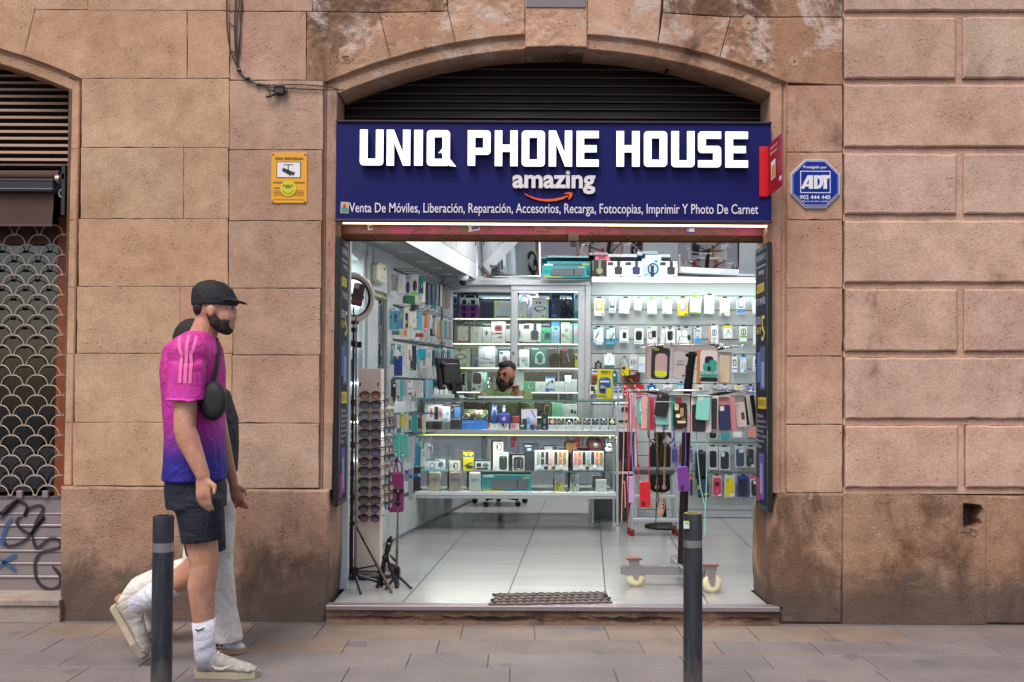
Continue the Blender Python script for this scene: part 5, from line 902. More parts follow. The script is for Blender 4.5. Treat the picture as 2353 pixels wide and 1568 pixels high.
# ==== goods in the glazed cabinet (five shelves)
YK=YB+.16
def shelf(i,c,items,where,d=.07,Y=None):
 for it in items:
  rect,base,pats,desc=it[:4];kw=dict(it[4])if len(it)>4 else{}
  prod(kw.pop('name','product_box'),rect,kw.pop('Y',Y or YK),c,kw.pop('d',d),base,pats,f'{desc}, {where}',kw.pop('cat','box'),None,zfloor=kw.pop('zf',SZ[i]),**kw)
shelf(0,'2',[((180,728,258,1035),'20242e',[(.1,.1,.8,.45,'5a88b0','o'),(.2,.2,.65,.4,'1a1c22','o'),(0,.48,1,.52,'2a70c0'),(.05,.58,.9,.72,'a89a2a','x'),(0,.74,1,.88,'3a5a90'),(.1,.08,.7,.12,'e8e8e8')],'dark camera box with a blue picture'),((683,830,1080,1033),WH,[(0,0,.02,1,YE),(.98,0,1,1,YE),(0,.97,1,1,YE),(.07,.02,.15,.22,YE),(.2,.18,.5,.72,'dfe2e4'),(.8,.12,.92,.6,'d5d8da','o'),(.06,.83,.4,.87,'3a3c3e'),(.85,.78,.93,.92,YE,'e')],'wide white and yellow keyboard and mouse box'),((985,712,1215,1033),'cfc8da',[(-.0,.14,.55,.58,'26262a','g'),(.07,.22,.27,.36,'5a7a9a'),(.55,.1,.88,.17,'22242a','o'),(.4,.55,.8,.97,'bdb2d2','x')],'lilac ring light carton with a black ring',{'Y':YK+.08}),((1137,785,1312,1033),WH,[(.05,.02,.35,.08,YE),(.3,.2,.4,.3,'2c2d30'),(.5,.2,.62,.3,'2c2d30'),(.15,.4,.98,.62,'3c3d40','g'),(.15,.55,.45,.65,'2a2b2e','u'),(.25,.62,.7,.7,'2a2b2e','u'),(.93,.8,1,1,YE),(.7,.82,.85,.9,'9a9d9e','e')],'white box with black neckband earphones'),((1312,805,1340,1033),'b8d0c8',[(0,0,1,.1,YE)],'pale green box edge behind the neckband earphones'),((1370,716,1478,1030),'282f3e',[(.4,.2,.6,.5,'3d465a'),(.15,.36,.35,.42,'2a80d8','e'),(.15,.46,.35,.52,'2a80d8','e'),(.15,.57,.35,.63,'2a80d8','e'),(.05,.84,.6,.9,'2f7fe0')],'tall dark blue selfie stick pack'),((1650,716,1695,1030),'4fa8c0',[(.1,.02,1,.7,'d9e4e6'),(.2,.12,.9,.25,'3f80c0'),(.3,.28,.5,.72,'2a2c30','u')],'teal and white mini tripod box')],'top cabinet shelf')
shelf(1,'2',[((247,1135,368,1327),WH,[(.0,.82,1,1,'b02860'),(.2,.3,.7,.55,'c9d0dc','u'),(.7,.28,.95,.45,'2c2a30','g'),(.4,.62,.9,.7,'b83a6a','x')],'white box with a magenta foot',{'side':'9a8f9a'}),((402,1140,538,1327),'dcddd8',[(.35,.35,.65,.45,'2c2d2f','g'),(.45,.45,.6,.9,'2c2d2f','d'),(.12,.05,.25,.15,YE),(.6,.05,.9,.08,'9a8a22')],'white box with a bendy black phone holder'),((542,1145,645,1327),'dfe1e3',[(.35,.22,.62,.5,'3c3e42','e'),(.85,.03,.95,.1,'c04040')],'white box with a small grey egg shaped gadget'),((650,1068,820,1327),WH,[(.22,.18,.78,.45,'b83040','o'),(.32,.24,.65,.38,'24262a','o'),(.0,.5,.22,.62,'d88a88'),(.26,.52,.75,.58,'3a3c40'),(.46,.68,.78,.75,'c04a4a'),(.2,.95,.7,.97,'55585a')],'tall white box with a red and black helmet like gadget'),((825,1108,876,1327),'d8dadc',[(.05,.05,.95,.25,'2c2d31'),(.0,.88,1,1,'1e1f22')],'half hidden headphone box behind the door frame'),((985,1105,1028,1327),'d8dadc',[(.0,.3,.35,.7,'2c2d31','e'),(.0,.88,1,1,'1e1f22')],'narrow end of a headphone box right of the door frame'),((1030,1105,1248,1327),'dfe0e2',hp('2a3042'),'white box with dark blue headphones'),((1252,1150,1372,1327),'3fae84',[(.3,.3,.95,.75,'2f6070','o'),(.45,.35,.8,.6,'1d2a36'),(.08,.2,.25,.32,'2f5a4a')],'bright green projector box'),((1375,1065,1473,1327),'8fb8de',[(0,0,1,.25,'4f94d4'),(.35,.3,.75,.38,'2c3a4a'),(.15,.48,.85,.62,'d4e2f0'),(.2,.5,.35,.58,'3f4a58'),(.55,.5,.72,.58,'3a80c8','e')],'light blue upright gadget box'),((1490,1088,1600,1327),'c9d8c8',[(.35,.25,.85,.45,'8a93a8','e'),(.1,.5,.95,.8,'7cbf6e','u'),(.08,.5,.45,.7,'c88a90','e'),(.6,.05,.75,.15,'e8e8e8','e')],'pale green box with a hand fan picture'),((1602,1110,1628,1327),'a9c4c4',[],'narrow pale teal box beside the hand fan box'),((1643,1095,1693,1327),'b4cfe0',[(.1,.2,1,.6,'d4a8bc','e'),(0,0,1,.12,'6aa8d4')],'pink and blue box at the right door edge')],'second cabinet shelf')
z3=2
shelf(2,'5',[((822,140,1032,470),'dfe1e1',[(.02,.03,.25,.08,YE),(.33,.17,.42,.24,'2c2d30'),(.5,.18,.6,.26,'2c2d30'),(.2,.36,1,.62,'3c3d40','g'),(.15,.48,.4,.62,'2a2b2e','u'),(.28,.56,.7,.65,'2a2b2e','u'),(.9,.78,1,1,YE)],'white box with neckband earphones beside the monitor'),((1032,150,1100,470),'bcd4c4',[(0,.02,.5,.09,YE),(.3,.2,.5,.7,'9fb8ac','x')],'pale green box right of the neckband earphones'),((1165,280,1228,470),'2a64a8',[(.1,.3,.9,.9,'1c2028','d'),(.3,.1,.8,.4,'7ab0e0','e')],'small blue gadget box'),((1230,135,1492,470),'dcdde4',[(.35,.25,.88,.55,'eceff4','o'),(.33,.22,.4,.6,'3a3d60','d'),(.82,.24,.9,.58,'3a3d60','d'),(.05,.55,.9,.66,'4a4c80','u'),(.05,.72,.55,.82,'a0a2b0','x'),(.65,.73,.76,.8,'5a4a7a'),(.8,.73,.92,.8,'5a4a6a'),(.05,.93,.5,.95,YE)],'big white box with a navy screen magnifier'),((1494,160,1530,470),'5a6f8a',[(.1,.1,.9,.4,'8aa0b4')],'narrow slate blue box behind the shopkeeper'),((1557,215,1724,470),'d4d6e0',[(.05,.05,.35,.18,'24343c'),(.08,.08,.2,.14,'3a90b0'),(.3,.3,.75,.7,'9a5a80','e')],'white box with a pink picture above the shopkeeper')],'third cabinet shelf')
shelf(2,'2',[((990,1415,1108,1633),'dfe2e4',[(.15,.4,.85,.75,'b4b8bc','o'),(.2,.55,.6,.65,'8a8f94'),(.55,.78,.8,.86,'4a90d0')],'white box with a grey wireless charger'),((1130,1388,1320,1633),'2f5f60',[(.25,.2,.85,.85,'a9c2bc','g'),(.22,.5,.42,.82,'a9c2bc','e'),(.72,.45,.9,.8,'a9c2bc','e'),(.05,.04,.5,.1,'9ab8b4')],'dark teal box with pale over ear headphones',{'side':'244c4e'}),((1503,1400,1628,1633),'1f1f21',[(.05,.05,.5,.12,'b02a2a'),(.45,.25,.75,.7,'8a8f94','u'),(.1,.6,.35,.8,'b02a2a','x')],'black and red selfie stick box'),((1660,1470,1692,1633),'d9c428',[(.1,.1,.9,.4,'2a2c2e')],'thin yellow box at the right door edge')],'third cabinet shelf')
shelf(3,'5',[((905,500,953,850),'202226',[(0,.2,1,.26,'2a80d0'),(.3,.3,.6,.75,'4a6a8a'),(0,.85,1,.97,'2a80d0')],'narrow black and blue pack beside the monitor'),((955,495,1055,850),'e2e3de',[(0,0,1,.16,YE),(.15,.22,.72,.72,'24262a','o'),(.55,.28,.75,.36,'e8e8e8','e'),(.55,.38,.75,.46,'e8e8e8','e'),(.55,.48,.75,.56,'e8e8e8','e'),(.55,.58,.75,.66,'e8e8e8','e'),(.65,.85,.75,.98,'2c2d30')],'yellow topped white pack with a coiled cable'),((1060,520,1118,850),'5a6468',[(.1,.1,.9,.5,'788488')],'dark grey box between the white packs'),((1123,540,1293,850),'d2dadc',[(.1,.06,.9,.62,'2c2724','o'),(.05,.02,.25,.14,'7ab8b8'),(.1,.8,.35,.94,'2c5a5a','o'),(.6,.68,.9,.85,'3c3e42','x')],'pale box with a large dark window'),((1297,550,1365,850),'7fb4ac',[(.1,.1,.7,.5,'a8d0c8')],'teal box edge right of the dark window box')],'fourth cabinet shelf')
shelf(3,'6',[((118,198,238,305),'4fa27c',[(.35,.25,.75,.7,'b4c0b8','e'),(.5,.3,.7,.55,'3a3c40','e')],'green earbud box'),((240,203,343,305),'dfe1e3',[(.45,.3,.55,.65,'b9bdc2'),(.62,.3,.7,.65,'b9bdc2')],'white earbud box next to the green one'),((345,150,441,305),'d5dde8',[(0,0,1,.12,'3a6ab0'),(.0,.3,.6,.6,'2c3038','d'),(.6,.2,.85,.45,'2c3038','e'),(0,.75,.4,1,'3a70c0'),(.4,.78,.9,.9,'4a8ad0')],'white and blue box with dark earbuds'),((445,203,543,305),'dfe1e3',[(.3,.35,.45,.6,'b0b4ba','d'),(.6,.4,.8,.7,'9a9ea4','u')],'white box with white earbuds'),((547,220,617,305),'e2e4e6',[(.4,.3,.6,.7,'c9cdd2','e')],'small plain white box, lower of the pair'),((619,178,675,305),'dfe2e6',[(.3,.15,.6,.5,'c0c4ca','x')],'tall white box at the right door edge')],'fourth cabinet shelf',d=.06)
shelf(3,'6',[((547,135,615,219),'e2e4e6',[(.3,.3,.6,.7,'c9cdd2','d')],'small plain white box, upper of the pair',{'zf':P(1310,220,YK,'6').z})],'fourth cabinet shelf',d=.06)
shelf(4,'6',[((320,430,410,560),'22231f',[(.1,.05,.9,.95,'a08a30','g'),(.25,.2,.75,.85,'2a2b28','o')],'black and gold box'),((415,425,517,562),'79bd97',[(.1,.25,.9,.6,'8fd0a8','u'),(.15,.25,.45,.5,'a89aa8','e')],'green box with a hand fan picture'),((521,435,594,565),'d6d9da',[(.2,.25,.8,.8,'c4c8ca','x')],'plain white charger box'),((597,435,675,565),'d9dbdb',[(.15,.45,.5,.75,'232428'),(.6,.52,.85,.78,'232428','o'),(.1,.12,.8,.16,'8a8d90')],'white box with a black plug charger')],'fifth cabinet shelf')
ps=T('power_station','purple and grey socket tower with a black carry handle in the cabinet','power strip',P(1080,731,YK));X0,X1,Z0,Z1=RC(268,790,500,1030,YK-.01,'2');Z0=SZ[0]+.001;m=MB();zm=Z0+(Z1-Z0)*.66;m.box(X0,X1,YK-.01,YK+.07,Z0,zm-.0015,C('8a2f86',.4),.006);m.box(X0,X1-.006,YK-.01,YK+.07,zm,Z1,C('c9cdd2',.4),.006);part(m,'body',ps)
m=MB()
for r_i in range(3):
 for ci in range(2):cx_,cz_=X0+(X1-X0)*(.23+.46*ci),Z0+(Z1-Z0)*(.17+.31*r_i);m.box(cx_-.021,cx_+.021,YK-.013,YK-.008,cz_-.022,cz_+.022,BLK,.002)
 m.ell((X0+(X1-X0)*.46,YK-.011,Z0+(Z1-Z0)*(.12+.31*r_i)),(.009,.004,.009),BLK,10,8)
part(m,'sockets',ps);m=MB();m.tube([(X0+.02,YK+.03,Z1-.005),(X0+.025,YK+.03,Z1+.035),(X0+.06,YK+.03,Z1+.052),(X1-.06,YK+.03,Z1+.052),(X1-.02,YK+.03,Z1+.035),(X1-.012,YK+.03,Z1-.005)],.014,BLK,10);part(m,'handle',ps)
mt_=T('mini_tripod','black flexible mini tripod with phone clamp inside the cabinet','tripod',P(1305,731,YK));m=MB();pk=lambda x,y:P(x,y,YK+.05,'2');zb0=SZ[0]+.003
for x in(1520,1580,1650):e_=pk(x,1030);m.tube([pk(1555,880),pk((1555+x)/2+8,950),(e_.x,e_.y,zb0)],.008,BLK,8)
part(m,'legs',mt_);m=MB();m.tube([pk(1500,790),pk(1510,860),pk(1560,850),pk(1540,785)],.008,BLK,6);m.tube([pk(1555,880),pk(1540,850)],.012,BLK,8);part(m,'clamp',mt_)
ck=T('wall_clock','round black rimmed alarm clock with a white dial in the cabinet','clock',P(1276,844,YK));p=P(1420,1510,YK-.005,'2');r0=52/5.25/241;Mx=Matrix.Translation((p.x,YK+.03,p.z))@Matrix.Rotation(PI/2,4,'X');m=MB();m.box(p.x-.04,p.x+.04,YK+.005,YK+.06,SZ[2]+.001,p.z,BLK,.004);m.lathe([(r0*1.16,.0),(r0*1.2,.03),(r0,.034)],BLK,28,Mx);part(m,'case',ck);m=MB();m.lathe([(.001,.036),(r0*1.0,.036)],C('e2e2dc',.4),28,Mx)
for k in range(12):a=k*PI/6;m.box(p.x+r0*.82*math.cos(a)-.0014,p.x+r0*.82*math.cos(a)+.0014,YK-.008,YK-.005,p.z+r0*.82*math.sin(a)-.003,p.z+r0*.82*math.sin(a)+.003,BLK)
part(m,'dial',ck);m=MB();m.tube([(p.x,YK-.009,p.z),(p.x-.008,YK-.009,p.z+.03)],.0016,BLK,5);m.tube([(p.x,YK-.009,p.z),(p.x-.03,YK-.009,p.z-.02)],.0014,BLK,5);part(m,'hands',ck)
cbg=MB();rb=random.Random(9);CLR=GLASS('clear_film',(.9,.93,.95),.14,.05,.18);v_=[];nx,nz=9,7;a,b,z0,z1=RC(1368,600,1512,850,YK,'5')
for j in range(nz):
 for i in range(nx):v_.append((a+(b-a)*i/(nx-1)+rb.uniform(-.006,.006),YK+.02+rb.uniform(-.02,.02),SZ[3]+.002+(z1-SZ[3])*j/(nz-1)*(.75+.25*math.sin(i*1.3))+(rb.uniform(-.006,.006)if j else 0)))
cbg.add(v_,[(j*nx+i,j*nx+i+1,(j+1)*nx+i+1,(j+1)*nx+i)for j in range(nz-1)for i in range(nx-1)],CLR);one(cbg,'plastic_bag','crumpled clear plastic bag on the cabinet shelf left of the shopkeeper','bag')
# ==== goods in and on the counter
YU=YC+.1
def ctr(c,items,where,zf,Y=YU,d=.06):
 for it in items:
  kw=dict(it[4])if len(it)>4 else{};z_=kw.pop('zf',zf);prod(kw.pop('name','product_box'),it[0],kw.pop('Y',Y),c,kw.pop('d',d),it[1],it[2],f'{it[3]}, {where}',kw.pop('cat','box'),kw.pop('grp',None),zfloor=z_,**kw)
ph=lambda a,b:[(.2,.2,.42,.8,a,'o'),(.62,.28,.95,.82,b,'o'),(.2,.07,.8,.1,'b0b4b8')]
pz=P(1000,968.5,YU).z
ctr('5',[((405,1320,640,1462),'17181a',[(.05,.1,.95,.2,'26282b')],'low black display block under the phone boxes',{'d':.08}),((388,1025,524,1315),'e2e4ea',[(.15,.2,.3,.6,'b4c4dc','o'),(.22,.18,.3,.32,'30364a'),(.62,.3,.9,.78,'d87a3a','o'),(.65,.45,.88,.65,'8a4ac0'),(.2,.08,.8,.11,'b4b8c0')],'white phone box with a rainbow screen',{'zf':pz}),((527,1027,664,1315),'e0e2e8',[(.08,.2,.55,.92,'2c3344','o'),(.6,.28,.92,.82,'d8a05a','o'),(.62,.45,.9,.7,'c86ab0')],'white phone box with a navy phone',{'zf':pz}),((668,1088,785,1315),'dde3ea',[(.45,.35,.85,.6,'8ab4dc','e'),(.2,.82,.8,.9,'6a9ccc')],'plain white phone box with a pale blue ring',{'zf':pz,'Y':YU-.02}),((788,1040,976,1458),'26282e',[(.05,.03,.9,.1,'d0d0d4','x'),(.35,.13,.85,.55,'4a80b8'),(.0,.2,.3,.3,'b0b4ba','d'),(.05,.42,.3,.55,'4a4c54'),(.05,.57,.17,.62,'b4a0c8'),(.22,.57,.34,.62,'d0a0a8'),(.4,.57,.52,.62,'c8c0a8'),(.57,.57,.69,.62,'d09098'),(.74,.57,.86,.62,'b8b0c0'),(.15,.68,.55,.95,'17181c','u')],'tall dark toy box with a blue picture'),((970,1305,1376,1462),'2f74c4',[(.05,.18,.45,.24,'8ab4e4'),(.05,.35,.25,.9,'2a68b4','x'),(.8,.92,1,1,'c9d4e4')],'wide plain bright blue box'),((1385,1348,1600,1462),'cfd2d4',[(0,0,.15,.65,'d8641e'),(.4,.35,.55,.65,'2c2e32','d'),(.7,.05,.75,.95,'b0b4b8'),(.85,.05,.9,.95,'b0b4b8')],'white box with an orange label'),((1606,1352,1702,1462),'d4cfd0',[(.1,.2,.8,.9,'a8383c','d'),(0,0,.3,.5,'3a3c40')],'white box with a red and black picture'),((1735,1352,1868,1462),'c99aa8',[(.1,.1,.6,.8,'b06a80','e'),(.85,.05,.95,.95,'e4d4da')],'pink gadget box under the red speaker')],'counter upper shelf',ZU)
ctr('6',[((92,487,257,655),'d6c4d4',[(.58,.08,.95,.5,'4a6aa8','u'),(.1,.03,.2,.06,'8a4a6a')],'pale pink card with a small tilted phone',{'zf':P(1216,977,YU+.05,'').z-.02,'Y':YU+.06,'d':.01}),((105,590,150,660),'2c2e36',[(.1,.1,.9,.9,'3e424e','o')],'small dark watch box behind the blue stick box',{'zf':ZU,'Y':YU+.03}),((150,577,178,716),'4a8ad4',[(.1,.1,.9,.3,'7ab4ec','e'),(.1,.5,.9,.9,'c4d4e8','x')],'narrow bright blue stick box'),((82,650,124,716),'1f5a34',[(.1,.1,.9,.35,'d0dcd4')],'small dark green tin'),((187,652,233,716),'2c2e34',[(.12,.1,.88,.9,'16171a','g'),(.3,.3,.7,.7,'4a4e58','e')],'black boxed sports watch, first by the blue stick'),((246,660,292,716),'565c68',[(.2,.2,.8,.8,'2a2e44','e')],'grey boxed watch between the two black ones'),((299,650,368,716),'1d1e21',[(.15,.1,.85,.9,'0c0d0f','e'),(.3,.25,.7,.75,'7a8088','e')],'black chunky watch box, lower one'),((303,535,371,637),'1c1d20',[(.15,.1,.85,.9,'0c0d0f','e'),(.3,.3,.7,.7,'6a7078','e')],'black chunky watch box, upper one',{'zf':P(1251,978,YU).z-.025})],'counter upper shelf',ZU,d=.05)
wb=[(378,460,'b87a50','c9a080'),(467,548,'a8844a','3a4470'),(551,641,'c4c8cc','2a2b2e'),(646,732,'c09a50','4a4690'),(738,823,'a89070','4a4f78'),(829,910,'7a8088','3c424a'),(917,1000,'a4a8ae','3a4048'),(1006,1089,'c8b060','e6e4da')]
wn=['copper watch with a pale dial','gold watch with a navy dial','silver watch set deep in its box','gold watch with a violet dial','bronze watch with a blue grey dial','grey steel watch with a dark dial','silver watch with a black dial','gold watch with a white dial']
for i,(a,b,ring,dial)in enumerate(wb):
 rc=RC(a,586,b,718,YU-.03,'6');X0,X1=rc[0],rc[1];z0,z1=ZU+.0005,rc[3];zm=z0+(z1-z0)*.44;o=T('watch_box',f'white open box with a {wn[i]}, counter upper shelf','watch box',((X0+X1)/2,YU,z0),'open watch boxes along the counter');m=MB();m.box(X0,X1,YU-.03,YU+.04,z0,zm,'x' and C('d9dcdd',.4),.002);m.box(X0,X1,YU+.036,YU+.04,zm,z1,C('d9dcdd',.4),.001);m.box(X0,X0+.003,YU-.005,YU+.036,zm,z1,C('d9dcdd',.4));m.box(X1-.003,X1,YU-.005,YU+.036,zm,z1,C('d9dcdd',.4));m.box(X0+.004,X1-.004,YU-.026,YU+.034,zm-.001,zm+.002,BLK);m.box(X0+.004,X1-.004,YU+.03,YU+.0355,zm,z1-.003,BLK);part(m,'box',o)
 w_=X1-X0;cz=zm+(z1-zm)*(.45 if i!=2 else .2);Mx=Matrix.Translation(((X0+X1)/2,YU-.004,cz))@Matrix.Rotation(rad(62),4,'X');m=MB();m.lathe([(w_*.31,-.008),(w_*.33,0),(w_*.27,.006),(w_*.255,.004)],C(ring,.2,.9,0),20,Mx);m.lathe([(.001,.0045),(w_*.26,.0045)],C(dial,.3),20,Mx);m.box(-w_*.14,w_*.14,-w_*.5,w_*.5,-.012,-.007,C(ring,.3,.6,0),.002,Mx);part(m,'watch',o)
def p5_(x,y,Y=YU):return P(x,y,Y,'5')
def camo():
 m,t,b=newmat('camo');N,L=nodes_helper(t);pos=N('NewGeometry').outputs['Position'];n1=noise(N,L,pos,16,2,.4);n2=noise(N,L,pos,22,2,.4,1.);c=mixc(N,L,ramp(N,L,n1,.49,.51),lin('2c3a22'),lin('6f8a4c'));c=mixc(N,L,ramp(N,L,n2,.53,.55),c,lin('cfd4c4'));c=mixc(N,L,ramp(N,L,n2,.43,.41),c,lin('55382c'));L(c,b.inputs['Base Color']);b.inputs['Roughness'].default_value=.7;return m
sp_=T('barrel_speaker','camouflage green barrel speaker lying on the bright blue box','speaker',p5_(1180,1300));zt=RC(970,1305,1376,1462,YU,'5')[3]+.001;a,b=p5_(992,1215).x,p5_(1375,1215).x;r=(p5_(1180,1130).z-zt)/2;m=MB();m.lathe([(r*.7,a),(r*.97,a+.012),(r,a+.03),(r,b-.03),(r*.97,b-.012),(r*.7,b)],camo(),28,Matrix.Translation((0,YU+.04,zt+r))@Matrix.Rotation(PI/2,4,'Y'));part(m,'body',sp_);m=MB();c0=p5_(1170,1210);m.box(c0.x-.018,c0.x+.018,YU+.036-r,YU+.05-r,zt+r*.9,zt+r*1.35,C('a83230',.4),.004);part(m,'badge',sp_)
m=MB();a=p5_(1480,1200);zf_=RC(1385,1348,1702,1462,YU,'5')[3]+.001;m.lathe([(.036,zf_),(.037,zf_+.12),(.036,zf_+.121),(.035,zf_+.165)],C('1d3a78',.15,0,.05,.5),24,Matrix.Translation((a.x,YU+.03,0)));one(m,'drinking_cup','dark blue cylinder speaker standing on the white boxes in the counter','speaker')
ps_=T('cube_speaker','violet blue rounded speaker with a pale fruit logo in the counter','speaker',p5_(1633,1348));X0,X1=p5_(1548,1250).x,p5_(1720,1250).x;z1=p5_(1633,1195).z;m=MB();m.slab(rr(X0,zf_,X1,z1,.018,5),YU-.01,YU+.05,C('37309c',.35),0,.005);part(m,'body',ps_)
ap=lambda cx,cz,s:[(cx+s*u,cz+s*w)for u,w in((-.05,-.92),(-.3,-1),(-.6,-.75),(-.85,-.3),(-.9,.15),(-.75,.55),(-.4,.7),(0,.55),(.35,.7),(.62,.62),(.78,.45),(.6,.2),(.58,-.1),(.72,-.35),(.85,-.45),(.65,-.8),(.4,-1),(.1,-.92))]
m=MB();cz=(zf_+z1)/2;m.loops([ap((X0+X1)/2,cz-.002,.019)],YU-.0125,YU-.009,C('b4b2cc',.4));m.loops([ellp((X0+X1)/2+.004,cz+.019,.005,.006,10)],YU-.0125,YU-.009,C('b4b2cc',.4));part(m,'emblem',ps_)
m=MB();a=p5_(1630,1130);m.lathe([(.015,z1+.001),(.0185,z1+.004),(.0185,z1+.06),(.015,z1+.068)],C('2a3f9c',.25),22,Matrix.Translation((a.x,YU+.02,0)));m.lathe([(.0155,z1+.067),(.015,z1+.072)],C('b4b8bc',.25,.8),22,Matrix.Translation((a.x,YU+.02,0)));m.loops([ellp(a.x,z1+.033,.013,.02,16)],YU-.0015,YU+.006,C('e4e6ec',.4));o=one(m,'can_speaker','little blue and white can standing on the violet speaker','can');text_mb('TW',(1612,1125,1655,1145),YU-.001,C('2a3f9c'),'5',ext=.001).obj('lettering',o)
m=MB();X0,X1=p5_(1766,1290).x,p5_(1874,1290).x;zb_=RC(1735,1352,1868,1462,YU,'5')[3]+.001;z1=p5_(1820,1236).z;m.slab(rr(X0,zb_,X1,z1,.015,5),YU,YU+.05,C('8f2430',.6),0,.006);one(m,'fabric_speaker','small dark red rounded speaker on the pink gadget box','speaker')
YM=YC+.15
ctr('8',[((330,505,488,640),'a9c4dc',[(.05,.1,.95,.6,'d9e4ee'),(.55,.2,.98,.9,'33485e','g'),(0,.85,1,1,'7ab4d4')],'pale blue smart watch box, left one'),((490,488,628,640),'d9e0e8',[(.1,.02,.5,.1,'24262c'),(.3,.2,.85,.75,'2c3c5c','g'),(.35,.28,.75,.6,'3a5a8a','e'),(0,.82,1,1,'7ab4d4')],'white and blue smart watch box, right one'),((688,505,838,650),'d6d3cf',[(.35,.15,.8,.88,'262838','g'),(.38,.35,.52,.7,'30344a','o'),(.05,.3,.2,.75,'b8a8c8','x')],'white fitness band box beside the yellow stick'),((880,380,1026,650),'d8c80c',[(.35,.03,.65,.08,'3a3a14'),(0,.15,1,.25,'3a64b0'),(.2,.15,.4,.2,'e4e4e4'),(.6,.15,.8,.2,'e4e4e4'),(.05,.55,.95,.75,'2c2c28','d'),(.3,.72,.95,.88,'2c2c28','o')],'bright yellow streaming stick box',{'side':'c9701e'}),((1040,515,1262,650),'a9adb6',[(.06,.1,.94,.9,'c6c8d0'),(.12,.14,.42,.6,'1c1d20','o'),(.5,.14,.88,.66,'3c4048','e'),(.58,.22,.8,.56,'7ab0c8','g'),(.1,.68,.85,.86,'22242a')],'grey open box with two black watches'),((1297,385,1510,650),'d6d8d6',[(.4,.18,.92,.95,'26302a','o'),(.45,.28,.88,.93,'2c3038','o'),(.55,.21,.8,.29,'4a9a4a','e'),(.4,.02,.62,.06,'2a2c2e'),(.08,.78,.25,.95,'8a8f92','d')],'white box with a black solar power bank',{'side':'4a8a88'}),((1297,238,1440,384),'d2d0ca',[(.3,.12,.88,.85,'28304a','g'),(.34,.35,.5,.65,'30344a','o'),(.03,.25,.2,.6,'a9c48a','x')],'white fitness band box on the solar power bank',{'zf':P(1140,1039.6,YM).z}),((1567,432,1735,655),'b4b2a4',[(.08,.06,.92,.95,'2a2c30','o'),(.25,.2,.75,.85,'17181b','e'),(.28,.25,.36,.8,'a9aeb4','d'),(.64,.25,.72,.8,'a9aeb4','u'),(.3,.84,.7,.9,'c9cdd0','e')],'pale box with a large black computer mouse')],'counter middle shelf',ZM,Y=YM)
ctr('6',[((125,942,226,1142),'23262e',[(.2,.1,.8,.9,'2c3038')],'plain black tall box under the radio box'),((118,862,278,941),'1d3144',[(.06,.08,.5,.22,'c4ccd4'),(.2,.4,.55,.85,'4a6a80'),(.25,.45,.45,.75,'c9d0d4'),(.7,.8,.9,.9,'8aa4b4')],'dark navy radio box with pale lettering',{'zf':P(1220,1040.2,YM).z}),((328,878,474,1110),'9aa0a4',[(.05,.02,.6,.16,'c6cacc'),(.62,.02,.95,.16,'2c2e32')],'silver pocket radio behind the strap cases',{'Y':YM+.075,'d':.025}),((968,950,1054,1150),'5c5e62',[(.1,.05,.9,.95,'6a6c70')],'grey fabric block under the white dog bust')],'counter middle shelf',ZM,Y=YM)
def straps(rect,fr_,inn,cols,watches,label):
 zf=ZM;X0,X1,Z0,Z1=RC(*rect,YM-.02,'6');Z0=zf+.001;o=T('strap_case',label,'watch set',((X0+X1)/2,YM,Z0),'boxed watch strap sets');w,h=X1-X0,Z1-Z0;m=MB();m.box(X0,X1,YM-.02,YM+.03,Z0,Z1,C(fr_,.4),.004);m.box(X0+w*.03,X1-w*.03,YM-.0225,YM-.019,Z0+h*.04,Z1-h*.04,C(inn,.5),.001);part(m,'case',o)
 for i,cl in enumerate(cols):u=X0+w*(.06+.132*i);m=MB();m.slab(rr(u,Z0+h*.33,u+w*.085,Z0+h*.93,.006,3),YM-.029,YM-.022,C(cl,.4,.6 if cl=='b8983c' else 0,.25),0,.002);m.box(u+w*.02,u+w*.065,YM-.031,YM-.029,Z0+h*.58,Z0+h*.66,C('d0d0d0' if i%2 else cl,.3));part(m,'watch_strap',o)
 for u,cl in watches:cx_=X0+w*u;m=MB();m.slab(rr(cx_-w*.06,Z0+h*.08,cx_+w*.06,Z0+h*.26,.008,4),YM-.032,YM-.022,C(cl,.25),0,.003);m.slab(rr(cx_-w*.04,Z0+h*.11,cx_+w*.04,Z0+h*.23,.005,3),YM-.0335,YM-.032,C('17181b',.1),0,.001)if cl!='d8dadf' else None;part(m,'watch',o)
straps((232,919,582,1155),'cfd4d8','dcdfe4',['8a9a8c','1c1d20','24262c','e0a8ae','34362c','d0681e','b8983c'],[(.14,'d8dadf'),(.34,'3a3430'),(.56,'a89038'),(.79,'d8dadf')],'white case of seven watch straps, pink one fourth')
straps((623,920,964,1155),'1c2034','d3d6e4',['d0838c','d8701e','1c1d24','8c9aa0','22242a','e0781c','b8983c'],[(.25,'d8dadf'),(.47,'a89038'),(.71,'d8dadf')],'dark rimmed case of seven watch straps, pink one first')
p6_=lambda x,y,Y=YM:P(x,y,Y,'6')
m=MB();c0=p6_(624,890);sz=RC(232,919,582,1155,YM-.02,'6')[3];cA=Vector((c0.x,0,p6_(624,885).z));m.loops([ap(cA.x,cA.z,.062)],YM+.036,YM+.055,C('8a5a2c',.5,0,.2));m.tube([(cA.x,YM+.045,cA.z+.03),(cA.x+.012,YM+.045,cA.z+.062)],.003,DKM,6);m.box(cA.x-.012,cA.x+.012,YM+.038,YM+.053,ZM+.001,cA.z-.055,C('6a4a2c',.5));one(m,'wooden_clock','brown wooden clock shaped like a bitten apple behind the strap cases','clock')
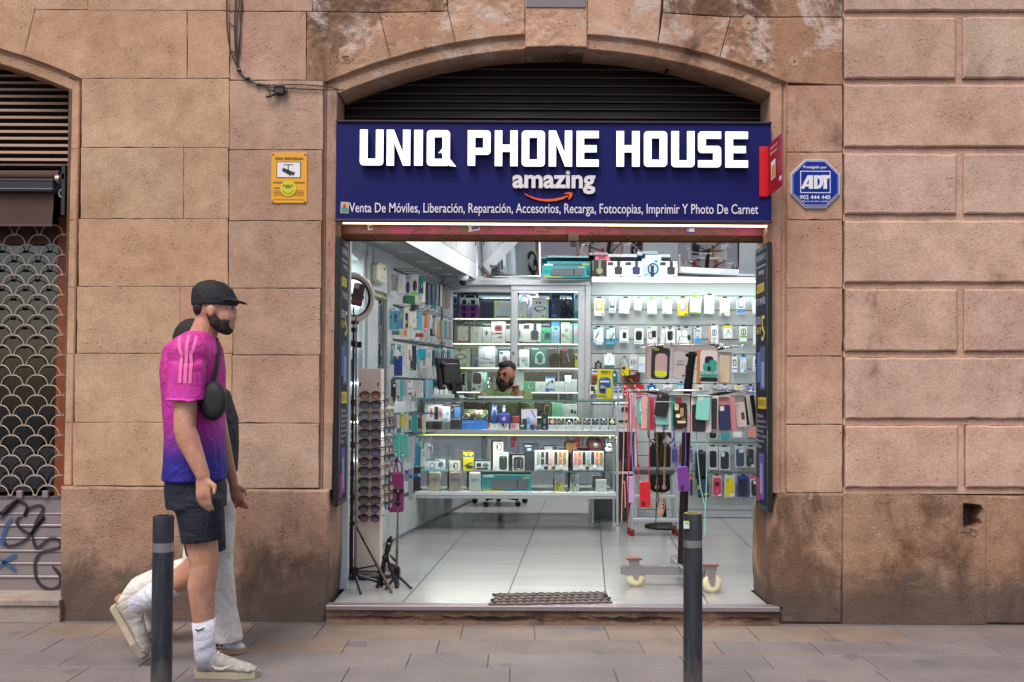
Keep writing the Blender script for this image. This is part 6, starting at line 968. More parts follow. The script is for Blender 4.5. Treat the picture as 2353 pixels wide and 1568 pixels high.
rs=T('round_speaker','dark red round speaker with a silver centre above the strap case','speaker',p6_(876,920));c0=p6_(876,868);r=(p6_(957,868).x-p6_(795,868).x)/2;Mx=Matrix.Translation((c0.x,YM+.07,c0.z))@Matrix.Rotation(PI/2,4,'X');m=MB();m.lathe([(r*.8,-.015),(r,0),(r*.97,.014),(r*.8,.026),(r*.45,.03)],C('7c2420',.35),32,Mx);m.box(c0.x-.02,c0.x+.02,YM+.05,YM+.07,ZM+.001,c0.z-r*.9,C('5a1c18',.5));part(m,'body',rs);m=MB();m.lathe([(.03,.028),(.03,.034),(.024,.035)],C('8a6a44',.3,.7),24,Mx);m.lathe([(.023,.034),(.02,.04),(.004,.041)],C('d4d6da',.2,.6),24,Mx);part(m,'dial',rs)
bst=T('dog_bust','white bulldog bust wearing dark glasses on a grey block in the counter','figurine',(p6_(1012,950).x,YM,RC(968,950,1054,1150,YM,'6')[3]));cx_=p6_(1012,900).x;zb_=RC(968,950,1054,1150,YM,'6')[3]+.001;m=MB();PLS=C('dfe2e6',.5)
m.ell((cx_,YM+.03,zb_+.032),(.036,.028,.034),PLS);m.ell((cx_,YM+.022,zb_+.085),(.031,.03,.032),PLS);m.ell((cx_,YM-.004,zb_+.074),(.019,.014,.015),PLS,12,8);m.ell((cx_-.014,YM+.0,zb_+.064),(.011,.011,.015),PLS,10,8);m.ell((cx_+.014,YM+.0,zb_+.064),(.011,.011,.015),PLS,10,8)
for s_ in(-1,1):m.ell((cx_+s_*.027,YM+.025,zb_+.108),(.009,.008,.014),PLS,8,6)
part(m,'body',bst);m=MB()
for s_ in(-1,1):m.ell((cx_+s_*.013,YM-.009,zb_+.093),(.011,.005,.008),C('101114',.1),12,8)
m.box(cx_-.003,cx_+.003,YM-.011,YM-.008,zb_+.094,zb_+.097,BLK);part(m,'glasses',bst)
def wallet(x0,x1,y0,col,label):
 X0,X1,Z0,Z1=RC(x0,y0,x1,930,YU,'8');Z0=ZB_+.001;o=T('phone_purse',label,'purse',((X0+X1)/2,YU,Z0),'upright phone purses at the counter foot');w,h=X1-X0,Z1-Z0;mt=C(col,.5);m=MB();m.slab(rr(X0,Z0,X1,Z1,.012,4),YU,YU+.03,mt,0,.005);m.xf(Matrix.Translation((0,0,0)));part(m,'body',o)
 m=MB();m.slab(rr(X0+w*.08,Z0+h*.66,X1-w*.1,Z0+h*.97,[.025,.025,.006,.006],5),YU-.008,YU-.0005,mt,0,.003);part(m,'flap',o);m=MB();m.slab(rr(X0+w*.08,Z0+h*.05,X1-w*.1,Z0+h*.63,.006,3),YU-.004,YU-.0005,mt,0,.002);part(m,'pocket',o);m=MB();m.tube([(X0+w*.05,YU+.015,Z1+.001),(X1-w*.05,YU+.015,Z1+.001)],.003,C('a08a50',.3,.7),6);part(m,'zip',o)
wallet(395,565,655,'aaa38e','beige phone purse with a curved flap, first at the counter foot');wallet(682,852,655,'8f8078','taupe brown phone purse with a straight flap in the counter');wallet(962,1125,662,'c9d0d0','white phone purse with a curved flap beside the keyboard box')
kbox((1134,697,1835,945),YU,'8',ZB_+.0005,'teal wired keyboard box lying upright at the foot of the counter')
for a,b,col,lab in((443,536,'c8bc10','yellow and clear headset pack'),(604,696,'cfdcd2','pale green and clear headset pack')):
 o=prod('headset_pack',(a,1268,b,1370),YU,'6',.04,col,[(.5,.15,.95,.95,'b0b4a8','u'),(.12,.35,.45,1,'2a2b24','u')],f'{lab}, counter foot','headset pack','headset packs at the counter foot',zfloor=ZB_);text_mb('T7',(a+15,1270,a+62,1298),YU-.0015,C('17181a'),'6',ext=.001,bold=.03).obj('lettering',o);X0,X1,z0,z1=RC(a,1160,b,1267,YU,'6');m=MB();m.box(X0,X1,YU,YU+.04,z0,z1,GLASS('clear_film'),.002);m.obj('clear_cover',o);m=MB();m.tube([((X0+X1)/2-.012,YU+.02,z0+.02),((X0+X1)/2+.008,YU+.02,z0+.09)],[.008,.005],C('d5d8da' if col[0]=='c' and col[1]=='8' else '1c1d20',.4),8);m.obj('earpiece',o);m=MB();m.box(X0,X1,YU-.001,YU+.041,z1+.001,z1+.006,C('4a4e50'));m.obj('lid',o)
prod('product_box',(874,1228,986,1377),YU,'6',.06,'d8d9da',[(.3,.5,.42,.65,'8ab0d0','e'),(.55,.5,.67,.65,'8ab0d0','e'),(.1,.08,.3,.12,'a8acb0')],'small white earbud box at the right end of the counter foot','box',zfloor=ZB_)
mo=T('monitor','black computer monitor seen from behind on the counter','monitor',P(1040,917,YC+.2));Mm=Matrix.Translation((P(1037,860,YC+.22).x,YC+.22,ZT))@Matrix.Rotation(rad(58),4,'Z')@Matrix.Rotation(rad(-8),4,'X');hh=P(1037,822,YC+.2).z-ZT;m=MB();m.box(-.17,.17,-.02,.012,.07,hh,BLK,.008,Mm);m.box(-.12,.12,-.045,-.02,.12,hh-.05,C('121214',.35),.015,Mm);part(m,'casing',mo);m=MB();m.box(-.16,.16,.0125,.0135,.08,hh-.012,C('0a0b0e',.08),0,Mm);part(m,'screen',mo);m=MB();m.box(-.03,.03,-.05,-.03,.0,.16,BLK,.006,Mm);m.lathe([(.1,ZT+.001),(.1,ZT+.01),(.03,ZT+.018)],BLK,24,Matrix.Translation((Mm.translation.x,Mm.translation.y,0)));part(m,'stand',mo);m=MB();m.box(-.16,-.1,-.06,-.04,hh-.08,hh-.04,C('0d0d0e',.4),.006,Mm);part(m,'bracket',mo)
pst=T('power_block','white power block with three chargers and cables on the counter corner','power strip',p5_(680,965));X0,X1=p5_(512,900).x,p5_(850,900).x;z1=p5_(680,893).z;m=MB();m.box(X0,X1,YC+.02,YC+.12,ZT+.001,z1,C('c9cdd0',.4),.004);part(m,'block',pst)
for a,b,y in((538,612,812),(626,688,822),(700,758,812)):m=MB();m.box(p5_(a,850).x,p5_(b,850).x,YC+.04,YC+.08,z1+.001,P((a+b)/2,y,YC+.06,'5').z,PLW,.004);part(m,'charger',pst)
for a,pts in enumerate(([(575,812),(575,785),(545,800),(505,790),(525,870),(560,885)],[(725,812),(722,765),(695,748),(680,770)],[(760,880),(800,875),(815,850)])):m=MB();m.tube([p5_(x,y,YC+.06)for x,y in pts],.0025,PLW,6);part(m,'cable',pst)
kb=T('keyboard','white computer keyboard lying flat on the glass counter top','keyboard',P(1150,918,YC+.16));X0,X1=p5_(1215,950,YC+.1).x,p5_(1945,950,YC+.1).x;m=MB();m.box(X0,X1,YC+.08,YC+.22,ZT+.001,ZT+.016,C('cfd0d2',.4),.005);part(m,'body',kb);m=MB()
for i in range(16):
 for j in range(5):u=X0+.008+(X1-X0-.016)*i/16;m.box(u+.001,u+(X1-X0-.016)/16-.002,YC+.088+j*.025,YC+.108+j*.025,ZT+.016,ZT+.024,C('e4e5e8',.4),.002)
part(m,'keys',kb)
al=T('adapter','white plug adapter with cable on the counter beside the keyboard','adapter',p5_(970,960));m=MB();m.box(p5_(932,940).x,p5_(1010,940).x,YC+.05,YC+.09,ZT+.001,ZT+.028,PLW,.006);m.tube([p5_(1010,940,YC+.07),(p5_(1060,950).x,YC+.07,ZT+.006),(p5_(1180,960).x,YC+.06,ZT+.004)],.003,PLW,6);part(m,'plug',al)
o=prod('leaflet_stand',(890,72,1045,385),YC+.12,'6',.05,'d2c81a',[(.1,.27,.88,.82,'234f9c','o'),(.16,.38,.78,.44,'d9dce4'),(.14,.47,.58,.76,'1a2a66','e'),(.2,.52,.5,.62,'c4ccE4'.lower(),'x'),(.55,.62,.98,.98,'d6cc1e','o'),(.06,.88,.6,.92,'8a8418'),(.06,.94,.4,.98,'e8e4c0')],'yellow leaflet stand with blue cards on the counter end','leaflet stand',zfloor=ZT+.0005,side='a9a010')
for s_,r4 in(('MÁSMÓV L',(928,84,1030,108)),('CÁMBIATE CON NOSOTROS',(940,114,1015,121))):text_mb(s_,r4,YC+.118,C('2c2c20'),'6',ext=.001,bold=.015 if s_[0]=='M' else 0).obj('lettering',o)
text_mb('LEBARA',(922,163,968,174),YC+.1165,C('d0d8ee'),'6',ext=.001).obj('lettering',o);text_mb('200GB',(918,252,975,272),YC+.115,C('d8e0f4'),'6',ext=.001,bold=.02).obj('lettering',o)
pr=T('printer','light grey office printer behind the right end of the counter','printer',P(1395,1000,9.1));X0,X1,Z0,Z1=RC(1362,930,1450,985,9.12);m=MB();m.box(X0,X1,9.1,9.42,Z0,Z1,C('c2c6c8',.4),.012);m.box(X0+.01,X1-.01,9.09,9.1,Z0+.06,Z0+.075,BLK);m.box(X0-.005,X1+.005,9.095,9.42,Z1+.001,Z1+.02,C('d5d8d9',.4),.006);part(m,'body',pr);m=MB();m.box(X1-.09,X1-.02,9.085,9.1,Z1-.06,Z1-.02,C('3a4048',.2),.003);part(m,'display',pr)
text_mb('EPSON',(1404,955,1417,960),9.088,C('6a6e72'),ext=.002).obj('lettering',pr)
lc=T('printer_cabinet','white low cabinet carrying the printer beside the counter','cabinet',P(1420,1195,9.1));X0,X1=P(1359,1000,9.1).x,P(1462,1000,9.1).x;m=MB();m.box(X0,X1,9.05,9.44,Z0-.03,Z0-.002,WHT,.003);m.box(X0,X0+.02,9.05,9.44,FZ,Z0-.031,WHT,.003);m.box(X1-.02,X1,9.05,9.44,FZ,Z0-.031,WHT,.003);m.box(X0+.021,X1-.021,9.05,9.44,.55,.57,WHT,.003);m.box(X0+.021,X1-.021,9.42,9.44,FZ,Z0-.031,C('8a8e90',.5));part(m,'body',lc)
dc=one((lambda m:(m.lathe([(.001,0),(.09,.0),(.12,.04),(.1,.1),(.05,.13),(.001,.135)],C('3c3850',.9,0,.3),14,Matrix.Translation((P(1440,1080,9.2).x,9.2,.571))),m)[1])(MB()),'cloth_heap','heap of dark violet cloth on the low cabinet shelf','cloth')
yh=one((lambda m:(m.lathe([(.001,0),(.06,.0),(.085,.03),(.06,.09),(.001,.1)],C('7a6a1c',.9,0,.3),12,Matrix.Translation((P(1412,1080,9.15).x,9.15,.571))),m)[1])(MB()),'cloth_heap','mustard yellow cloth bundle on the low cabinet shelf','cloth')
oc=T('office_chair','dark office chair base on castors seen under the counter','chair',P(1160,1156,10.6));cx_,cy_=P(1150,1150,10.55).x,10.55;m=MB()
m.tube([(cx_,cy_,FZ+.09),(cx_,cy_,.5)],.028,DKM,12);m.box(cx_-.22,cx_+.22,cy_-.2,cy_+.2,.5,.57,C('1c1d20',.8),.03)
for k in range(5):a=k*2*PI/5+.4;m.tube([(cx_,cy_,FZ+.1),(cx_+.27*math.cos(a),cy_+.27*math.sin(a),FZ+.075)],[.025,.016],DKM,8)
part(m,'base',oc)
for k in range(5):a=k*2*PI/5+.4;m=MB();c0=Vector((cx_+.28*math.cos(a),cy_+.28*math.sin(a),FZ+.032));m.ell(c0,(.032,.032,.032),C('1a1b1e',.4),14,10);part(m,'castor',oc)
# ==== LEFT SIDE OF THE SHOP
def YL_(px,off=.0):return(2.368-off)/(.178+(1176-px)/FPX)
def LW_(px,py,off=.0):Y=YL_(px,off);return P(px,py,Y)
def wallbox(mb,x0,y0,x1,y1,th,mat,off=0.,b=.002):
 a,bb=LW_(x0,(y0+y1)/2,off),LW_(x1,(y0+y1)/2,off);mid=(x0+x1)/2;zt,zb=LW_(mid,y0,off).z,LW_(mid,y1,off).z
 d=Vector((bb.x-a.x,bb.y-a.y,0));L_=d.length;M=Matrix.Translation((a.x,a.y,0))@Matrix.Rotation(math.atan2(d.y,d.x),4,'Z');mb.box(0,L_,-th,.004,zb,zt,mat,b,M)
dc_=T('display_case','lit glass display case with white shelves behind the ring light','display case',(XW(6.9)-.15,6.9,FZ));m=MB();xr=XW(6.62);LIT=C('e6eaec',.4,0,.02)
a0,a1=WP(6.6),WP(7.24)
m.box(-1.75,a1.x-.005,7.225,7.245,.42,2.25,LIT);m.box(-1.75,-1.73,6.5,7.22,.42,2.25,LIT);m.box(-1.72,a1.x-.02,6.5,6.52,.42,2.25,LIT);m.box(-1.73,a1.x-.03,6.52,7.222,2.24,2.25,LIT);m.box(-1.73,a0.x-.02,6.52,7.222,.41,.43,LIT);part(m,'lining',dc_)
m=MB()
for z in(.8,1.08,1.36,1.64,1.92):m.add([(-1.72,6.53,z),(a0.x-.02,6.53,z),(a1.x-.03,7.22,z),(-1.72,7.22,z)],[(0,1,2,3)],SHG);m.tube([(-1.7,7.212,z-.01),(a1.x-.03,7.212,z-.01)],.006,EM('F4FAFF',3.5),6)
part(m,'shelves',dc_)
la=bpy.data.lights.new('case_light','AREA');la.shape='RECTANGLE';la.size=.4;la.size_y=.5;la.energy=3.5;la.color=(.9,.96,1);lo=bpy.data.objects.new('case_light',la);COL.objects.link(lo);lo.parent=dc_;lo.location=(-.15,0,2.23-FZ)
m=MB()
for x in(838,846,855):wallbox(m,x,556 if x<850 else 690,x+(8 if x<850 else 6),1330,.02,ALU)
wallbox(m,800,553,838,570,.02,ALU);part(m,'frame',dc_)
k=0
for z,bx in((.8,'c9d4dc'),(1.08,'2c3f80'),(1.08,'d4dadf'),(1.36,'c4ccd4'),(1.36,'5a6aa0'),(1.64,'d9dee4'),(1.64,'b4bcc6'),(1.92,'4a4e58')):
 m=MB();xx=a1.x-.09-.1*(k%2);yy_=7.08+.03*(k%3);m.box(xx-.035,xx+.035,yy_,yy_+.05,z+.001,z+.13+.03*(k%3),C(bx,.35),.002);m.box(xx-.02,xx+.02,yy_-.001,yy_,z+.04,z+.09,C('8a94a4' if k%2 else '3c4658',.35));one(m,'display_box',f"{('pale', 'blue', 'white', 'grey', 'slate blue', 'light', 'silver grey', 'dark grey')[k]} small box on the {('lowest', 'second', 'second', 'third', 'third', 'fourth', 'fourth', 'top')[k]} shelf of the lit display case",'box');k+=1
dr=T('aluminium_door','white aluminium door panels along the left wall with a narrow mirror','door',LW_(870,1300));m=MB();wallbox(m,880,560,893,1240,.03,ALU);wallbox(m,848,565,892,672,.035,C('b8bdc0',.4,0,.02));wallbox(m,852,680,890,687,.03,C('a09a60',.5));wallbox(m,848,688,856.5,1260,.02,ALU);part(m,'frame',dr);m=MB();wallbox(m,859,690,879,1150,.008,C('aab0b4',.03,1,0));part(m,'mirror',dr)
m=MB();wallbox(m,869,1010,893,1240,.012,C('b3b8ba',.45));part(m,'panel',dr)
si=T('alarm_siren','ivory rounded alarm box on the white panel above the sunglasses','alarm',LW_(866,651,.04));m=MB();i0=len(m.v);m.slab(rr(0,0,.1,.15,.035,6),-.045,.02,C('cfcdb4',.4),0,.012);a,b=LW_(856,632,.04),LW_(878,632,.04);M=Matrix.Translation((a.x,a.y,LW_(866,651,.04).z))@Matrix.Rotation(math.atan2(b.y-a.y,b.x-a.x),4,'Z');sc_=(b-a).length/.1;m.xf(M@Matrix.Diagonal((sc_,1,1,1)));part(m,'housing',si);m=MB();m.ell((.065*sc_,-.047,.11),(.008*sc_,.004,.008),BLK,10,8);m.slab(rr(.03*sc_,.03,.075*sc_,.06,.012,4),-.048,-.04,C('b9bcc4',.3),0,.002);m.xf(M);part(m,'lens',si)
bc=T('base_cabinets','low white cupboard fronts along the foot of the left wall','cupboard',(XW(8)+.1,8,FZ));m=MB();ybs=[6.7,7.5,8.15,8.75,9.6,10.5,11.25]
for a,b in zip(ybs,ybs[1:]):pa,pb=Vector((XW(a)+.03,a+.004,0)),Vector((XW(b)+.03,b-.004,0));vwall(m,pa,pb,FZ+.03,.42 if a<8.7 else .36,Vector((-.025,0,0)),C('b4b9bb',.4));vwall(m,pa+Vector((-.01,0,0)),pb+Vector((-.01,0,0)),.425,.445,Vector((-.04,0,0)),C('4a4d50',.5))
part(m,'fronts',bc)
hr=T('hook_rails','rows of metal hooks on dark rails along the left wall','hooks',LW_(900,900));m=MB();rails=[(895,622,1036,668),(895,705,1036,735),(895,786,1040,798),(895,868,1038,875),(895,948,975,950),(895,998,965,994)]
for i,(x0,y0,x1,y1)in enumerate(rails):
 a,b=LW_(x0,y0,.012),LW_(x1,y1,.012);zr=(a.z+b.z)/2;a.z=b.z=zr;m.tube([a,b],.008,C('3a3c40',.4,.6),6);n=13 if i<4 else 8
 for k in range(n):q=a+(b-a)*((k+.5)/n);m.tube([q,q+Vector((.17,-.03,-.008)),q+Vector((.195,-.035,.02))],.0028,C('8a8d92',.25,.9),5)
part(m,'hooks',hr)
LN={1:'left wall top hooks',2:'left wall second hooks',3:'left wall third hooks',4:'left wall fourth hooks',5:'left wall fifth hooks',6:'left wall lowest hooks'}
def lpack(c,rect,base,pats,desc,rown,yaw=14,d=.018,off=.13,**kw):
 x0,y0=cv(c,rect[0],rect[1]);x1,y1=cv(c,rect[2],rect[3]);Y=YL_((x0+x1)/2,off)
 return prod(kw.pop('name','hanging_pack'),(x0,y0,x1,y1),Y,'',d,base,pats,f'{desc}, {LN[rown]}',kw.pop('cat','packet'),None,yaw=yaw,rot=R.uniform(-2,2),**kw)
bl=lambda c1,c2='2a2c30':[(.12,.08,.88,.3,c2,'r'),(.15,.35,.85,.85,c1,'o')]
for it in[((100,190,200,440),'8d9092',[(.4,.2,.9,.95,'3a3634','d')],'clear blister with dark cable, first'),((202,195,308,490),'c9c7c3',[(.35,.3,.42,.7,'8a8a8a')],'plain off white box'),((302,200,398,520),'a9adb2',[(.2,.3,.85,.9,'24395c','e'),(.25,.35,.5,.85,'26282c','e'),(.1,.05,.8,.2,'5a8aa8')],'blister with a dark blue computer mouse'),((397,182,515,515),'b9bdc0',[(.25,.3,.85,.82,'2e2c30','e'),(.55,.32,.85,.8,'b03036','d'),(.05,.85,.95,1,'8cc24a'),(.1,.1,.6,.25,'c4d0a0')],'blister with a black and red computer mouse'),((512,207,600,490),'2e7f88',[(.3,.2,.7,.9,'23272c','d'),(.4,.55,.95,.95,'2c2e33','e'),(.6,.5,.8,.7,'b0b6ba','e')],'teal blister with a black mouse'),((556,305,628,640),'d8dcd4',[(.0,.6,.8,.92,'e6e8e6'),(.1,.62,.4,.9,'5a5e60','x'),(0,.95,1,1,'8cc24a'),(.2,0,1,.05,'8cc24a')],'white pack with a lime green edge'),((275,530,372,645),'2c6a48',[(.1,.1,.5,.9,'245a3c')],'green box low behind the mouse blisters, left one'),((376,528,520,658),'3a7a54',[(.62,0,1,1,'c4cac8'),(.2,.05,.45,.5,'2c6044','x')],'green and white box low behind the mouse blisters, right one'),((405,662,525,745),'26262a',[(.6,0,1,1,'5e6064')],'small black box under the green boxes')]:lpack('c',it[0],it[1],it[2],it[3],1)
for k in range(9):x=622+k*30;lpack('c',(x,335+k*3,x+26,660+k*4),('1e2024','2a3040','6a7a9a','24262a','7a7060','3c4a70','8a8c90','2a2c30','c4c6c8')[k],[(.2,.75,.8,.95,('2f5f90','3a4a6a','3a6a9a','2a4a6a','2a4a9a','2f6aa0','8aa0b4','3a3c40','d4d4d4')[k])],f"thin {('black', 'dark navy', 'silver blue', 'charcoal', 'sand', 'indigo', 'grey', 'coal', 'whitish')[k]} pack edge, {ORD[k]} beside the white lime pack",1,yaw=0)
for k in range(6):x=886+k*27;lpack('c',(x,436,x+22,728),('8d877c','9a9488','7d776c','8a8478','958f84','cfcfd2')[k],[(.4,0,.6,1,'5a544a' if k<5 else '8a8d94')],f"thin {('sand', 'beige', 'dun', 'taupe', 'khaki', 'white')[k]} screen film edge, {ORD[k]} of the stack by the corner",1,yaw=0)
for it in[((76,765,164,1055),'4a98b4',[(.0,.25,.25,.4,'26282c'),(.75,.1,1,.65,'4a4038','o')],'light blue card box with a dark clip'),((166,757,214,1048),'4a88ac',[(.1,.25,.5,.4,'26282c')],'narrow light blue card'),((216,730,284,1040),'6a88b4',[(.25,.22,.7,.5,'9ac060','o'),(.3,.55,.6,.95,'3c5c94','d')],'blue pack with a lime green brush'),((290,715,380,1032),'d2d0ca',[(.3,.25,.75,.98,'2c2a2c','o'),(.35,.6,.6,.8,'c9c82a'),(.1,0,.7,.15,'e0d8a0')],'white card with a black torch'),((382,772,490,1025),'dcdcd6',[(.5,.45,.8,.75,'2c2c30','d'),(.3,.05,.6,.15,'c9c82a','e'),(.05,.85,.35,.95,'d4cc1e')],'tilted white card with a small black key'),((452,758,545,1062),'6fa3b0',[(.1,.3,.6,.8,'8abcc8','x'),(.5,.3,.75,.4,'2c3c44')],'grey teal box, left of the bright cyan face'),((546,770,590,1060),'62b4cc',[(.2,.2,.8,.7,'3a90b4','x')],'bright cyan box face'),((612,792,660,1075),'d4681c',[(.2,.2,.8,.75,'e08a3c','x'),(.1,.85,.9,.95,'e4d4c4')],'orange upright pack'),((664,820,742,1040),'b4b6ba',[(.1,.2,.5,.9,'5a5c62','d'),(.5,.1,.9,.8,'e2e4e6','d')],'shiny silver foil pack'),((745,870,782,1130),'8a8c90',[],'thin grey pack by the foil pack'),((784,880,815,1160),'c9a880',[(.1,.2,.9,.7,'d8c09a')],'thin tan pack'),((475,1112,600,1172),'a84c20',[(.1,0,.2,1,'6a2c14'),(.4,0,.5,1,'6a2c14'),(.7,0,.8,1,'6a2c14')],'row of rusty orange pack feet'),((230,1045,372,1180),'cfcac0',[(.45,.1,.75,.85,'d88a3a','o'),(.05,.2,.4,.8,'bfc0c0','e')],'white card with an orange strip, hanging low'),((108,1070,222,1140),'6a7272',[(.6,0,.95,1,'3a7a52')],'grey and green small box, hanging low')]:lpack('c',it[0],it[1],it[2],it[3],2)
for k in range(11):x=818+k*22;lpack('c',(x,892+k*4,x+17,1185+k*3),('9a8c78','a89a84','8a7c68','9c8e7a','b4a690','4a9aa4','2f7a8a','7ab4bc','8a8a84','7a7064','a4a6aa')[k],[(.0,.93,1,1,'a85a28' if k<5 else '5a6064')],f"thin {('camel', 'sand', 'brown', 'tan', 'cream', 'aqua', 'deep teal', 'pale aqua', 'grey', 'umber', 'silver')[k]} film pack edge, {ORD[k]} after the tan pack",2,yaw=0)
for it in[((75,0,125,60),'d4d6d8',[],'white header of the long blue cable bag'),((84,55,160,240),'22408c',[(.25,0,.55,.15,'c8a870','o'),(.1,.3,.9,.95,'1c3674','x')],'long blue bag of cables'),((146,0,180,160),'cfd2d4',[(.3,.1,.7,.6,'3c3e44','d')],'white narrow cable box'),((182,0,214,140),'d4d6d6',[(.3,.1,.6,.9,'a0a4a8','x')],'white narrow barcode box'),((217,0,246,100),'dcd4c8',[(.0,0,.4,1,'d8702a'),(.5,.55,.8,.95,'2a2c30')],'white box with an orange stripe'),((232,48,286,190),'2e3032',[(.2,.1,.7,.9,'3e4044','e'),(0,.85,.4,1,'5aa838')],'oval black travel case'),((288,0,304,130),'5ab0bc',[],'narrow teal edge'),((305,-10,376,78),'1898b0',[(.2,.2,.7,.8,'2aa6bc','x')],'bright teal tilted card'),((320,78,372,165),'c4c0b8',[(.55,.1,.95,.8,'8a8680')],'off white pack under the teal card'),((374,0,430,150),'c2c4c4',[(.2,.15,.8,.5,'a8acac')],'pale grey clear pack')]:lpack('d',it[0],it[1],it[2],it[3],3)
for k in range(9):x=432+k*20;lpack('d',(x,2+k*.5,x+16,150-k*3),('1f3c60','5a7aa8','8a7860','c4b8a0','6a8ab4','8a7c6a','d0d4d8','2a5a7a','5ab4d8')[k],[(.3,.1,.7,.9,'3a4048')],f"thin {('navy', 'steel blue', 'brown', 'ivory', 'denim', 'umber', 'white', 'petrol', 'sky blue')[k]} film pack edge, {ORD[k]} after the pale grey pack",3,yaw=0)
for it in[((55,300,98,440),'1c1d20',[(.4,.1,.9,.3,'d4d4d4','o')],'black blister with a white label'),((101,280,136,455),'c9c9c6',[(.4,.15,.6,.5,'3a3c40','x'),(.3,.8,.8,.95,'5a5c60')],'tall off white barcode box'),((137,285,172,435),'46b4b0',[],'plain turquoise box'),((176,285,203,420),'a4a8aa',[],'grey narrow pack'),((206,280,262,420),'dcdcde',[(.1,.05,.6,.12,'5a5c64'),(.2,.5,.3,.6,'2c2e32'),(.45,.5,.55,.6,'2c2e32'),(.7,.5,.8,.6,'2c2e32'),(.15,.82,.75,.95,'3a4a9a')],'white box with three dots and a blue foot'),((266,285,290,440),'b9bab6',[(.3,.7,.7,.95,'6a6c70')],'beige grey narrow box'),((292,280,322,445),'c2c2be',[(.3,.1,.6,.8,'8a8c8c','x')],'light grey tilted narrow box'),((325,285,352,440),'cdd0d2',[(.3,.1,.6,.7,'5a5a8a','x'),(.2,.5,.8,.7,'d4c83a')],'white box with a little yellow'),((356,280,366,440),'2a4a8a',[],'thin dark blue edge'),((368,270,438,480),'7ab0c4',[(.2,.1,.5,.9,'a4c8d4','d'),(.6,.4,.9,.8,'b08a94','e')],'clear bag with light blue beads'),((440,290,480,400),'4ab0c0',[],'aqua card end')]:lpack('d',it[0],it[1],it[2],it[3],4)
for it in[((76,605,104,725),'9c7a84',[],'dusty pink pack'),((106,600,134,725),'cfcfd0',[(.3,.1,.6,.9,'8a8c90','x')],'white striped pack'),((140,598,168,710),'d2c40c',[(.2,.05,.8,.15,'2a2a1c')],'bright yellow pack'),((174,595,206,760),'cfc9a0',[(.1,.2,.8,.4,'d4c020'),(.2,.6,.8,.9,'d4d0c4')],'pale yellow and white pack'),((208,600,246,755),'b9bab8',[(.3,.3,.9,.9,'6a6664','o')],'grey pack with dark item'),((250,590,298,765),'22958e',[(.2,.1,.5,.9,'2aa49c','d')],'deep turquoise pack'),((302,625,330,720),'5a2034',[(.1,.1,.9,.9,'6c2a40')],'maroon pack'),((340,600,376,770),'c2c4a8',[(.2,.3,.8,.8,'a8a060','x')],'clear strip with beige beads')]:lpack('d',it[0],it[1],it[2],it[3],5)
for it in[((77,775,130,990),'52b8a8',[(.2,.1,.6,.25,'2f8a80','x'),(.25,.68,.6,.95,'c4ccc8'),(.3,.72,.55,.8,'2a3c3c')],'mint green card pack, left one'),((136,780,212,1000),'58bcb0',[(.45,.08,.75,.2,'2f8a80','x'),(.2,.68,.5,.92,'c4ccc8'),(.25,.72,.45,.8,'2a3c3c')],'mint green card pack, right one'),((200,790,272,1040),'b4b5c0',[(.3,.15,.6,.85,'9a9ba8','d')],'long lilac grey pack'),((271,890,297,1075),'1a7fa0',[(.2,.3,.6,.9,'2a9ab8','x')],'ocean blue narrow box, left one'),((300,890,323,1075),'1678a0',[(.3,.3,.7,.9,'2a90b4','x')],'ocean blue narrow box, right one'),((326,890,368,1092),'d6dad4',[(0,0,.7,.12,'3ab04a'),(0,.92,.9,1,'3ab04a'),(.3,.2,.8,.5,'a8b0b0'),(.25,.55,.4,.62,'2c2e32','e')],'white box with green ends'),((370,885,432,1010),'b9bec4',[(.3,.3,.95,.95,'d4d8dc','e')],'clear blister with a white round thing'),((180,1110,216,1210),'8a8e94',[(0,0,1,.35,'2a5ab0')],'small grey pack with a blue band'),((219,1095,258,1390),'9a9ea2',[(.1,.2,.9,.3,'2a5ab0')],'very long grey strap pack'),((259,1080,325,1300),'22242a',[(0,.28,1,.42,'2a5ab0'),(.7,.28,.95,.4,'c4c8d0')],'long black strap pack with a blue band')]:lpack('d',it[0],it[1],it[2],it[3],6)
rf=random.Random(21);FC=(('white','d2d4d4'),('grey','a4a8aa'),('pale blue','8fb4c4'),('silver','b8bcc0'),('teal','3a9aa0'),('cream','cfc8b8'),('charcoal','34363a'))
for rn,(yt,hh)in enumerate(((625,55),(708,46),(790,52),(872,48),(948,44),(1000,60))):
 for k in range(9 if rn<4 else 6):
  x=897+k*(15 if rn<4 else 11)+rf.uniform(-3,3);nm,hx=FC[(k*3+rn*2)%7];h1=hh*rf.uniform(.8,1.15);y1=yt+(x-897)*(.28,.2,.08,.05,.04,.0)[rn];w_=rf.uniform(8,13)
  lpack('',(x,y1,x+w_,y1+h1),hx,[(.15,.1,.85,.3,FC[(k+3)%7][1]),(.2,.5,.7,.8,FC[(k+5)%7][1],'x')],f'{nm} small pack behind the front ones, {ORD[k]} along',rn+1,off=.07)
mg=T('laptop_sleeve','magenta zipped carrying case hanging low on the left wall','bag',P(905,1180,7.35));Yb=7.4;a,b,z0,z1=RC(36,1135,176,1500,Yb,'d');m=MB();m.slab(rr(a,z0,b,z1,.02,5),Yb,Yb+.05,C('8e2468',.6),0,.01);M=Matrix.Translation((a,Yb,0))@Matrix.Rotation(rad(12),4,'Z')@Matrix.Translation((-a,-Yb,0));m.xf(M);part(m,'body',mg)
m=MB();hx=a+(b-a)*.32
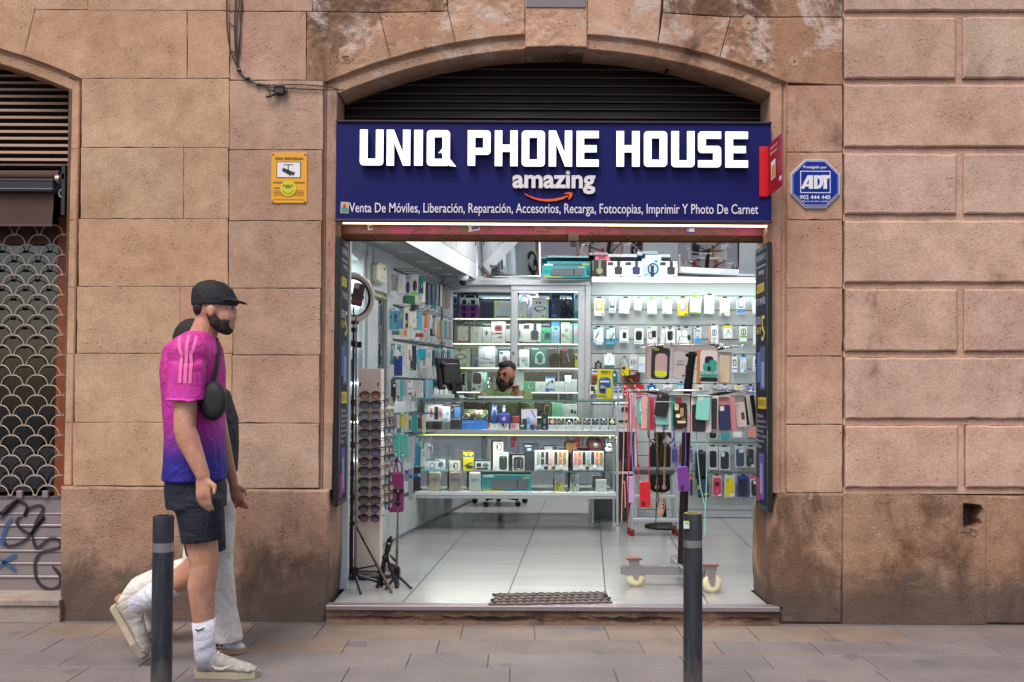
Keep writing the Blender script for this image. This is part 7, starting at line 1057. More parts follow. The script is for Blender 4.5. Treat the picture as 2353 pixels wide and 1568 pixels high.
for o_2 in(0,.035):m.tube([M@Vector((hx-.035+o_2,Yb+.02,z1-.01)),M@Vector((hx-.02+o_2,Yb+.02,z1+.07)),M@Vector((hx+o_2,Yb+.02,z1+.09)),M@Vector((hx+.025+o_2,Yb+.02,z1+.06)),M@Vector((hx+.03+o_2,Yb+.02,z1-.01))],.006,C('7c1e5a',.6),8)
part(m,'handles',mg)
# ---- ring light on its stand
rl=T('ring_light','round ring light on a black tripod with a phone clipped inside','ring light',(P(815,1350,6.15).x,6.15,FZ));c0=P(813,683.5,6.15);Mr=Matrix.Translation(c0)@Matrix.Rotation(rad(43),4,'Z')@Matrix.Rotation(PI/2,4,'X');Rr=.156
def torus(mb,Rm,rx,rz,mat,M,n=44,k=10):
 vs=[];fs=[]
 for i in range(n):
  a=2*PI*i/n
  for j in range(k):t=2*PI*j/k;q=Rm+rx*math.cos(t);vs.append((q*math.cos(a),q*math.sin(a),rz*math.sin(t)))
 for i in range(n):
  for j in range(k):fs.append((i*k+j,((i+1)%n)*k+j,((i+1)%n)*k+(j+1)%k,i*k+(j+1)%k))
 mb.add(vs,fs,mat,True,M)
m=MB();torus(m,.136,.0195,.012,C('cdb9ac',.25,0,.03),Mr);part(m,'diffuser',rl);m=MB();torus(m,.136,.0205,.006,BLK,Mr@Matrix.Translation((0,0,-.010)));torus(m,.115,.004,.012,BLK,Mr);part(m,'rim',rl)
m=MB();q=P(813,741,6.15);foot=P(814,1354,6.15);m.box(q.x-.03,q.x+.03,6.13,6.17,q.z-.012,q.z+.008,BLK,.004);m.tube([q,(q.x,6.15,q.z-.035)],.007,C('a08a7a',.3,.8),8);m.box(q.x-.014,q.x+.022,6.135,6.165,q.z-.06,q.z-.032,BLK,.004);zc=P(810,1200,6.15).z;m.tube([(q.x,6.15,q.z-.05),(q.x-.002,6.15,P(813,1062,6.15).z)],.0075,DKM,10);m.tube([(q.x-.002,6.15,P(813,1062,6.15).z),(P(807,1340,6.15).x,6.15,FZ+.07)],.0105,BLK,10);part(m,'pole',rl)
m=MB()
for y in(790,925,1142):p=P(812,y,6.15);m.box(p.x-.016,p.x+.022,6.13,6.17,p.z-.018,p.z+.018,BLK,.004)
p=P(818,792,6.13);m.box(p.x-.01,p.x+.035,6.11,6.14,p.z-.02,p.z+.018,BLK,.004);part(m,'clamp',rl)
hub=P(808,1203,6.15)
for(tx,ty,ex,ey)in((799,1205,763,1352),(815,1203,900,1361),(807,1205,798,1300)):
 e=GP(ex,ey,FZ+.012);m=MB();m.tube([P(tx,ty,6.15),e],.0085,C('3a322e',.35,.6),8);p=P(tx,ty,6.15)+(e-P(tx,ty,6.15))*.62;m.tube([p,(P(806,1340,6.15).x,6.15,FZ+.09)],.005,BLK,6);part(m,'leg',rl)
m=MB();m.box(hub.x-.04,hub.x+.035,6.13,6.17,hub.z-.012,hub.z+.012,BLK,.004);p=P(807,1357,6.15);m.box(p.x-.04,p.x+.03,6.13,6.17,FZ+.055,FZ+.08,BLK,.004);part(m,'collar',rl)
m=MB();m.tube([P(x,y,6.14,'1')for x,y in((405,1450),(398,1380),(405,1260),(425,1200))],.0045,BLK,8);part(m,'gooseneck',rl)
cbk=MB();cbk.tube([P(x,y,6.16,'4')for x,y in((440,300),(435,420),(430,560),(385,660),(330,900),(290,1040),(235,1200))],.0022,BLK,5);one(cbk,'light_cable','thin black cable dangling from the ring light','cable')
pc=T('clipped_phone','brown patterned phone with a red line held inside the ring light','phone',P(821,700,6.12));cx_,cz_=P(461,1150,6.11,'1').x,P(461,1150,6.11,'1').z;M=Matrix.Translation((cx_,6.11,cz_))@Matrix.Rotation(rad(25),4,'Z')@Matrix.Rotation(rad(10),4,'Y');m=MB();m.slab(rr(-.034,-.07,.034,.07,.012,5),-.005,.005,C('4a3c38',.7,0,.3),0,.003);m.xf(M);part(m,'case',pc);m=MB();m.slab(rr(-.03,.035,-.004,.064,.006,4),-.0065,-.004,C('b4a49a',.4),0,.001);m.slab([(-.033,-.044),(.033,-.044),(.033,-.04),(-.033,-.04)],-.006,-.004,C('c03a30',.5));m.xf(M);part(m,'camera_window',pc);m=MB();m.box(-.04,.042,-.001,.018,-.02,.0,BLK,.004,M);part(m,'holder',pc)
# ---- sunglasses tower
Yt_=6.42;tw_=T('sunglasses_tower','pale pinkish four sided sunglasses display tower on a black wheeled base','display stand',(P(848,1320,Yt_).x,Yt_+.08,FZ));X0,X1=P(821.5,1080,Yt_).x,P(874,1080,Yt_).x;zt_=P(850,847,Yt_).z;zb_=P(850,1312,Yt_).z;TWM=C('e6cebf',.35,0,.03);m=MB();m.box(X0,X1,Yt_,Yt_+.15,zb_,zt_,TWM,.002);part(m,'panel',tw_)
m=MB();m.lathe([(.19,zb_-.035),(.2,zb_-.028),(.2,zb_-.012),(.18,zb_-.002)],C('4a4644',.3,.4),32,Matrix.Translation(((X0+X1)/2,Yt_+.075,0)));part(m,'base_disc',tw_)
for k in range(4):a=k*PI/2+.6;m=MB();c1=Vector(((X0+X1)/2+.16*math.cos(a),Yt_+.075+.16*math.sin(a),FZ+.03));m.ell(c1,(.028,.02,.03),BLK,14,10);part(m,'castor',tw_)
GZ=[275,405,545,660,787,917,1045,1170,1300,1447];zs=[P(850,861.7+y/5.932,Yt_).z for y in GZ]+[P(850,1114.4+y/5.932,Yt_).z for y in(70,193,312,440)]
m=MB()
for z in zs+[P(850,884,Yt_).z]:
 for s_ in(0,1):x=X0+.012 if not s_ else X1-.02;m.slab(rr(x-.004,z-.012,x+.005,z+.014,.004,3),Yt_-.0008,Yt_,BLK)
part(m,'slots',tw_)
def lens_mat(h):
 k='lens_'+h
 if k in MATS:return MATS[k]
 m,t,b=newmat(k);N,L=nodes_helper(t);g=N('TexCoord');s=N('SeparateXYZ');L(g.outputs['Object'],s.inputs[0]);c=lin(h);L(mixc(N,L,ramp(N,L,s.outputs[2],-.022,.022),tuple(min(1,v*5+.16)for v in c),c),b.inputs['Base Color']);b.inputs['Roughness'].default_value=.06;b.inputs['Coat Weight'].default_value=.6;return m
def glasses(style,frame,lens,label,grp):
 o=T('sunglasses',label,'sunglasses',(0,0,0),grp);fm=C(frame,.25,.7 if style=='wire' else 0,0);rx,rz={'round':(.0285,.023),'cat':(.029,.021),'wire':(.028,.024),'sport':(.031,.019)}[style];th=.0014 if style=='wire' else .0034
 ol={'round':ellp(0,0,rx,rz,22),'cat':[(x*(1+.12*(z>0)),z)for x,z in rr(-rx,-rz,rx,rz,.016,5)],'wire':[(x,z*(1 if z>0 else 1.08))for x,z in rr(-rx,-rz,rx,rz,[.026,.026,.012,.012],6)],'sport':rr(-rx,-rz,rx,rz,[.018,.018,.008,.008],5)}[style]
 f=MB()
 for s_ in(-1,1):
  cx_=s_*.0375;out=[(cx_+x*s_*(1+th/rx),z*(1+th/rz))for x,z in ol];inn=[(cx_+x*s_,z)for x,z in ol];f.loops([out,inn],-.003,.003,fm);f.tube([(s_*.068,.003,.012),(s_*.07,.06,.01),(s_*.066,.12,-.006)],.0022,fm,6)
 f.tube([(-.008,0,.008),(0,-.003,.011),(.008,0,.008)],.0022,fm,6);f.obj('frame',o)
 for s_ in(-1,1):l=MB();l.loops([[(s_*.0375+x*s_,z)for x,z in ol]],-.0012,.0012,lens_mat(lens));l.obj('lens',o)
 return o
st_=[('round','1c1412','5a2410','brown rimmed sunglasses with amber lenses'),('cat','17151a','221f26','black sunglasses with grey lenses'),('wire','c09a80','3c4450','rose wire aviators with grey lenses'),('round','161216','2c1226','round black sunglasses with plum lenses'),('cat','17151a','2a2626','black sunglasses with smoke lenses'),('round','161216','2c1226','glossy round sunglasses with violet lenses'),('sport','1c1e2c','262a38','navy wrap sports sunglasses'),('round','161216','2c1226','round black sunglasses with wine lenses'),('cat','17151a','28202a','soft square black sunglasses'),('wire','2a2a28','2e2e1a','olive wire aviators'),('wire','2a2826','26222a','dark square wire sunglasses'),('cat','2a1c14','262020','black sunglasses with gold hinges'),('round','2a1220','2e1428','burgundy sunglasses with plum lenses'),('round','1f0f18','2e1428','round burgundy sunglasses with purple lenses')]
for i,(s_,fc_,lc_,lab)in enumerate(st_):o=glasses(s_,fc_,lc_,f'{lab}, {ORD[i]} from the top of the pale tower front','sunglasses on the tower front');o.location=((X0+X1)/2+.012,Yt_-.045,zs[i]);o.rotation_euler=(rad(4),0,rad(-14))
sd_=[('wire','b0b4ba','2a3a8a'),('wire','8a8c90','2a50a0'),('cat','17151a','1f2228'),('wire','c9a860','5a4a1c'),('round','c8ccd0','8a9096'),('sport','17171a','202228'),('wire','a8aab0','4a4010'),('wire','a8aab0','8a1820'),('wire','b08a60','6a3010'),('round','202024','2a3038'),('cat','17151a','12161c'),('wire','b0b4ba','2038a0'),('wire','c0a050','6a5010')]
nm_=['deep blue wire','bright blue wire','black','straw yellow wire','clear framed','black sports','yellow wire','red lens wire','orange wire','dark round','black glossy','royal blue wire','golden wire']
for i,(s_,fc_,lc_)in enumerate(sd_):o=glasses(s_,fc_,lc_,f'{nm_[i]} sunglasses seen edge on, {ORD[i]} from the top on the tower left face','sunglasses on the tower left side');o.location=(X0-.05,Yt_+.05,zs[i]-.02 if i<12 else zs[-1]);o.rotation_euler=(0,0,rad(-72+4*(i%3)))
for i in range(12):
 s_,fc_,lc_=sd_[(i*5+2)%13];fc_=('2a2624','b08a60','1c1c1e')[i%3];lc_=('2a3034','4a3a2c','33302e','3a4048')[i%4];s_=('wire','cat')[i%2];o=glasses(s_,fc_,lc_,f"{('dark', 'rose gold', 'black')[i % 3]} sunglasses seen edge on, {ORD[i]} from the top on the tower right face",'sunglasses on the tower right side');o.location=(X1+.05,Yt_+.04,zs[i+1]+.015);o.rotation_euler=(0,0,rad(70+4*(i%3)))
m=MB();p=P(855,370,Yt_-.02,'a');p=P(858,355,Yt_-.03,'a');m.box(p.x-.012,p.x+.012,Yt_-.03,Yt_-.028,p.z-.028,p.z+.026,C('d8b8a0',.6));m.tube([(p.x,Yt_-.029,p.z+.026),(p.x-.002,Yt_-.029,p.z+.07)],.0012,C('d8b8a0',.6),5);one(m,'price_tag','pinkish paper price tag dangling beside the sunglasses','tag')
# ---- small tripods
def tripod3(name,px,ytop,hubx,huby,feet,Y,lab,top=None,polec='8a7a70'):
 o=T(name,lab,'tripod',(P(px,huby,Y).x,Y,FZ));m=MB();a,h=P(px,ytop,Y),P(hubx,huby,Y);m.tube([a,a+(h-a)*.33],.0055,C(polec,.25,.8),8);m.tube([a+(h-a)*.33,a+(h-a)*.66],.007,C(polec,.25,.8),8);m.tube([a+(h-a)*.66,h],.0085,C(polec,.25,.8),8);part(m,'pole',o);m=MB();m.box(h.x-.019,h.x+.019,Y-.02,Y+.02,h.z-.03,h.z+.03,BLK,.005);part(m,'hub',o)
 for fx,fy in feet:m=MB();m.tube([h-Vector((0,0,.02)),GP(fx,fy,FZ+.008)],[.01,.009],C('3c3e48',.35,.5),8);part(m,'leg',o)
 if top:m=MB();top(m,a,Y);part(m,'phone_clamp',o)
 return o
tripod3('selfie_tripod',818.5,725,816.5,1314,[(829,1364),(770,1336),(893,1344)],6.02,'silver pole selfie tripod in front of the sunglasses tower')
def clamp(mb,a,Y):mb.box(a.x-.03,a.x+.036,Y-.02,Y+.01,a.z+.07,a.z+.1,BLK,.003);mb.ell((a.x+.003,Y-.022,a.z+.085),(.006,.004,.006),C('c9a860',.3,.8),8,6);mb.box(a.x-.008,a.x+.012,Y-.01,Y+.01,a.z-.01,a.z+.07,BLK,.003);mb.ell((a.x,Y,a.z+.01),(.02,.018,.014),BLK,12,8)
tripod3('selfie_tripod',914.5,1160,911.5,1313,[(945,1352),(887,1353),(915,1346)],6.12,'silver selfie tripod with an empty black phone clamp',clamp)
gt=T('flexible_tripod','small black bendy legged tripod standing by the shop entrance','tripod',(P(887,1355,6.05).x,6.05,FZ));Yz=6.05;m=MB();c1=P(790,995,Yz,'b');m.lathe([(.014,c1.z-.012),(.02,c1.z-.008),(.021,c1.z+.008),(.014,c1.z+.016),(.012,c1.z+.03)],BLK,18,Matrix.Translation((c1.x,Yz,0)));pk=lambda x,y:P(x,y,Yz,'b');m.tube([pk(805,960),pk(818,890)],[.012,.016],BLK,10);m.ell(pk(818,890),(.02,.018,.01),BLK,14,8);m.tube([pk(845,950),pk(905,1015),pk(945,1045)],[.004,.009,.01],BLK,8);part(m,'ball_head',gt);m=MB();m.tube([pk(820,870),pk(858,735)],.018,BLK,12);m.tube([pk(858,735),pk(868,700)],.008,BLK,8);part(m,'holder',gt)
text_mb('MB',(820,790,858,812),Yz-.0195,C('d4d4d4'),'b',ext=.001).obj('lettering',gt)
for a,b,y2 in(((770,1015),(683,1460),0),((815,1015),(943,1455),0),((785,1015),(722,1425),.05)):
 m=MB();p0,p1=pk(*a),P(b[0],b[1],Yz,'b');p1=Vector((p1.x,Yz+y2,FZ+.012));n=13
 for k in range(n):q=p0+(p1-p0)*(k/(n-1));m.ell(q,(.0105,.0105,.0115),BLK,10,7)
 m.ell(p1,(.013,.013,.012),BLK,12,8);part(m,'leg',gt)
def bollard_mat():
 if 'bollard_paint' in MATS:return MATS['bollard_paint']
 m,t,b=newmat('bollard_paint');N,L=nodes_helper(t);pos=N('NewGeometry').outputs['Position'];mp=N('Mapping');mp.inputs['Scale'].default_value=(1,1,.25);L(pos,mp.inputs['Vector']);n1=noise(N,L,mp.outputs[0],26,8,.7);n2=noise(N,L,pos,70,4,.7);sz=N('SeparateXYZ');L(pos,sz.inputs[0])
 c=mixc(N,L,ramp(N,L,n1,.4,.7),lin('2c2e33'),lin('3d3f45'));c=mixc(N,L,ramp(N,L,n2,.7,.76),c,lin('8c8a88'));c=mixc(N,L,mathn(N,L,'MULTIPLY',ramp(N,L,mathn(N,L,'ADD',sz.outputs[2],mathn(N,L,'MULTIPLY',n1,-.3)),.06,-.1),.6),c,lin('6a625c'));L(c,b.inputs['Base Color']);L(ramp(N,L,n1,.3,.7,.3,.55),b.inputs['Roughness']);b.inputs['Metallic'].default_value=.3;return m
 # ==== CASE CAROUSEL AT THE RIGHT
YR=6.2;RB=GLASS('bag_film',(.93,.9,.9),.05,.1,.55,(.85,.78,.76));STEEL=C('a5a2a2',.3,.8)
cr=T('case_carousel','wheeled revolving rack with two chrome rings on a black post','display rack',(P(1563,1310,YR).x,YR,FZ));m=MB();m.tube([P(1566,1312,YR),P(1580,900,YR),P(1586,840,YR)],.027,BLK,14);m.tube([P(1586,850,YR),P(1592,806,YR)],.024,BLK,12);part(m,'post',cr)
zl,zu,xc=P(1586,898,YR).z,P(1588,797,YR).z,P(1586,898,YR).x
for r_,z,n in((.37,zl,11),(.27,zu,9)):
 m=MB();torus(m,r_,.006,.006,CHR,Matrix.Translation((xc,YR,z)),48,6)
 for a in range(4):m.tube([(xc,YR,z-.06),(xc+r_*math.cos(a*PI/2+.5),YR+r_*math.sin(a*PI/2+.5),z)],.009,BLK,6)
 if r_<.3:m.box(xc-.2,xc+.13,YR-.22,YR-.212,z-.04,z+.012,C('c9bdb8',.3,.5),.002)
 for k in range(n*2):a=PI*k/n;v=Vector((xc+r_*math.cos(a),YR+r_*math.sin(a),z));o_v=Vector((math.cos(a),math.sin(a),0));m.tube([v,v+o_v*.045-Vector((0,0,.006)),v+o_v*.06+Vector((0,0,.014))],.0028,CHR,5)
 part(m,'ring',cr)
def castor(px,py,Y):
 m=MB();r_=21.5/FPX*Y;c0=Vector((P(px,py,Y).x,Y,FZ+r_));m.lathe([(r_*.6,-.013),(r_,-.012),(r_,.012),(r_*.6,.013)],C('d4cba4',.5),22,Matrix.Translation(c0)@Matrix.Rotation(PI/2,4,'X'));w=part(m,'wheel',cr);m=MB();m.ell((c0.x,c0.y-.014,c0.z),(.008,.006,.008),STEEL,8,6);m.slab([(c0.x-.05,c0.z+r_*1.9),(c0.x+.02,c0.z+r_*1.9),(c0.x+.012,c0.z-.005),(c0.x-.012,c0.z-.005)],Y-.022,Y-.014,STEEL);m.box(c0.x-.06,c0.x+.035,Y-.035,Y+.035,c0.z+r_*1.9,c0.z+r_*2.1,C('7a4438',.5),.002);m.obj('fork',w)
castor(1461,1339,6.13);castor(1636,1354,5.95)
m=MB();z=P(1500,1306,YR).z;a=P(1426,1300,6.13).x;b=P(1568,1300,YR).x;m.box(a,b,6.11,6.15,z-.025,z+.03,STEEL,.003);z2=P(1630,1303,5.95).z;m.box(b-.03,b+.03,5.97,6.5,z-.02,z+.032,STEEL,.003);m.box(P(1596,1300,5.95).x,P(1646,1300,5.95).x,5.93,5.97,z2-.02,z2+.02,STEEL,.003);m.box(b+.028,P(1625,1300,5.95).x,6.0,6.04,z-.02,z+.03,STEEL,.003)
for x in(1530,1556):p=P(x,1304,6.11);m.ell(p,(.009,.005,.009),STEEL,10,6)
part(m,'base',cr)
def rackY(px,r_):dx=min(abs((px-1176.5)/FPX*YR-xc),r_*.97);return YR-math.sqrt(r_*r_-dx*dx)-.05
def rcase(cc,rect,col,lab,bag=None,rot=0,r_=.37,cam='tri',behind=None,pats=(),dy=0,rough=.4,name='phone_case_pack'):
 xm=cv(cc,(rect[0]+rect[2])/2,0)[0];Y=rackY(xm,r_)+dy;X0,X1,Z0,Z1=RC(*rect,Y,cc);o=T(name,lab,'phone case',((X0+X1)/2,Y,Z0),'phone cases on the carousel');w,h=X1-X0,Z1-Z0;pv=Vector(((X0+X1)/2,Y,Z1));M=Matrix.Translation(pv)@Matrix.Rotation(rad(rot),4,'Y')@Matrix.Translation(-pv)
 m=MB();m.slab(rr(X0,Z0,X1,Z1,min(w,h)*.16,5),Y-.006,Y+.004,C(col,rough,0,.06,.3),0,.003)
 for k,(u0,v0,u1,v1,c_)in enumerate(pats):m.slab(rr(X0+w*u0,Z1-h*v1,X0+w*u1,Z1-h*v0,min((u1-u0)*w,(v1-v0)*h)*.35,4),Y-.007-.0004*k,Y-.005,C(c_,.35,0,0))
 part(m.xf(M),'case',o);m=MB()
 if cam=='tri':
  for u,v in((.18,.09),(.32,.09),(.25,.15)):m.ell((X0+w*u,Y-.007,Z1-h*v),(w*.055,.002,w*.055),C('b9b4b0',.2,.6),10,6)
 elif cam=='win':m.slab(rr(X0+w*.1,Z1-h*.24,X0+w*.48,Z1-h*.05,w*.1,4),Y-.0072,Y-.0055,C('cfc9c6',.4))
 if cam:part(m.xf(M),'camera_opening',o)
 if behind:bx0,bx1,bz0,bz1=RC(*behind[0],Y+.014,cc);m=MB();m.slab(rr(bx0,bz0,bx1,bz1,.012,4),Y+.012,Y+.02,C(behind[1],.45),0,.002);part(m,'rear_case',o)
 if bag:bx0,bx1,bz0,bz1=RC(*bag,Y,cc);m=MB();m.box(bx0,bx1,Y+.024,Y+.0245,bz0,bz1,RB);m.box(bx0,bx1,Y-.011,Y+.0235,bz1-.004,bz1,C('d8ccca',.4));part(m,'plastic_bag',o)
 return o
rcase('f',(532,940,702,1310),'58b4a4','glossy turquoise marbled phone case in a clear bag under a red cord loop',(512,905,745,1400),pats=((.2,.1,.6,.5,'e0e8dc'),(.26,.16,.52,.44,'58b4a4'),(.3,.62,.85,.93,'e0e8dc'),(.45,.52,.7,.66,'58b4a4')))
rcase('f',(818,882,1000,1200),'1c1a20','black phone case tilted over a mint case on the carousel',(785,985,1000,1425),10,behind=((790,1000,990,1320),'7ab8a8'),dy=-.02)
rcase('f',(1040,1005,1240,1360),'2c241c','black and gold marbled phone case in a crinkled clear bag',(990,880,1295,1430),pats=((.1,.05,.4,.3,'d8c89a'),(.5,.2,.75,.55,'a08a58'),(.2,.45,.5,.6,'e4d8b4'),(.3,.72,.9,.82,'d8c89a'),(.6,.6,.9,.7,'6a5838')),rough=.15)
rcase('f',(1385,890,1580,1255),'7fc9b4','mint green phone case with a cord over a black case',(1310,900,1600,1430),4,cam='win',behind=((1312,1025,1505,1415),'1e1c20'),dy=-.02)
rcase('f',(1685,1032,1850,1395),'232a52','navy blue phone case over a coral pink one on the carousel',(1615,905,1855,1440),-3,cam='win',behind=((1642,945,1830,1340),'d88a80'))
rcase('f',(1920,1000,2060,1355),'c9bcb8','greyish white phone case with a black diamond mark on the carousel',(1862,885,2075,1420),-6,pats=((.5,.4,.85,.7,'4a4644'),))
rcase('f',(415,870,515,1385),'d8b4a8','peach narrow card pack at the left end of the lower ring',None,2,cam=None,pats=((.5,.35,.95,.95,'c98a80'),))
for i,(a,c_,lb)in enumerate((((2030,920,2078,1325),'2c3a30','dark green phone case seen edge on near the ring right end'),((2085,900,2130,1340),'d8ccb8','cream phone case seen edge on near the ring right end'),((2135,895,2195,1335),'1e1e20','black phone case seen edge on near the ring right end'),((2190,890,2258,1345),'c4bcb4','grey white phone case pack at the far right of the ring'))):rcase('f',a,c_,lb,None,-8,cam=None,dy=.04)
for i,(x,w_,c_,n_)in enumerate(((752,22,'8a6a8c','mauve'),(1008,24,'3a9a8c','sea green'),(1302,20,'d8d0c8','white'),(1590,20,'2a2c30','black'),(1600,34,'c9b4a8','sand'),(1836,22,'d88a94','rose'),(1080,20,'8a1c28','crimson'),(880,24,'5a8ab0','blue'),(1450,24,'c8643a','orange'),(600,26,'e0a8a0','salmon'),(705,26,'c02a34','red'))):rcase('f',(x,915+9*(i%4),x+w_+60,1380+12*(i%3)),c_,f'{n_} phone case hanging behind the front row of the lower ring',None,(i%5)-2,cam=None,dy=.006+.004*(i%3))
rcase('f',(1215,1140,1300,1400),'c4202a','bright red phone case peeping from behind the marbled one',None,-4,cam=None,dy=.04)
rcase('f',(740,222,1000,672),'1a1718','black phone case box with a pinkish window and lime corner',None,2,.27,None,pats=((.2,.18,.86,.95,'b89a98'),(.2,.72,.86,.9,'c9d21e')))
text_mb('KSIX',(772,228,842,258),rackY(1520,.27)-.0085,C('c9d21e'),'f',ext=.001,bold=.02).obj('lettering',COL.objects[[o.name for o in COL.objects if o.get('label','').startswith('black phone case box')][0]])
for rc_,c_,lb,pt in(((655,205,735,665),'cfc4c0','white and orange edged pack at the left of the upper ring',((0,0,.15,1,'d0682c'),)),((1010,250,1050,650),'bdb4c0','lilac narrow pack behind the black case box',()),((1055,275,1222,668),'b4a8a4','grey back of a case box with small print',((.3,.33,.8,.36,'6a6260'),(.2,.42,.85,.5,'8a807c'),(.7,.84,.95,.9,'4a4442'))),((1385,245,1440,728),'c8743a','orange edged pack left of the white teal one',()),((1432,262,1680,705),'d4c8c4','white case pack with a teal and black picture on the upper ring',((.25,.18,.75,.5,'1c1e1e'),(.15,.4,.5,.65,'2f9a84'),(.5,.3,.95,.66,'2f9a84'),(.4,.5,.6,.66,'1c1e1e'),(.0,.67,1,.84,'2f9a84'),(0,.86,1,1,'1a1a1a'))),((1705,330,1855,722),'d8c8a4','cream phone case in a clear bag at the right of the upper ring',())):rcase('f',rc_,c_,lb,(1690,270,1890,735)if c_=='d8c8a4' else None,1,.27,'win' if c_=='d8c8a4' else None,pats=pt,dy=0 if rc_[2]-rc_[0]>120 else .05)
text_mb('ANTI-BURST CASE',(1445,570,1672,598),rackY(1628,.27)-.0105,C('d4d8d4'),'f',ext=.001,bold=.01).obj('lettering',[o for o in COL.objects if o.get('label','').startswith('white case pack with a teal')][0])
def cord(mb,pts,r_,mat,Y):P3=[P(x,y,Y,'7')for x,y in pts];mb.tube(P3,r_,mat,6)
def dangling(lab,col,cords,rect,ccol,Y,rot=0,hole=None):
 o=T('corded_case',lab,'phone case',P((rect[0]+rect[2])/2,rect[3],Y,'7'),'cases dangling on cords');m=MB();X0,X1,Z0,Z1=RC(*rect,Y,'7');pv=Vector(((X0+X1)/2,Y,Z1));m.slab(rr(X0,Z0,X1,Z1,(X1-X0)*.17,5),Y-.006,Y+.006,C(col,.45,0,.04,.2),0,.003)
 if hole:w,h=X1-X0,Z1-Z0;m.slab(rr(X0+w*.08,Z0+h*.04,X1-w*.08,Z1-h*.04,.008,4),Y-.0066,Y-.005,C(hole,.5));m.slab(rr(X0+w*.2,Z0+h*.05,X0+w*.48,Z0+h*.24,.006,4),Y-.0072,Y-.005,C('2a1818',.5))
 m.xf(Matrix.Translation(pv)@Matrix.Rotation(rad(rot),4,'Y')@Matrix.Translation(-pv));part(m,'case',o);m=MB()
 for pts in cords:cord(m,pts,.0032,C(ccol,.7),Y)
 part(m,'cord',o)
Yd_=YR-.42
dangling('lilac phone case dangling on a violet cord at the left','b8a4d0',[[(262,370),(268,700),(232,1060)],[(285,365),(258,700),(280,1080)]],(224,1058,280,1278),'9a86cc',Yd_+.12,-3)
dangling('bright red phone case dangling on a red cord','d01a22',[[(303,560),(300,700),(318,950),(330,1105)],[(318,420),(345,368),(395,372),(420,430),(415,700),(406,1100)]],(328,1102,420,1318),'d01a22',Yd_+.06,-1,'b8141c')
dangling('purple phone case dangling on a purple cord by the post','7a3aa0',[[(618,650),(628,900),(645,985)],[(716,650),(716,900),(710,975)]],(642,975,736,1185),'5a3ab0',Yd_+.0,-4,'6a2f80')
for lab,c_,L_ in(('pink cord hanging from the left end of the lower ring','d8938a',[[(235,350),(205,500),(195,900),(186,1200),(180,1440)],[(200,1095),(190,1130),(205,1100),(212,1320)]]),('pair of dark red straps hanging left of the violet cord','b01e28',[[(240,350),(232,700),(238,1060),(232,1510)],[(245,400),(246,900),(238,1100)]]),('long mint cord hanging right of the post','8ac4b4',[[(805,598),(808,800),(840,1150),(880,1320),(880,1420),(884,1500)],[(903,600),(895,900),(888,1200),(878,1400),(876,1560)]]),('black cord loop hanging from the black case','1c1a1c',[[(458,565),(462,700),(475,1050),(490,1250),(465,1350)],[(545,575),(520,800),(480,1060),(470,1300),(466,1480)]])):
 m=MB();[cord(m,pts,.003,C(c_,.7),Yd_+.04)for pts in L_];one(m,'neck_strap',lab,'strap')
ch=MB();
for a,b in(((475,690),(478,1150)),((550,690),(535,1150))):
 for k in range(30):u=k/29;p=P(a[0]+(b[0]-a[0])*u,a[1]+(b[1]-a[1])*u,Yd_+.05,'7');torus(ch,.0055,.0016,.0016,C('a8884a' if u<.75 else 'c88a80',.3,.7),Matrix.Translation(p)@Matrix.Rotation(PI/2,4,'X')@Matrix.Rotation((k%2)*1.2,4,'X'),8,4)
for k in range(16):a=PI*k/15;p=P(507-30*math.cos(a),1150+220*math.sin(a)**.8,Yd_+.05,'7');torus(ch,.009,.003,.003,C('c88a80' if k%2 else 'b89850',.35,.4),Matrix.Translation(p)@Matrix.Rotation(PI/2,4,'X'),10,5)
one(ch,'chain','gold and pink chain loop hanging from the carousel','chain')
sl_=T('step_ladder','small aluminium step ladder with red feet beside the counter','step ladder',P(1505,1226,8.35));Yq_=8.3;m=MB()
for x0,y0,x1,y1,dy in((290,1045,268,1500,0),(605,1045,655,1500,0),(300,1050,245,1470,.38),(595,1050,620,1470,.38)):m=MB();m.tube([P(x0,y0,Yq_+dy*.3,'7'),P(x1,y1,Yq_+dy*.3,'7')],.014,ALU,8);part(m,'rail',sl_);m=MB()
for x0,y0,x1,y1 in((278,1212,636,1240),(270,1408,658,1440)):a,b,z0,z1=RC(x0,y0,x1,y1,Yq_,'7');m.box(a,b,Yq_-.02,Yq_+.08,z0,z1,ALU,.004)
part(m,'steps',sl_);m=MB();a,b,z0,z1=RC(285,990,618,1042,Yq_,'7');m.box(a,b,Yq_-.03,Yq_+.16,z0,z1,C('4a4e54',.6),.012);part(m,'platform',sl_)
for x,dy in((268,0),(655,0),(245,.114),(620,.114)):m=MB();p=P(x,1510,Yq_+dy,'7');m.box(p.x-.02,p.x+.02,Yq_+dy-.02,Yq_+dy+.02,FZ,FZ+.05,C('8a2420',.5),.004);part(m,'foot',sl_)
fn=T('pedestal_fan','black pedestal fan standing behind the phone case carousel','fan',P(1535,1200,8.75));Yv_=8.7;c0=P(512,700,Yv_,'7');m=MB();Mx=Matrix.Translation(c0)@Matrix.Rotation(PI/2-.2,4,'X');torus(m,.115,.006,.006,DKM,Mx,30,6)
for k in range(24):a=k*PI/12;m.tube([Mx@Vector((.03*math.cos(a),.03*math.sin(a),.03)),Mx@Vector((.115*math.cos(a),.115*math.sin(a),0))],.0018,DKM,4)
part(m,'guard',fn);m=MB();m.lathe([(.05,-.1),(.055,-.03),(.04,.02),(.02,.03)],BLK,16,Mx)
for k in range(3):a=k*2.1;m.add([Mx@Vector((.03*math.cos(a),.03*math.sin(a),.0)),Mx@Vector((.1*math.cos(a-.5),.1*math.sin(a-.5),.01)),Mx@Vector((.1*math.cos(a+.5),.1*math.sin(a+.5),-.01))],[(0,1,2)],BLK)
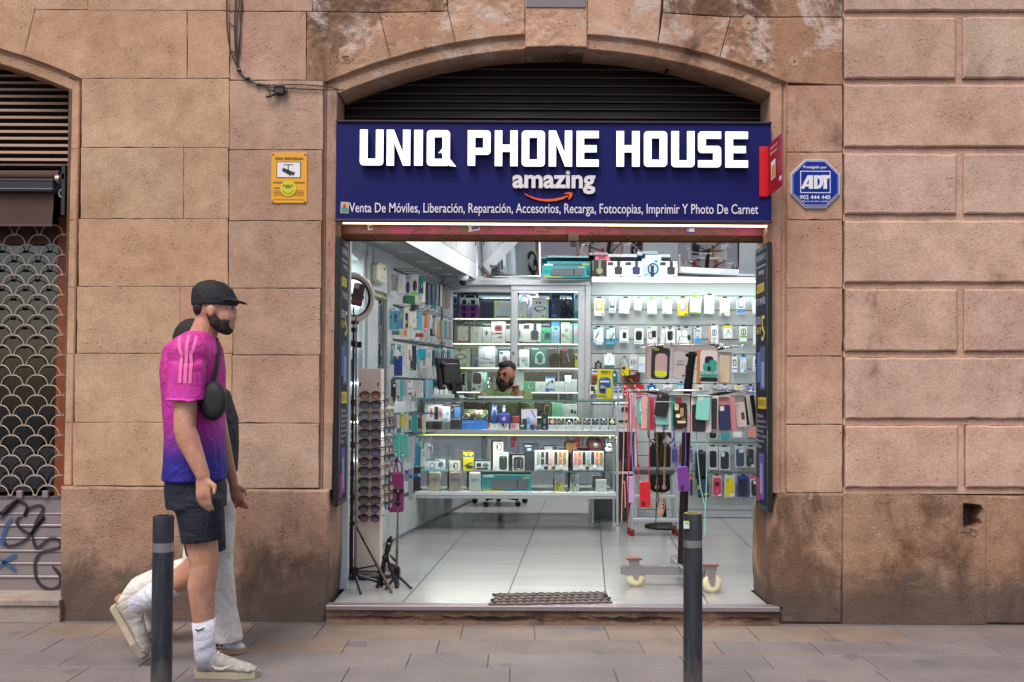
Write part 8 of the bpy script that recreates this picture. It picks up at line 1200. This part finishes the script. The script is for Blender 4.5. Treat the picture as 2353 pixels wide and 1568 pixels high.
part(m,'motor',fn);m=MB();m.tube([(c0.x,Yv_+.06,c0.z-.05),(c0.x+.05,Yv_+.1,FZ+.03)],.018,BLK,10);m.lathe([(.18,FZ+.001),(.18,FZ+.02),(.04,FZ+.045)],BLK,28,Matrix.Translation((c0.x+.05,Yv_+.1,0)));part(m,'stand',fn)
blk=MB();a,b,z0,z1=RC(420,780,590,1190,8.95,'7');blk.slab(rr(a,z0,b,z1,.05,4),8.92,8.99,C('151517',.9),0,.02);one(blk,'black_coat','black coat hanging behind the step ladder and fan','coat')
# ==== banners, mat, bollards
def banner(xo,xi,y0,y1,px,lab):
 o=T('lightbox_banner',lab,'banner',((xo+xi)/2,W+.1,.5));ya,yb=W-.035,W+.25;z1,z0=P(px,y0,ya).z,P(px,y1,ya).z;sgn=1 if xi>xo else-1;m=MB();m.box(min(xo,xi),max(xo,xi),ya,yb,z0,z1,C('121114',.4),.004);part(m,'frame',o);m=MB();xf_=xi+sgn*.0012;w=yb-ya
 fx=lambda u,v:(xf_,(ya+.03+(w-.06)*u)if sgn>0 else(yb-.03-(w-.06)*u),z1-.03-(z1-z0-.06)*v);q4=lambda u0,v0,u1,v1,c_,k=0:m.add([tuple(Vector(fx(u,v))+Vector((sgn*.0006*k,0,0)))for u,v in((u0,v0),(u1,v0),(u1,v1),(u0,v1))],[(0,1,2,3)],C(c_,.7,0,.05,0,.15))
 q4(0,0,1,1,'15172e');q4(.02,.06,.98,.064,'b4b4c4',1);q4(.05,.13,.8,.165,'c9b21e',1);q4(.15,.58,.98,.625,'c9b21e',1);q4(.35,.38,.9,.55,'4a5270',1);q4(.1,.4,.4,.52,'4a5fb0',2);q4(.5,.44,.8,.54,'868ca0',2);q4(.25,.8,.75,.98,'5a4a9a',1);q4(.35,.84,.6,.96,'8a86a0',2);q4(.05,.9,.3,.99,'b02a6a',1);part(m,'print',o)
 for s_,u0,v0,u1,v1,c_ in(('UNIQ PHONE HOUSE',.05,.015,.95,.045,'c4c4d0'),('amazing',.25,.075,.8,.1,'c4c4d0'),('PROTEGE',.1,.135,.75,.16,'2a2a3a'),('TU MÓVIL',.1,.18,.95,.215,'c4c4d0'),('DESDE',.05,.26,.5,.29,'c4c4d0'),('FROM',.05,.3,.5,.33,'d0b81e'),('5',.55,.26,.9,.36,'d0b81e'),('SERVICIO',.18,.588,.95,.615,'2a2a3a'))+tuple((w_,.1,.645+.02*k,.1+.09*len(w_),.66+.02*k,'b4b0c4')for k,w_ in enumerate(('Móviles','Liberación','Accesorios','Recarga','Fotocopias','Imprimir','Photo'))):
  cu=bpy.data.curves.new('l','FONT');cu.body=s_;cu.resolution_u=1;t=bpy.data.objects.new('l',cu);COL.objects.link(t);me=bpy.data.meshes.new_from_object(t.evaluated_get(bpy.context.evaluated_depsgraph_get()));vs=[v.co.copy()for v in me.vertices];fsx=[tuple(p.vertices)for p in me.polygons];bpy.data.objects.remove(t);xs=[v.x for v in vs];yz=[v.y for v in vs];mt=MB();mt.add([tuple(Vector(fx(u0+(v.x-min(xs))/(max(xs)-min(xs))*(u1-u0),v1-(v.y-min(yz))/(max(yz)-min(yz))*(v1-v0)))+Vector((sgn*.002,0,0)))for v in vs],fsx,C(c_,.4));mt.obj('lettering',o)
banner(-.998,-.968,543,1165,769,'tall narrow navy poster frame fixed inside the left door jamb');banner(1.462,1.436,556,1178,1770,'tall narrow navy poster frame fixed inside the right door jamb')
mt_=T('door_mat','woven brown and black rag mat with ragged ends on the shop floor','mat',GP(1262,1380,FZ));m=MB();q0,q1,q2,q3=[GP(x,y,FZ)for x,y in((1142,1392),(1391,1387),(1376,1364),(1150,1368))];rm=random.Random(2)
for k in range(19):
 u=(k+.5)/19;a,b=q0+(q3-q0)*u,q1+(q2-q1)*u;a=a+(a-b).normalized()*rm.uniform(0,.05);b=b+(b-a).normalized()*rm.uniform(0,.045);n=46;m.tube([a+(b-a)*(j/n)+Vector((0,.004*math.sin(j*.8+k),.006+.002*math.sin(j*1.9+k*2.2)))for j in range(n+1)],[.0065+.002*math.sin(j*1.9+k*2.2)for j in range(n+1)],C(('6a5c54','2f2c30','7c6e66','4e4440','26242a')[(k*2)%5],.95,0,.25),6)
part(m,'weave',mt_)
for lab,px,ytop,r_px,y1,y2,Y,cap in(('dark grey bollard with a silver band in front of the walking man',373,1186,23.5,1246,1267,4.2,'2c2e32'),('dark grey bollard with a scuffed silver band and yellow top ring before the shop',1592,1180,21.5,1240,1257,4.25,'8a7c24')):
 b=T('bollard',lab,'bollard',(P(px,1540,Y).x,Y,0),'bollards along the pavement');r_=r_px/FPX*Y;zt=P(px,ytop,Y).z;Mx=Matrix.Translation((P(px,1400,Y).x,Y,0));BC=bollard_mat();m=MB();m.lathe([(r_,-.01),(r_,P(px,y2,Y).z)],BC,40,Mx);m.lathe([(r_,P(px,y1,Y).z),(r_,zt-.006),(r_*.97,zt)],BC,40,Mx);part(m,'post',b);m=MB();m.lathe([(r_*.985,P(px,y2,Y).z),(r_*.985,P(px,y1,Y).z)],C('a9a4a4',.25,.85,.2),40,Mx);part(m,'reflective_band',b);m=MB();m.lathe([(r_*.6,zt+.0002),(r_*.6,zt+.002),(r_*.9,zt+.002),(r_*.9,zt+.0002)],C(cap,.6),40,Mx);part(m,'top_ring',b)
 if px>1000:p=P(1579,1205,Y-r_);m=MB();m.box(p.x-.014,p.x+.01,Y-r_-.001,Y-r_+.012,p.z-.02,p.z+.012,C('c4ccd0',.3),.002);m.box(p.x-.008,p.x+.008,Y-r_-.002,Y-r_,p.z+.0,p.z+.012,C('8ac81e',.4));part(m,'sticker',b)
lt=MB();p=GP(1742,1350,FZ+.001);rl_=random.Random(8)
for k in range(7):lt.box(p.x-.04+.012*k,p.x-.03+.012*k,p.y-.02,p.y+.02,FZ+.001,FZ+.004+.004*(k%3),C(('c4ccd4','3a4048','9aa4b0')[k%3],.2),.001)
one(lt,'torn_wrapper','small torn clear and black wrapper on the tiles by the right jamb','litter')
# ==== PEOPLE
def loft(mb,secs,mat,n=24):
 """secs: (centre, half axis u, half axis v) rings, capped"""
 vs=[];fs=[]
 for c,u,v in secs:
  for k in range(n):a=2*PI*k/n;vs.append(Vector(c)+Vector(u)*math.cos(a)+Vector(v)*math.sin(a))
 for i in range(len(secs)-1):
  for k in range(n):a=i*n+k;b=i*n+(k+1)%n;fs.append((a,b,b+n,a+n))
 fs+=[tuple(range(n))[::-1],tuple(range((len(secs)-1)*n,len(secs)*n))];mb.add(vs,fs,mat,True)
def cap(mb,pts,mat):
 for(p,r),(q_,s)in zip(pts,pts[1:]):mb.tube([p,q_],[r,s],mat,14)
 for p,r in pts:mb.ell(p,(r,r,r),mat,14,10)
def blob(mb,name,root,vox,sm=3):
 o=mb.obj(name,root);a=o.modifiers.new('r','REMESH');a.mode='VOXEL';a.voxel_size=vox;a.use_smooth_shade=True;b=o.modifiers.new('s','SMOOTH');b.iterations=sm;b.factor=.5
 me=bpy.data.meshes.new_from_object(o.evaluated_get(bpy.context.evaluated_depsgraph_get()));o.modifiers.clear();old=o.data;o.data=me;me.name=name;bpy.data.meshes.remove(old)
 if not me.materials:me.materials.append(mb.mats[0])
 return o
def skin(k,h,h2):
 m,t,b=newmat(k);N,L=nodes_helper(t);pos=N('NewGeometry').outputs['Position'];L(mixc(N,L,ramp(N,L,noise(N,L,pos,18,5),.35,.65),lin(h),lin(h2)),b.inputs['Base Color']);b.inputs['Roughness'].default_value=.55;b.inputs['Subsurface Weight'].default_value=.08;b.inputs['Subsurface Radius'].default_value=(.01,.004,.002);return m
def cloth(k,h,h2,sc=30,zc=None):
 m,t,b=newmat(k);N,L=nodes_helper(t);pos=N('NewGeometry').outputs['Position'];n=noise(N,L,pos,sc,4);c=mixc(N,L,ramp(N,L,n,.35,.65),lin(h),lin(h2))
 if zc:
  s=N('SeparateXYZ');L(pos,s.inputs[0]);c=mixc(N,L,ramp(N,L,s.outputs[2],*zc[0]),lin(zc[1]),mixc(N,L,ramp(N,L,s.outputs[2],*zc[2]),lin(zc[3]),c))
 L(c,b.inputs['Base Color']);b.inputs['Roughness'].default_value=.8;bp=N('Bump');bp.inputs['Strength'].default_value=.6;bp.inputs['Distance'].default_value=.03;L(noise(N,L,pos,9,3,.5,1.5),bp.inputs['Height']);L(bp.outputs[0],b.inputs['Normal']);return m
def hand(mb,wr,dirv,side,mat,s=1.,curl=.5):
 """palm, four bent fingers and a thumb from the wrist along dirv; side points to the thumb"""
 d=Vector(dirv).normalized();t=(Vector(side)-d*d.dot(Vector(side))).normalized();n=d.cross(t);pc=wr+d*.05*s
 loft(mb,[(wr,t*.026*s,n*.02*s),(wr+d*.03*s,t*.036*s,n*.018*s),(wr+d*.085*s,t*.04*s,n*.015*s),(wr+d*.1*s,t*.034*s,n*.011*s)],mat,14)
 for k,L_ in enumerate((.072,.08,.074,.058)):
  b0=wr+d*.09*s+t*(.029-.019*k)*s;cu=curl*(1+.15*k);d1=(d*math.cos(cu*.5)+n*math.sin(cu*.5));d2=d*math.cos(cu*1.3)+n*math.sin(cu*1.3);p1=b0+d1*L_*.5*s;cap(mb,[(b0,.0095*s),(p1,.0085*s),(p1+d2*L_*.5*s,.007*s)],mat)
 b0=wr+d*.03*s+t*.03*s;cap(mb,[(b0,.012*s),(b0+(d*.6+t*.8)*.035*s,.0105*s),(b0+(d*.6+t*.8)*.035*s+(d+n*.3)*.03*s,.008*s)],mat)
def rings(D,rows,mb,mat,dy=0):loft(mb,[(D(x,y,dy),(rx,0,0),(0,ry,0))for x,y,rx,ry in rows],mat)
def shoe(root,M,L_,up,sole,mark=None):
 m=MB();h=L_/.29;out=[(x*h,y*h)for x,y in((.0,-.032),(-.012,0),(.0,.032),(.1,.036),(.2,.05),(.26,.04),(.29,.008),(.275,-.025),(.2,-.046),(.1,-.034))];n=len(out)
 vs=[(x,y,z)for z in(0,.03*h)for x,y in out];m.add(vs,[tuple(range(n))[::-1],tuple(range(n,2*n))]+[(i,(i+1)%n,n+(i+1)%n,n+i)for i in range(n)],sole,False,M);s_=m.obj('sole',root)
 m=MB();loft(m,[(M@Vector((x*h,0,z*h)),M.to_3x3()@Vector((0,ry*h,0)),M.to_3x3()@Vector((0,0,rz*h)))for x,z,ry,rz in((.0,.055,.024,.036),(.012,.068,.038,.052),(.06,.074,.043,.056),(.1,.066,.038,.046),(.15,.056,.042,.036),(.2,.046,.047,.028),(.25,.038,.042,.02),(.278,.032,.022,.012))],up)
 loft(m,[(M@Vector((.05*h,0,.09*h)),M.to_3x3()@Vector((.048*h,0,0)),M.to_3x3()@Vector((0,.036*h,0))),(M@Vector((.045*h,0,.125*h)),M.to_3x3()@Vector((.046*h,0,.0)),M.to_3x3()@Vector((0,.035*h,0)))],up);u_=blob(m,'shoe',root,.005,3)
 m=MB()
 for k in range(5):x=.1+.018*k;z=.113-.0125*k;m.tube([M@Vector((x*h,-.022*h,(z-.006)*h)),M@Vector((x*h,0,(z+.003)*h)),M@Vector((x*h,.022*h,(z-.006)*h))],.0035,C('d8d2ca',.8),6)
 m.obj('laces',u_)
 if mark:
  m=MB()
  for pg in mark[1]:m.add([M@Vector((x*h,-(.039+.05*(x-.07))*h,z*h))for x,z in pg],[tuple(range(len(pg)))],mark[0])
  m.obj('side_mark',u_)
swoosh=[[(.075,.07),(.095,.045),(.13,.042),(.2,.075),(.13,.056),(.1,.058)]]
# --- the man walking past
Ym=4.6;Dm=lambda x,y,dy=0:P(x,y,Ym+dy);MAN=T('person','walking man in a black cap, pink and blue shirt, dark shorts and white socks','person',(P(462,1553,Ym).x,Ym,0));SK=skin('skin_fair','c08e74','b07a62');m=MB()
hc=Dm(492,702);m.ell(hc,(.091,.075,.118),SK);cap(m,[(Dm(512,728),.062),(Dm(522,748),.036)],SK);cap(m,[(Dm(480,735),.058),(Dm(459,790),.066)],SK);m.ell(Dm(537,716),(.018,.013,.018),SK);m.ell(Dm(528,700),(.022,.03,.022),SK);m.ell(Dm(532,735),(.014,.024,.012),SK)
for s_ in(-1,1):m.ell(Dm(484,714,s_*.077),(.019,.009,.031),SK,10,8)
rings(Dm,[(452,775,.07,.1),(446,810,.1,.17),(447,860,.115,.175),(449,960,.105,.15),(449,1060,.11,.155),(450,1130,.12,.165)],m,SK)
cap(m,[(Dm(432,808,-.19),.062),(Dm(424,985,-.25),.047),(Dm(432,1010,-.25),.05),(Dm(466,1092,-.26),.031)],SK);cap(m,[(Dm(450,808,.19),.06),(Dm(446,985,.25),.046),(Dm(470,1085,.22),.031)],SK)
hand(m,Dm(466,1092,-.265),(.05,-.02,-1),(1,-.25,0),SK,.98,-.4);hand(m,Dm(470,1085,.22),(.06,0,-1),(1,.3,0),SK,1.05,.5)
cap(m,[(Dm(452,1150,-.08),.086),(Dm(470,1298,-.085),.064),(Dm(463,1350,-.085),.062),(Dm(470,1470,-.085),.039),(Dm(471,1515,-.085),.028)],SK);cap(m,[(Dm(452,1150,.08),.086),(Dm(472,1285,.09),.063),(Dm(425,1325,.095),.06),(Dm(318,1385,.1),.038),(Dm(306,1396,.1),.032)],SK);bd=blob(m,'body',MAN,.0065,3)
TEE=cloth('tee','c4308c','a82680',30,((.96,1.2),'20167c',(1.22,1.36),'b42a90'));m=MB();rings(Dm,[(460,762,.055,.075),(453,778,.09,.14),(445,800,.125,.2),(444,850,.14,.212),(446,930,.135,.195),(448,1000,.13,.185),(449,1060,.136,.19),(448,1103,.142,.196)],m,TEE)
for s_ in(-1,1):x0=430 if s_<0 else 450;m.ell(Dm(x0+3,815,s_*.185),(.092,.088,.088),TEE);loft(m,[(Dm(x0+2,792,s_*.16),(.07,0,0),(0,.05,.05)),(Dm(x0,830,s_*.215),(.08,0,0),(0,.07,.02)),(Dm(x0-4,918,s_*.24),(.085,0,0),(0,.072,.01))],TEE)
shirt=blob(m,'shirt',MAN,.008,3);m=MB()
def ribbon(mb,o,pts,w,mat):
 prev=None
 for i in range(len(pts)*6-5):
  q_=pts[i//6]if i%6==0 else pts[i//6]+(pts[i//6+1]-pts[i//6])*(i%6/6);ok,c_,nn,_=o.closest_point_on_mesh(q_-LOC_M);c_=c_+LOC_M+nn*.003;d=(pts[min(i//6+1,len(pts)-1)]-pts[min(i//6,len(pts)-2)]).normalized();t=d.cross(nn).normalized()*w;cur=(c_-t,c_+t)
  if prev:mb.add([prev[0],prev[1],cur[1],cur[0]],[(0,1,2,3)],mat,True)
  prev=cur
LOC_M=MAN.location.copy()
for k in range(3):m=MB();ribbon(m,shirt,[Dm(447-12*k,783,-.18),Dm(440-13*k,815,-.29),Dm(437-13*k,880,-.31)],.007,C('d8689c',.8));m.obj('stripe',shirt)
m=MB();ribbon(m,shirt,[Dm(x,y,d_)for x,y,d_ in((364,916,-.24),(400,917,-.33),(440,918,-.33),(470,916,-.26))],.005,C('e04ab0',.8));m.obj('hem',shirt)
SHT=cloth('shorts','14162a','0f1120');m=MB();rings(Dm,[(449,1085,.125,.175),(450,1120,.135,.182),(452,1165,.13,.185)],m,SHT);loft(m,[(Dm(452,1140,-.085),(.118,0,0),(0,.1,0)),(Dm(462,1190,-.088),(.105,0,0),(0,.098,0)),(Dm(466,1243,-.088),(.094,0,.01),(0,.092,0))],SHT);loft(m,[(Dm(452,1140,.085),(.118,0,0),(0,.1,0)),(Dm(464,1200,.09),(.105,0,0),(0,.098,0)),(Dm(474,1272,.09),(.09,0,.015),(0,.09,0))],SHT);blob(m,'shorts',MAN,.008,3)
m=MB();FELT=cloth('cap_cloth','15151b','0f0f14');rings(Dm,[(493,703,.106,.086),(492,685,.105,.086),(488,664,.092,.076),(486,650,.06,.05),(485,644,.02,.02)],m,FELT);loft(m,[(Dm(516,692),(0,.075,0),(0,0,.012)),(Dm(540,692),(0,.072,.0),(0,0,.008)),(Dm(562,697),(0,.045,0),(0,0,.006)),(Dm(567,699),(0,.015,0),(0,0,.005))],FELT);blob(m,'cap',MAN,.006,3)
m=MB();BRD=cloth('beard','2a1c16','1c120e',80);[cap(m,[(Dm(484,722,.06*q_),.02),(Dm(494,740,.052*q_),.027),(Dm(510,752,.034*q_),.03),(Dm(521,755,0),.032)],BRD)for q_ in(-1,1)];[cap(m,[(Dm(514,742,.04*q_),.022),(Dm(526,733,.024*q_),.014),(Dm(532,731,0),.014)],BRD)for q_ in(-1,1)];blob(m,'beard',MAN,.006,2);m=MB();m.ell(Dm(468,708),(.046,.072,.05),BRD);part(m,'hair',MAN)
for s_ in(-1,1):m=MB();m.ell(Dm(529,706,s_*.03),(.008,.01,.0045),C('e4ded8',.2));m.ell(Dm(532.5,706,s_*.03),(.006,.006,.0045),C('2a1a14',.15));m.box(Dm(529,699).x,Dm(537,699).x,Dm(0,0,s_*.03-.016).y,Dm(0,0,s_*.03+.016).y,Dm(533,700).z,Dm(533,697).z,BRD,.003);part(m,'eye',MAN)
m=MB();NY=C('141417',.7,0,.15);loft(m,[(Dm(490,922,d_),(rx,0,0),(0,0,rz))for d_,rx,rz in((-.245,.03,.045),(-.235,.052,.075),(-.2,.062,.088),(-.13,.062,.09),(-.1,.05,.07))],NY);m.ell(Dm(476,925,-.225),(.03,.02,.04),NY);bg=blob(m,'chest_bag',MAN,.007,3);m=MB();ribbon(m,shirt,[Dm(508,890,-.12),Dm(506,840,-.08),Dm(492,800,-.02),Dm(468,774,.06),Dm(430,780,.1),Dm(390,830,.08),Dm(380,900,.0)],.016,NY);m.obj('strap',bg)
SOK=cloth('sock','d6d4dc','c8c6d0',60);m=MB();loft(m,[(Dm(468,1426,-.085),(.052,0,.01),(0,.048,0)),(Dm(469,1465,-.085),(.047,0,0),(0,.043,0)),(Dm(471,1500,-.085),(.048,0,0),(0,.043,0)),(Dm(474,1534,-.085),(.045,0,0),(0,.032,0))],SOK);k_=part(m,'sock',MAN);m=MB();m.add([Dm(x,y,-.085)+Vector((0,-.049,0))for x,y in((455,1441),(462,1446),(477,1440),(478,1436),(464,1442),(458,1440))],[(0,1,2,3,4,5)],BLK);m.obj('side_mark',k_)
m=MB();e0,e1=Dm(400,1339,.096),Dm(305,1396,.1);dd=(e1-e0).normalized();pp_=Vector((-dd.z,0,dd.x));loft(m,[(e0,pp_*.062,(0,.058,0)),(e0+(e1-e0)*.5,pp_*.056,(0,.044,0)),(e1,pp_*.047,(0,.042,0))],SOK);part(m,'sock',MAN)
UP=cloth('suede','a8a199','978f88',40);SOL=C('a89c84',.6);h0=GP(452,1557);shoe(MAN,Matrix.Translation((h0.x,h0.y,.003)),.283,UP,SOL,(C('d0cac2',.6),swoosh));h1=Dm(258,1398,.1);shoe(MAN,Matrix.Translation(h1)@Matrix.Rotation(rad(58),4,'Y'),.283,UP,SOL)
# --- the woman half hidden behind him
Yw_=5.0;Dw=lambda x,y,dy=0:P(x,y,Yw_+dy);WOM=T('person','woman in wide white trousers and dark top mostly hidden behind the walking man','person',(P(500,1503,Yw_).x,Yw_,0));SK2=skin('skin_warm','b8826a','a87058');m=MB();m.ell(Dw(452,790),(.09,.07,.112),SK2);cap(m,[(Dw(462,815),.05),(Dw(470,828),.03)],SK2);m.ell(Dw(494,797),(.014,.011,.015),SK2);cap(m,[(Dw(448,830),.045),(Dw(462,880),.05)],SK2)
rings(Dw,[(466,875,.06,.1),(478,920,.09,.14),(486,1000,.08,.12),(486,1090,.1,.15)],m,SK2);cap(m,[(Dw(490,905,-.16),.042),(Dw(516,1035,-.18),.034),(Dw(537,1112,-.16),.023)],SK2);cap(m,[(Dw(475,905,.16),.042),(Dw(460,1030,.18),.034),(Dw(450,1110,.16),.023)],SK2);hand(m,Dw(537,1112,-.16),(.28,0,-1),(1,-.2,.2),SK2,.88,-.6);hand(m,Dw(450,1110,.16),(-.2,0,-1),(1,.2,0),SK2,.88,.5);blob(m,'body',WOM,.006,3)
m=MB();TOP=cloth('dark_top','24222a','1a181f');rings(Dw,[(462,870,.055,.09),(478,900,.1,.17),(492,960,.115,.16),(494,1020,.115,.15),(488,1085,.12,.16)],m,TOP)
for s_ in(-1,1):loft(m,[(Dw(486,895,s_*.13),(.05,0,0),(0,.04,.04)),(Dw(498,985,s_*.175),(.052,0,0),(0,.05,0))],TOP)
blob(m,'top',WOM,.008,3);m=MB();TRO=cloth('trousers','d4ccc4','c4bcb4',14);rings(Dw,[(474,1075,.1,.15),(476,1130,.115,.165),(480,1170,.115,.165)],m,TRO);loft(m,[(Dw(488,1150,-.07),(.115,0,0),(0,.1,0)),(Dw(492,1300,-.07),(.092,0,0),(0,.09,0)),(Dw(500,1400,-.07),(.094,0,0),(0,.1,0)),(Dw(508,1468,-.07),(.108,0,-.01),(0,.115,0))],TRO);loft(m,[(Dw(486,1150,.07),(.115,0,0),(0,.1,0)),(Dw(455,1285,.07),(.08,0,.05),(0,.09,0)),(Dw(370,1335,.08),(.02,0,.09),(0,.09,0)),(Dw(288,1372,.09),(.045,0,.1),(0,.1,0))],TRO);blob(m,'trousers',WOM,.008,2)
m=MB();HR=cloth('dark_hair','1f1714','15100e',60);m.ell(Dw(440,785),(.095,.085,.118),HR);m.ell(Dw(420,830),(.06,.08,.13),HR);m.ell(Dw(415,890),(.045,.07,.12),HR);blob(m,'hair',WOM,.008,2)
for k,(x,y)in enumerate(((557,1152),(552,1160),(545,1163))):m=MB();m.ell(Dw(x-3,y+2,-.175+.018*k),(.006,.006,.008),C('b8101c',.2),8,6);part(m,'nail',WOM)
h0=GP(450,1501);shoe(WOM,Matrix.Translation((h0.x,h0.y,.003)),.25,cloth('white_leather','d4d0cc','c4bfba'),C('b08a68',.6),(BLK,[[(.1+.025*k,.045),(.112+.025*k,.045),(.13+.025*k,.085),(.118+.025*k,.085)]for k in range(3)]));h1=Dw(268,1376,.09);shoe(WOM,Matrix.Translation(h1)@Matrix.Rotation(rad(50),4,'Y'),.25,MATS['white_leather'],C('b08a68',.6))
# --- the shopkeeper behind the counter
Yk=9.22;Dk=lambda x,y,dy=0:P(x,y,Yk+dy);KEE=T('person','bearded shopkeeper in a green shirt sitting behind the glass counter','person',(P(1163,1000,Yk).x,Yk,.6));SK3=skin('skin_tan','9c6a50','84563f');m=MB();fd=Vector((-.42,-.9,-.1)).normalized();sd_v=Vector((.9,-.42,0));hc=Dk(1163,862);m.ell(hc,(.082,.09,.118),SK3);cap(m,[(hc+fd*.04-Vector((0,0,.05)),.056),(hc+fd*.062-Vector((0,0,.085)),.034)],SK3);m.ell(hc+fd*.1+Vector((0,0,-.012)),(.017,.017,.022),SK3,10,8);m.ell(hc+fd*.075+Vector((0,0,.022)),(.034,.034,.014),SK3);cap(m,[(hc-Vector((0,0,.09)),.055),(Dk(1165,905,.03),.065)],SK3)
for s_ in(-1,1):m.ell(hc+sd_v*.084*s_-Vector((0,0,.01)),(.012,.018,.03),SK3,8,6)
rings(Dk,[(1164,900,.14,.09),(1164,940,.19,.11),(1164,1020,.17,.11),(1164,1075,.18,.13)],m,SK3);kw=P(1110,911,8.86);kw2=Dk(1192,912,-.2);cap(m,[(Dk(1124,912),.05),(P(1090,930,9.02),.042),(kw,.028)],SK3);cap(m,[(Dk(1208,915),.05),(Dk(1214,950,-.12),.042),(kw2,.028)],SK3);hand(m,kw,(-.1,-.9,-.15),(1,0,0),SK3,.95,.7);hand(m,kw2,(-.35,-.2,.9),(-.8,-.4,0),SK3,.95,1.1);cap(m,[(Dk(1145,1068),.08),(Dk(1142,1075,-.26),.065),(Dk(1142,1100,.02),.045)],SK3);cap(m,[(Dk(1185,1068),.08),(Dk(1190,1075,-.26),.065),(Dk(1190,1100,.02),.045)],SK3);blob(m,'body',KEE,.007,3)
m=MB();GRN=cloth('green_shirt','6a7a4e','58683f',40);rings(Dk,[(1164,893,.085,.07),(1164,903,.18,.095),(1164,925,.215,.12),(1164,980,.19,.125),(1164,1070,.19,.135)],m,GRN);cap(m,[(Dk(1124,908),.068),(P(1090,928,9.02),.058),(P(1104,915,8.92),.042)],GRN);cap(m,[(Dk(1207,911),.068),(Dk(1216,948,-.1),.058),(Dk(1199,922,-.18),.043)],GRN);blob(m,'shirt',KEE,.008,3)
m=MB();BR2=cloth('dark_beard','2e1a12','1c100c',90);m.ell(hc+fd*.05-Vector((0,0,.088)),(.058,.058,.05),BR2);m.ell(hc+fd*.06-Vector((0,0,.13)),(.04,.04,.042),BR2);m.ell(hc+fd*.085-Vector((0,0,.042)),(.03,.03,.01),BR2);[m.ell(hc+sd_v*.066*s_+fd*.03-Vector((0,0,.06)),(.025,.03,.045),BR2)for s_ in(-1,1)];blob(m,'beard',KEE,.006,2)
m=MB();H2=cloth('black_hair','171313','0f0c0c',80);m.ell(hc+Vector((.008,.012,.068))-fd*.012,(.08,.084,.068),H2);m.ell(hc+fd*.05+Vector((0,0,.098)),(.055,.05,.03),H2);m.ell(hc-fd*.045+Vector((0,0,.02)),(.07,.07,.08),H2);blob(m,'hair',KEE,.007,2)
for s_ in(-1,1):m=MB();c_=hc+fd*.084+sd_v*.032*s_+Vector((0,0,.004));m.ell(c_,(.012,.012,.007),C('1c100c',.2),10,8);m.ell(c_+fd*.012+Vector((0,0,.024)),(.02,.018,.006),H2,10,8);part(m,'eye',KEE)
m=MB();m.box(hc.x-.3,hc.x+.3,Yk-.14,9.47,.44,.5,BLK,.02);m.box(hc.x-.3,hc.x+.3,9.43,9.474,.501,.8,BLK,.01);one(m,'bench_seat','black bench seat under the shopkeeper behind the counter','seat')
m=MB();DK_=C('1c1d24',.8);[cap(m,[(Dk(x,1066),.088),(Dk(x2,1074,-.26),.074),(Dk(x2,1099,.02),.055)],DK_)for x,x2 in((1145,1142),(1185,1190))];blob(m,'trousers',KEE,.009,2)
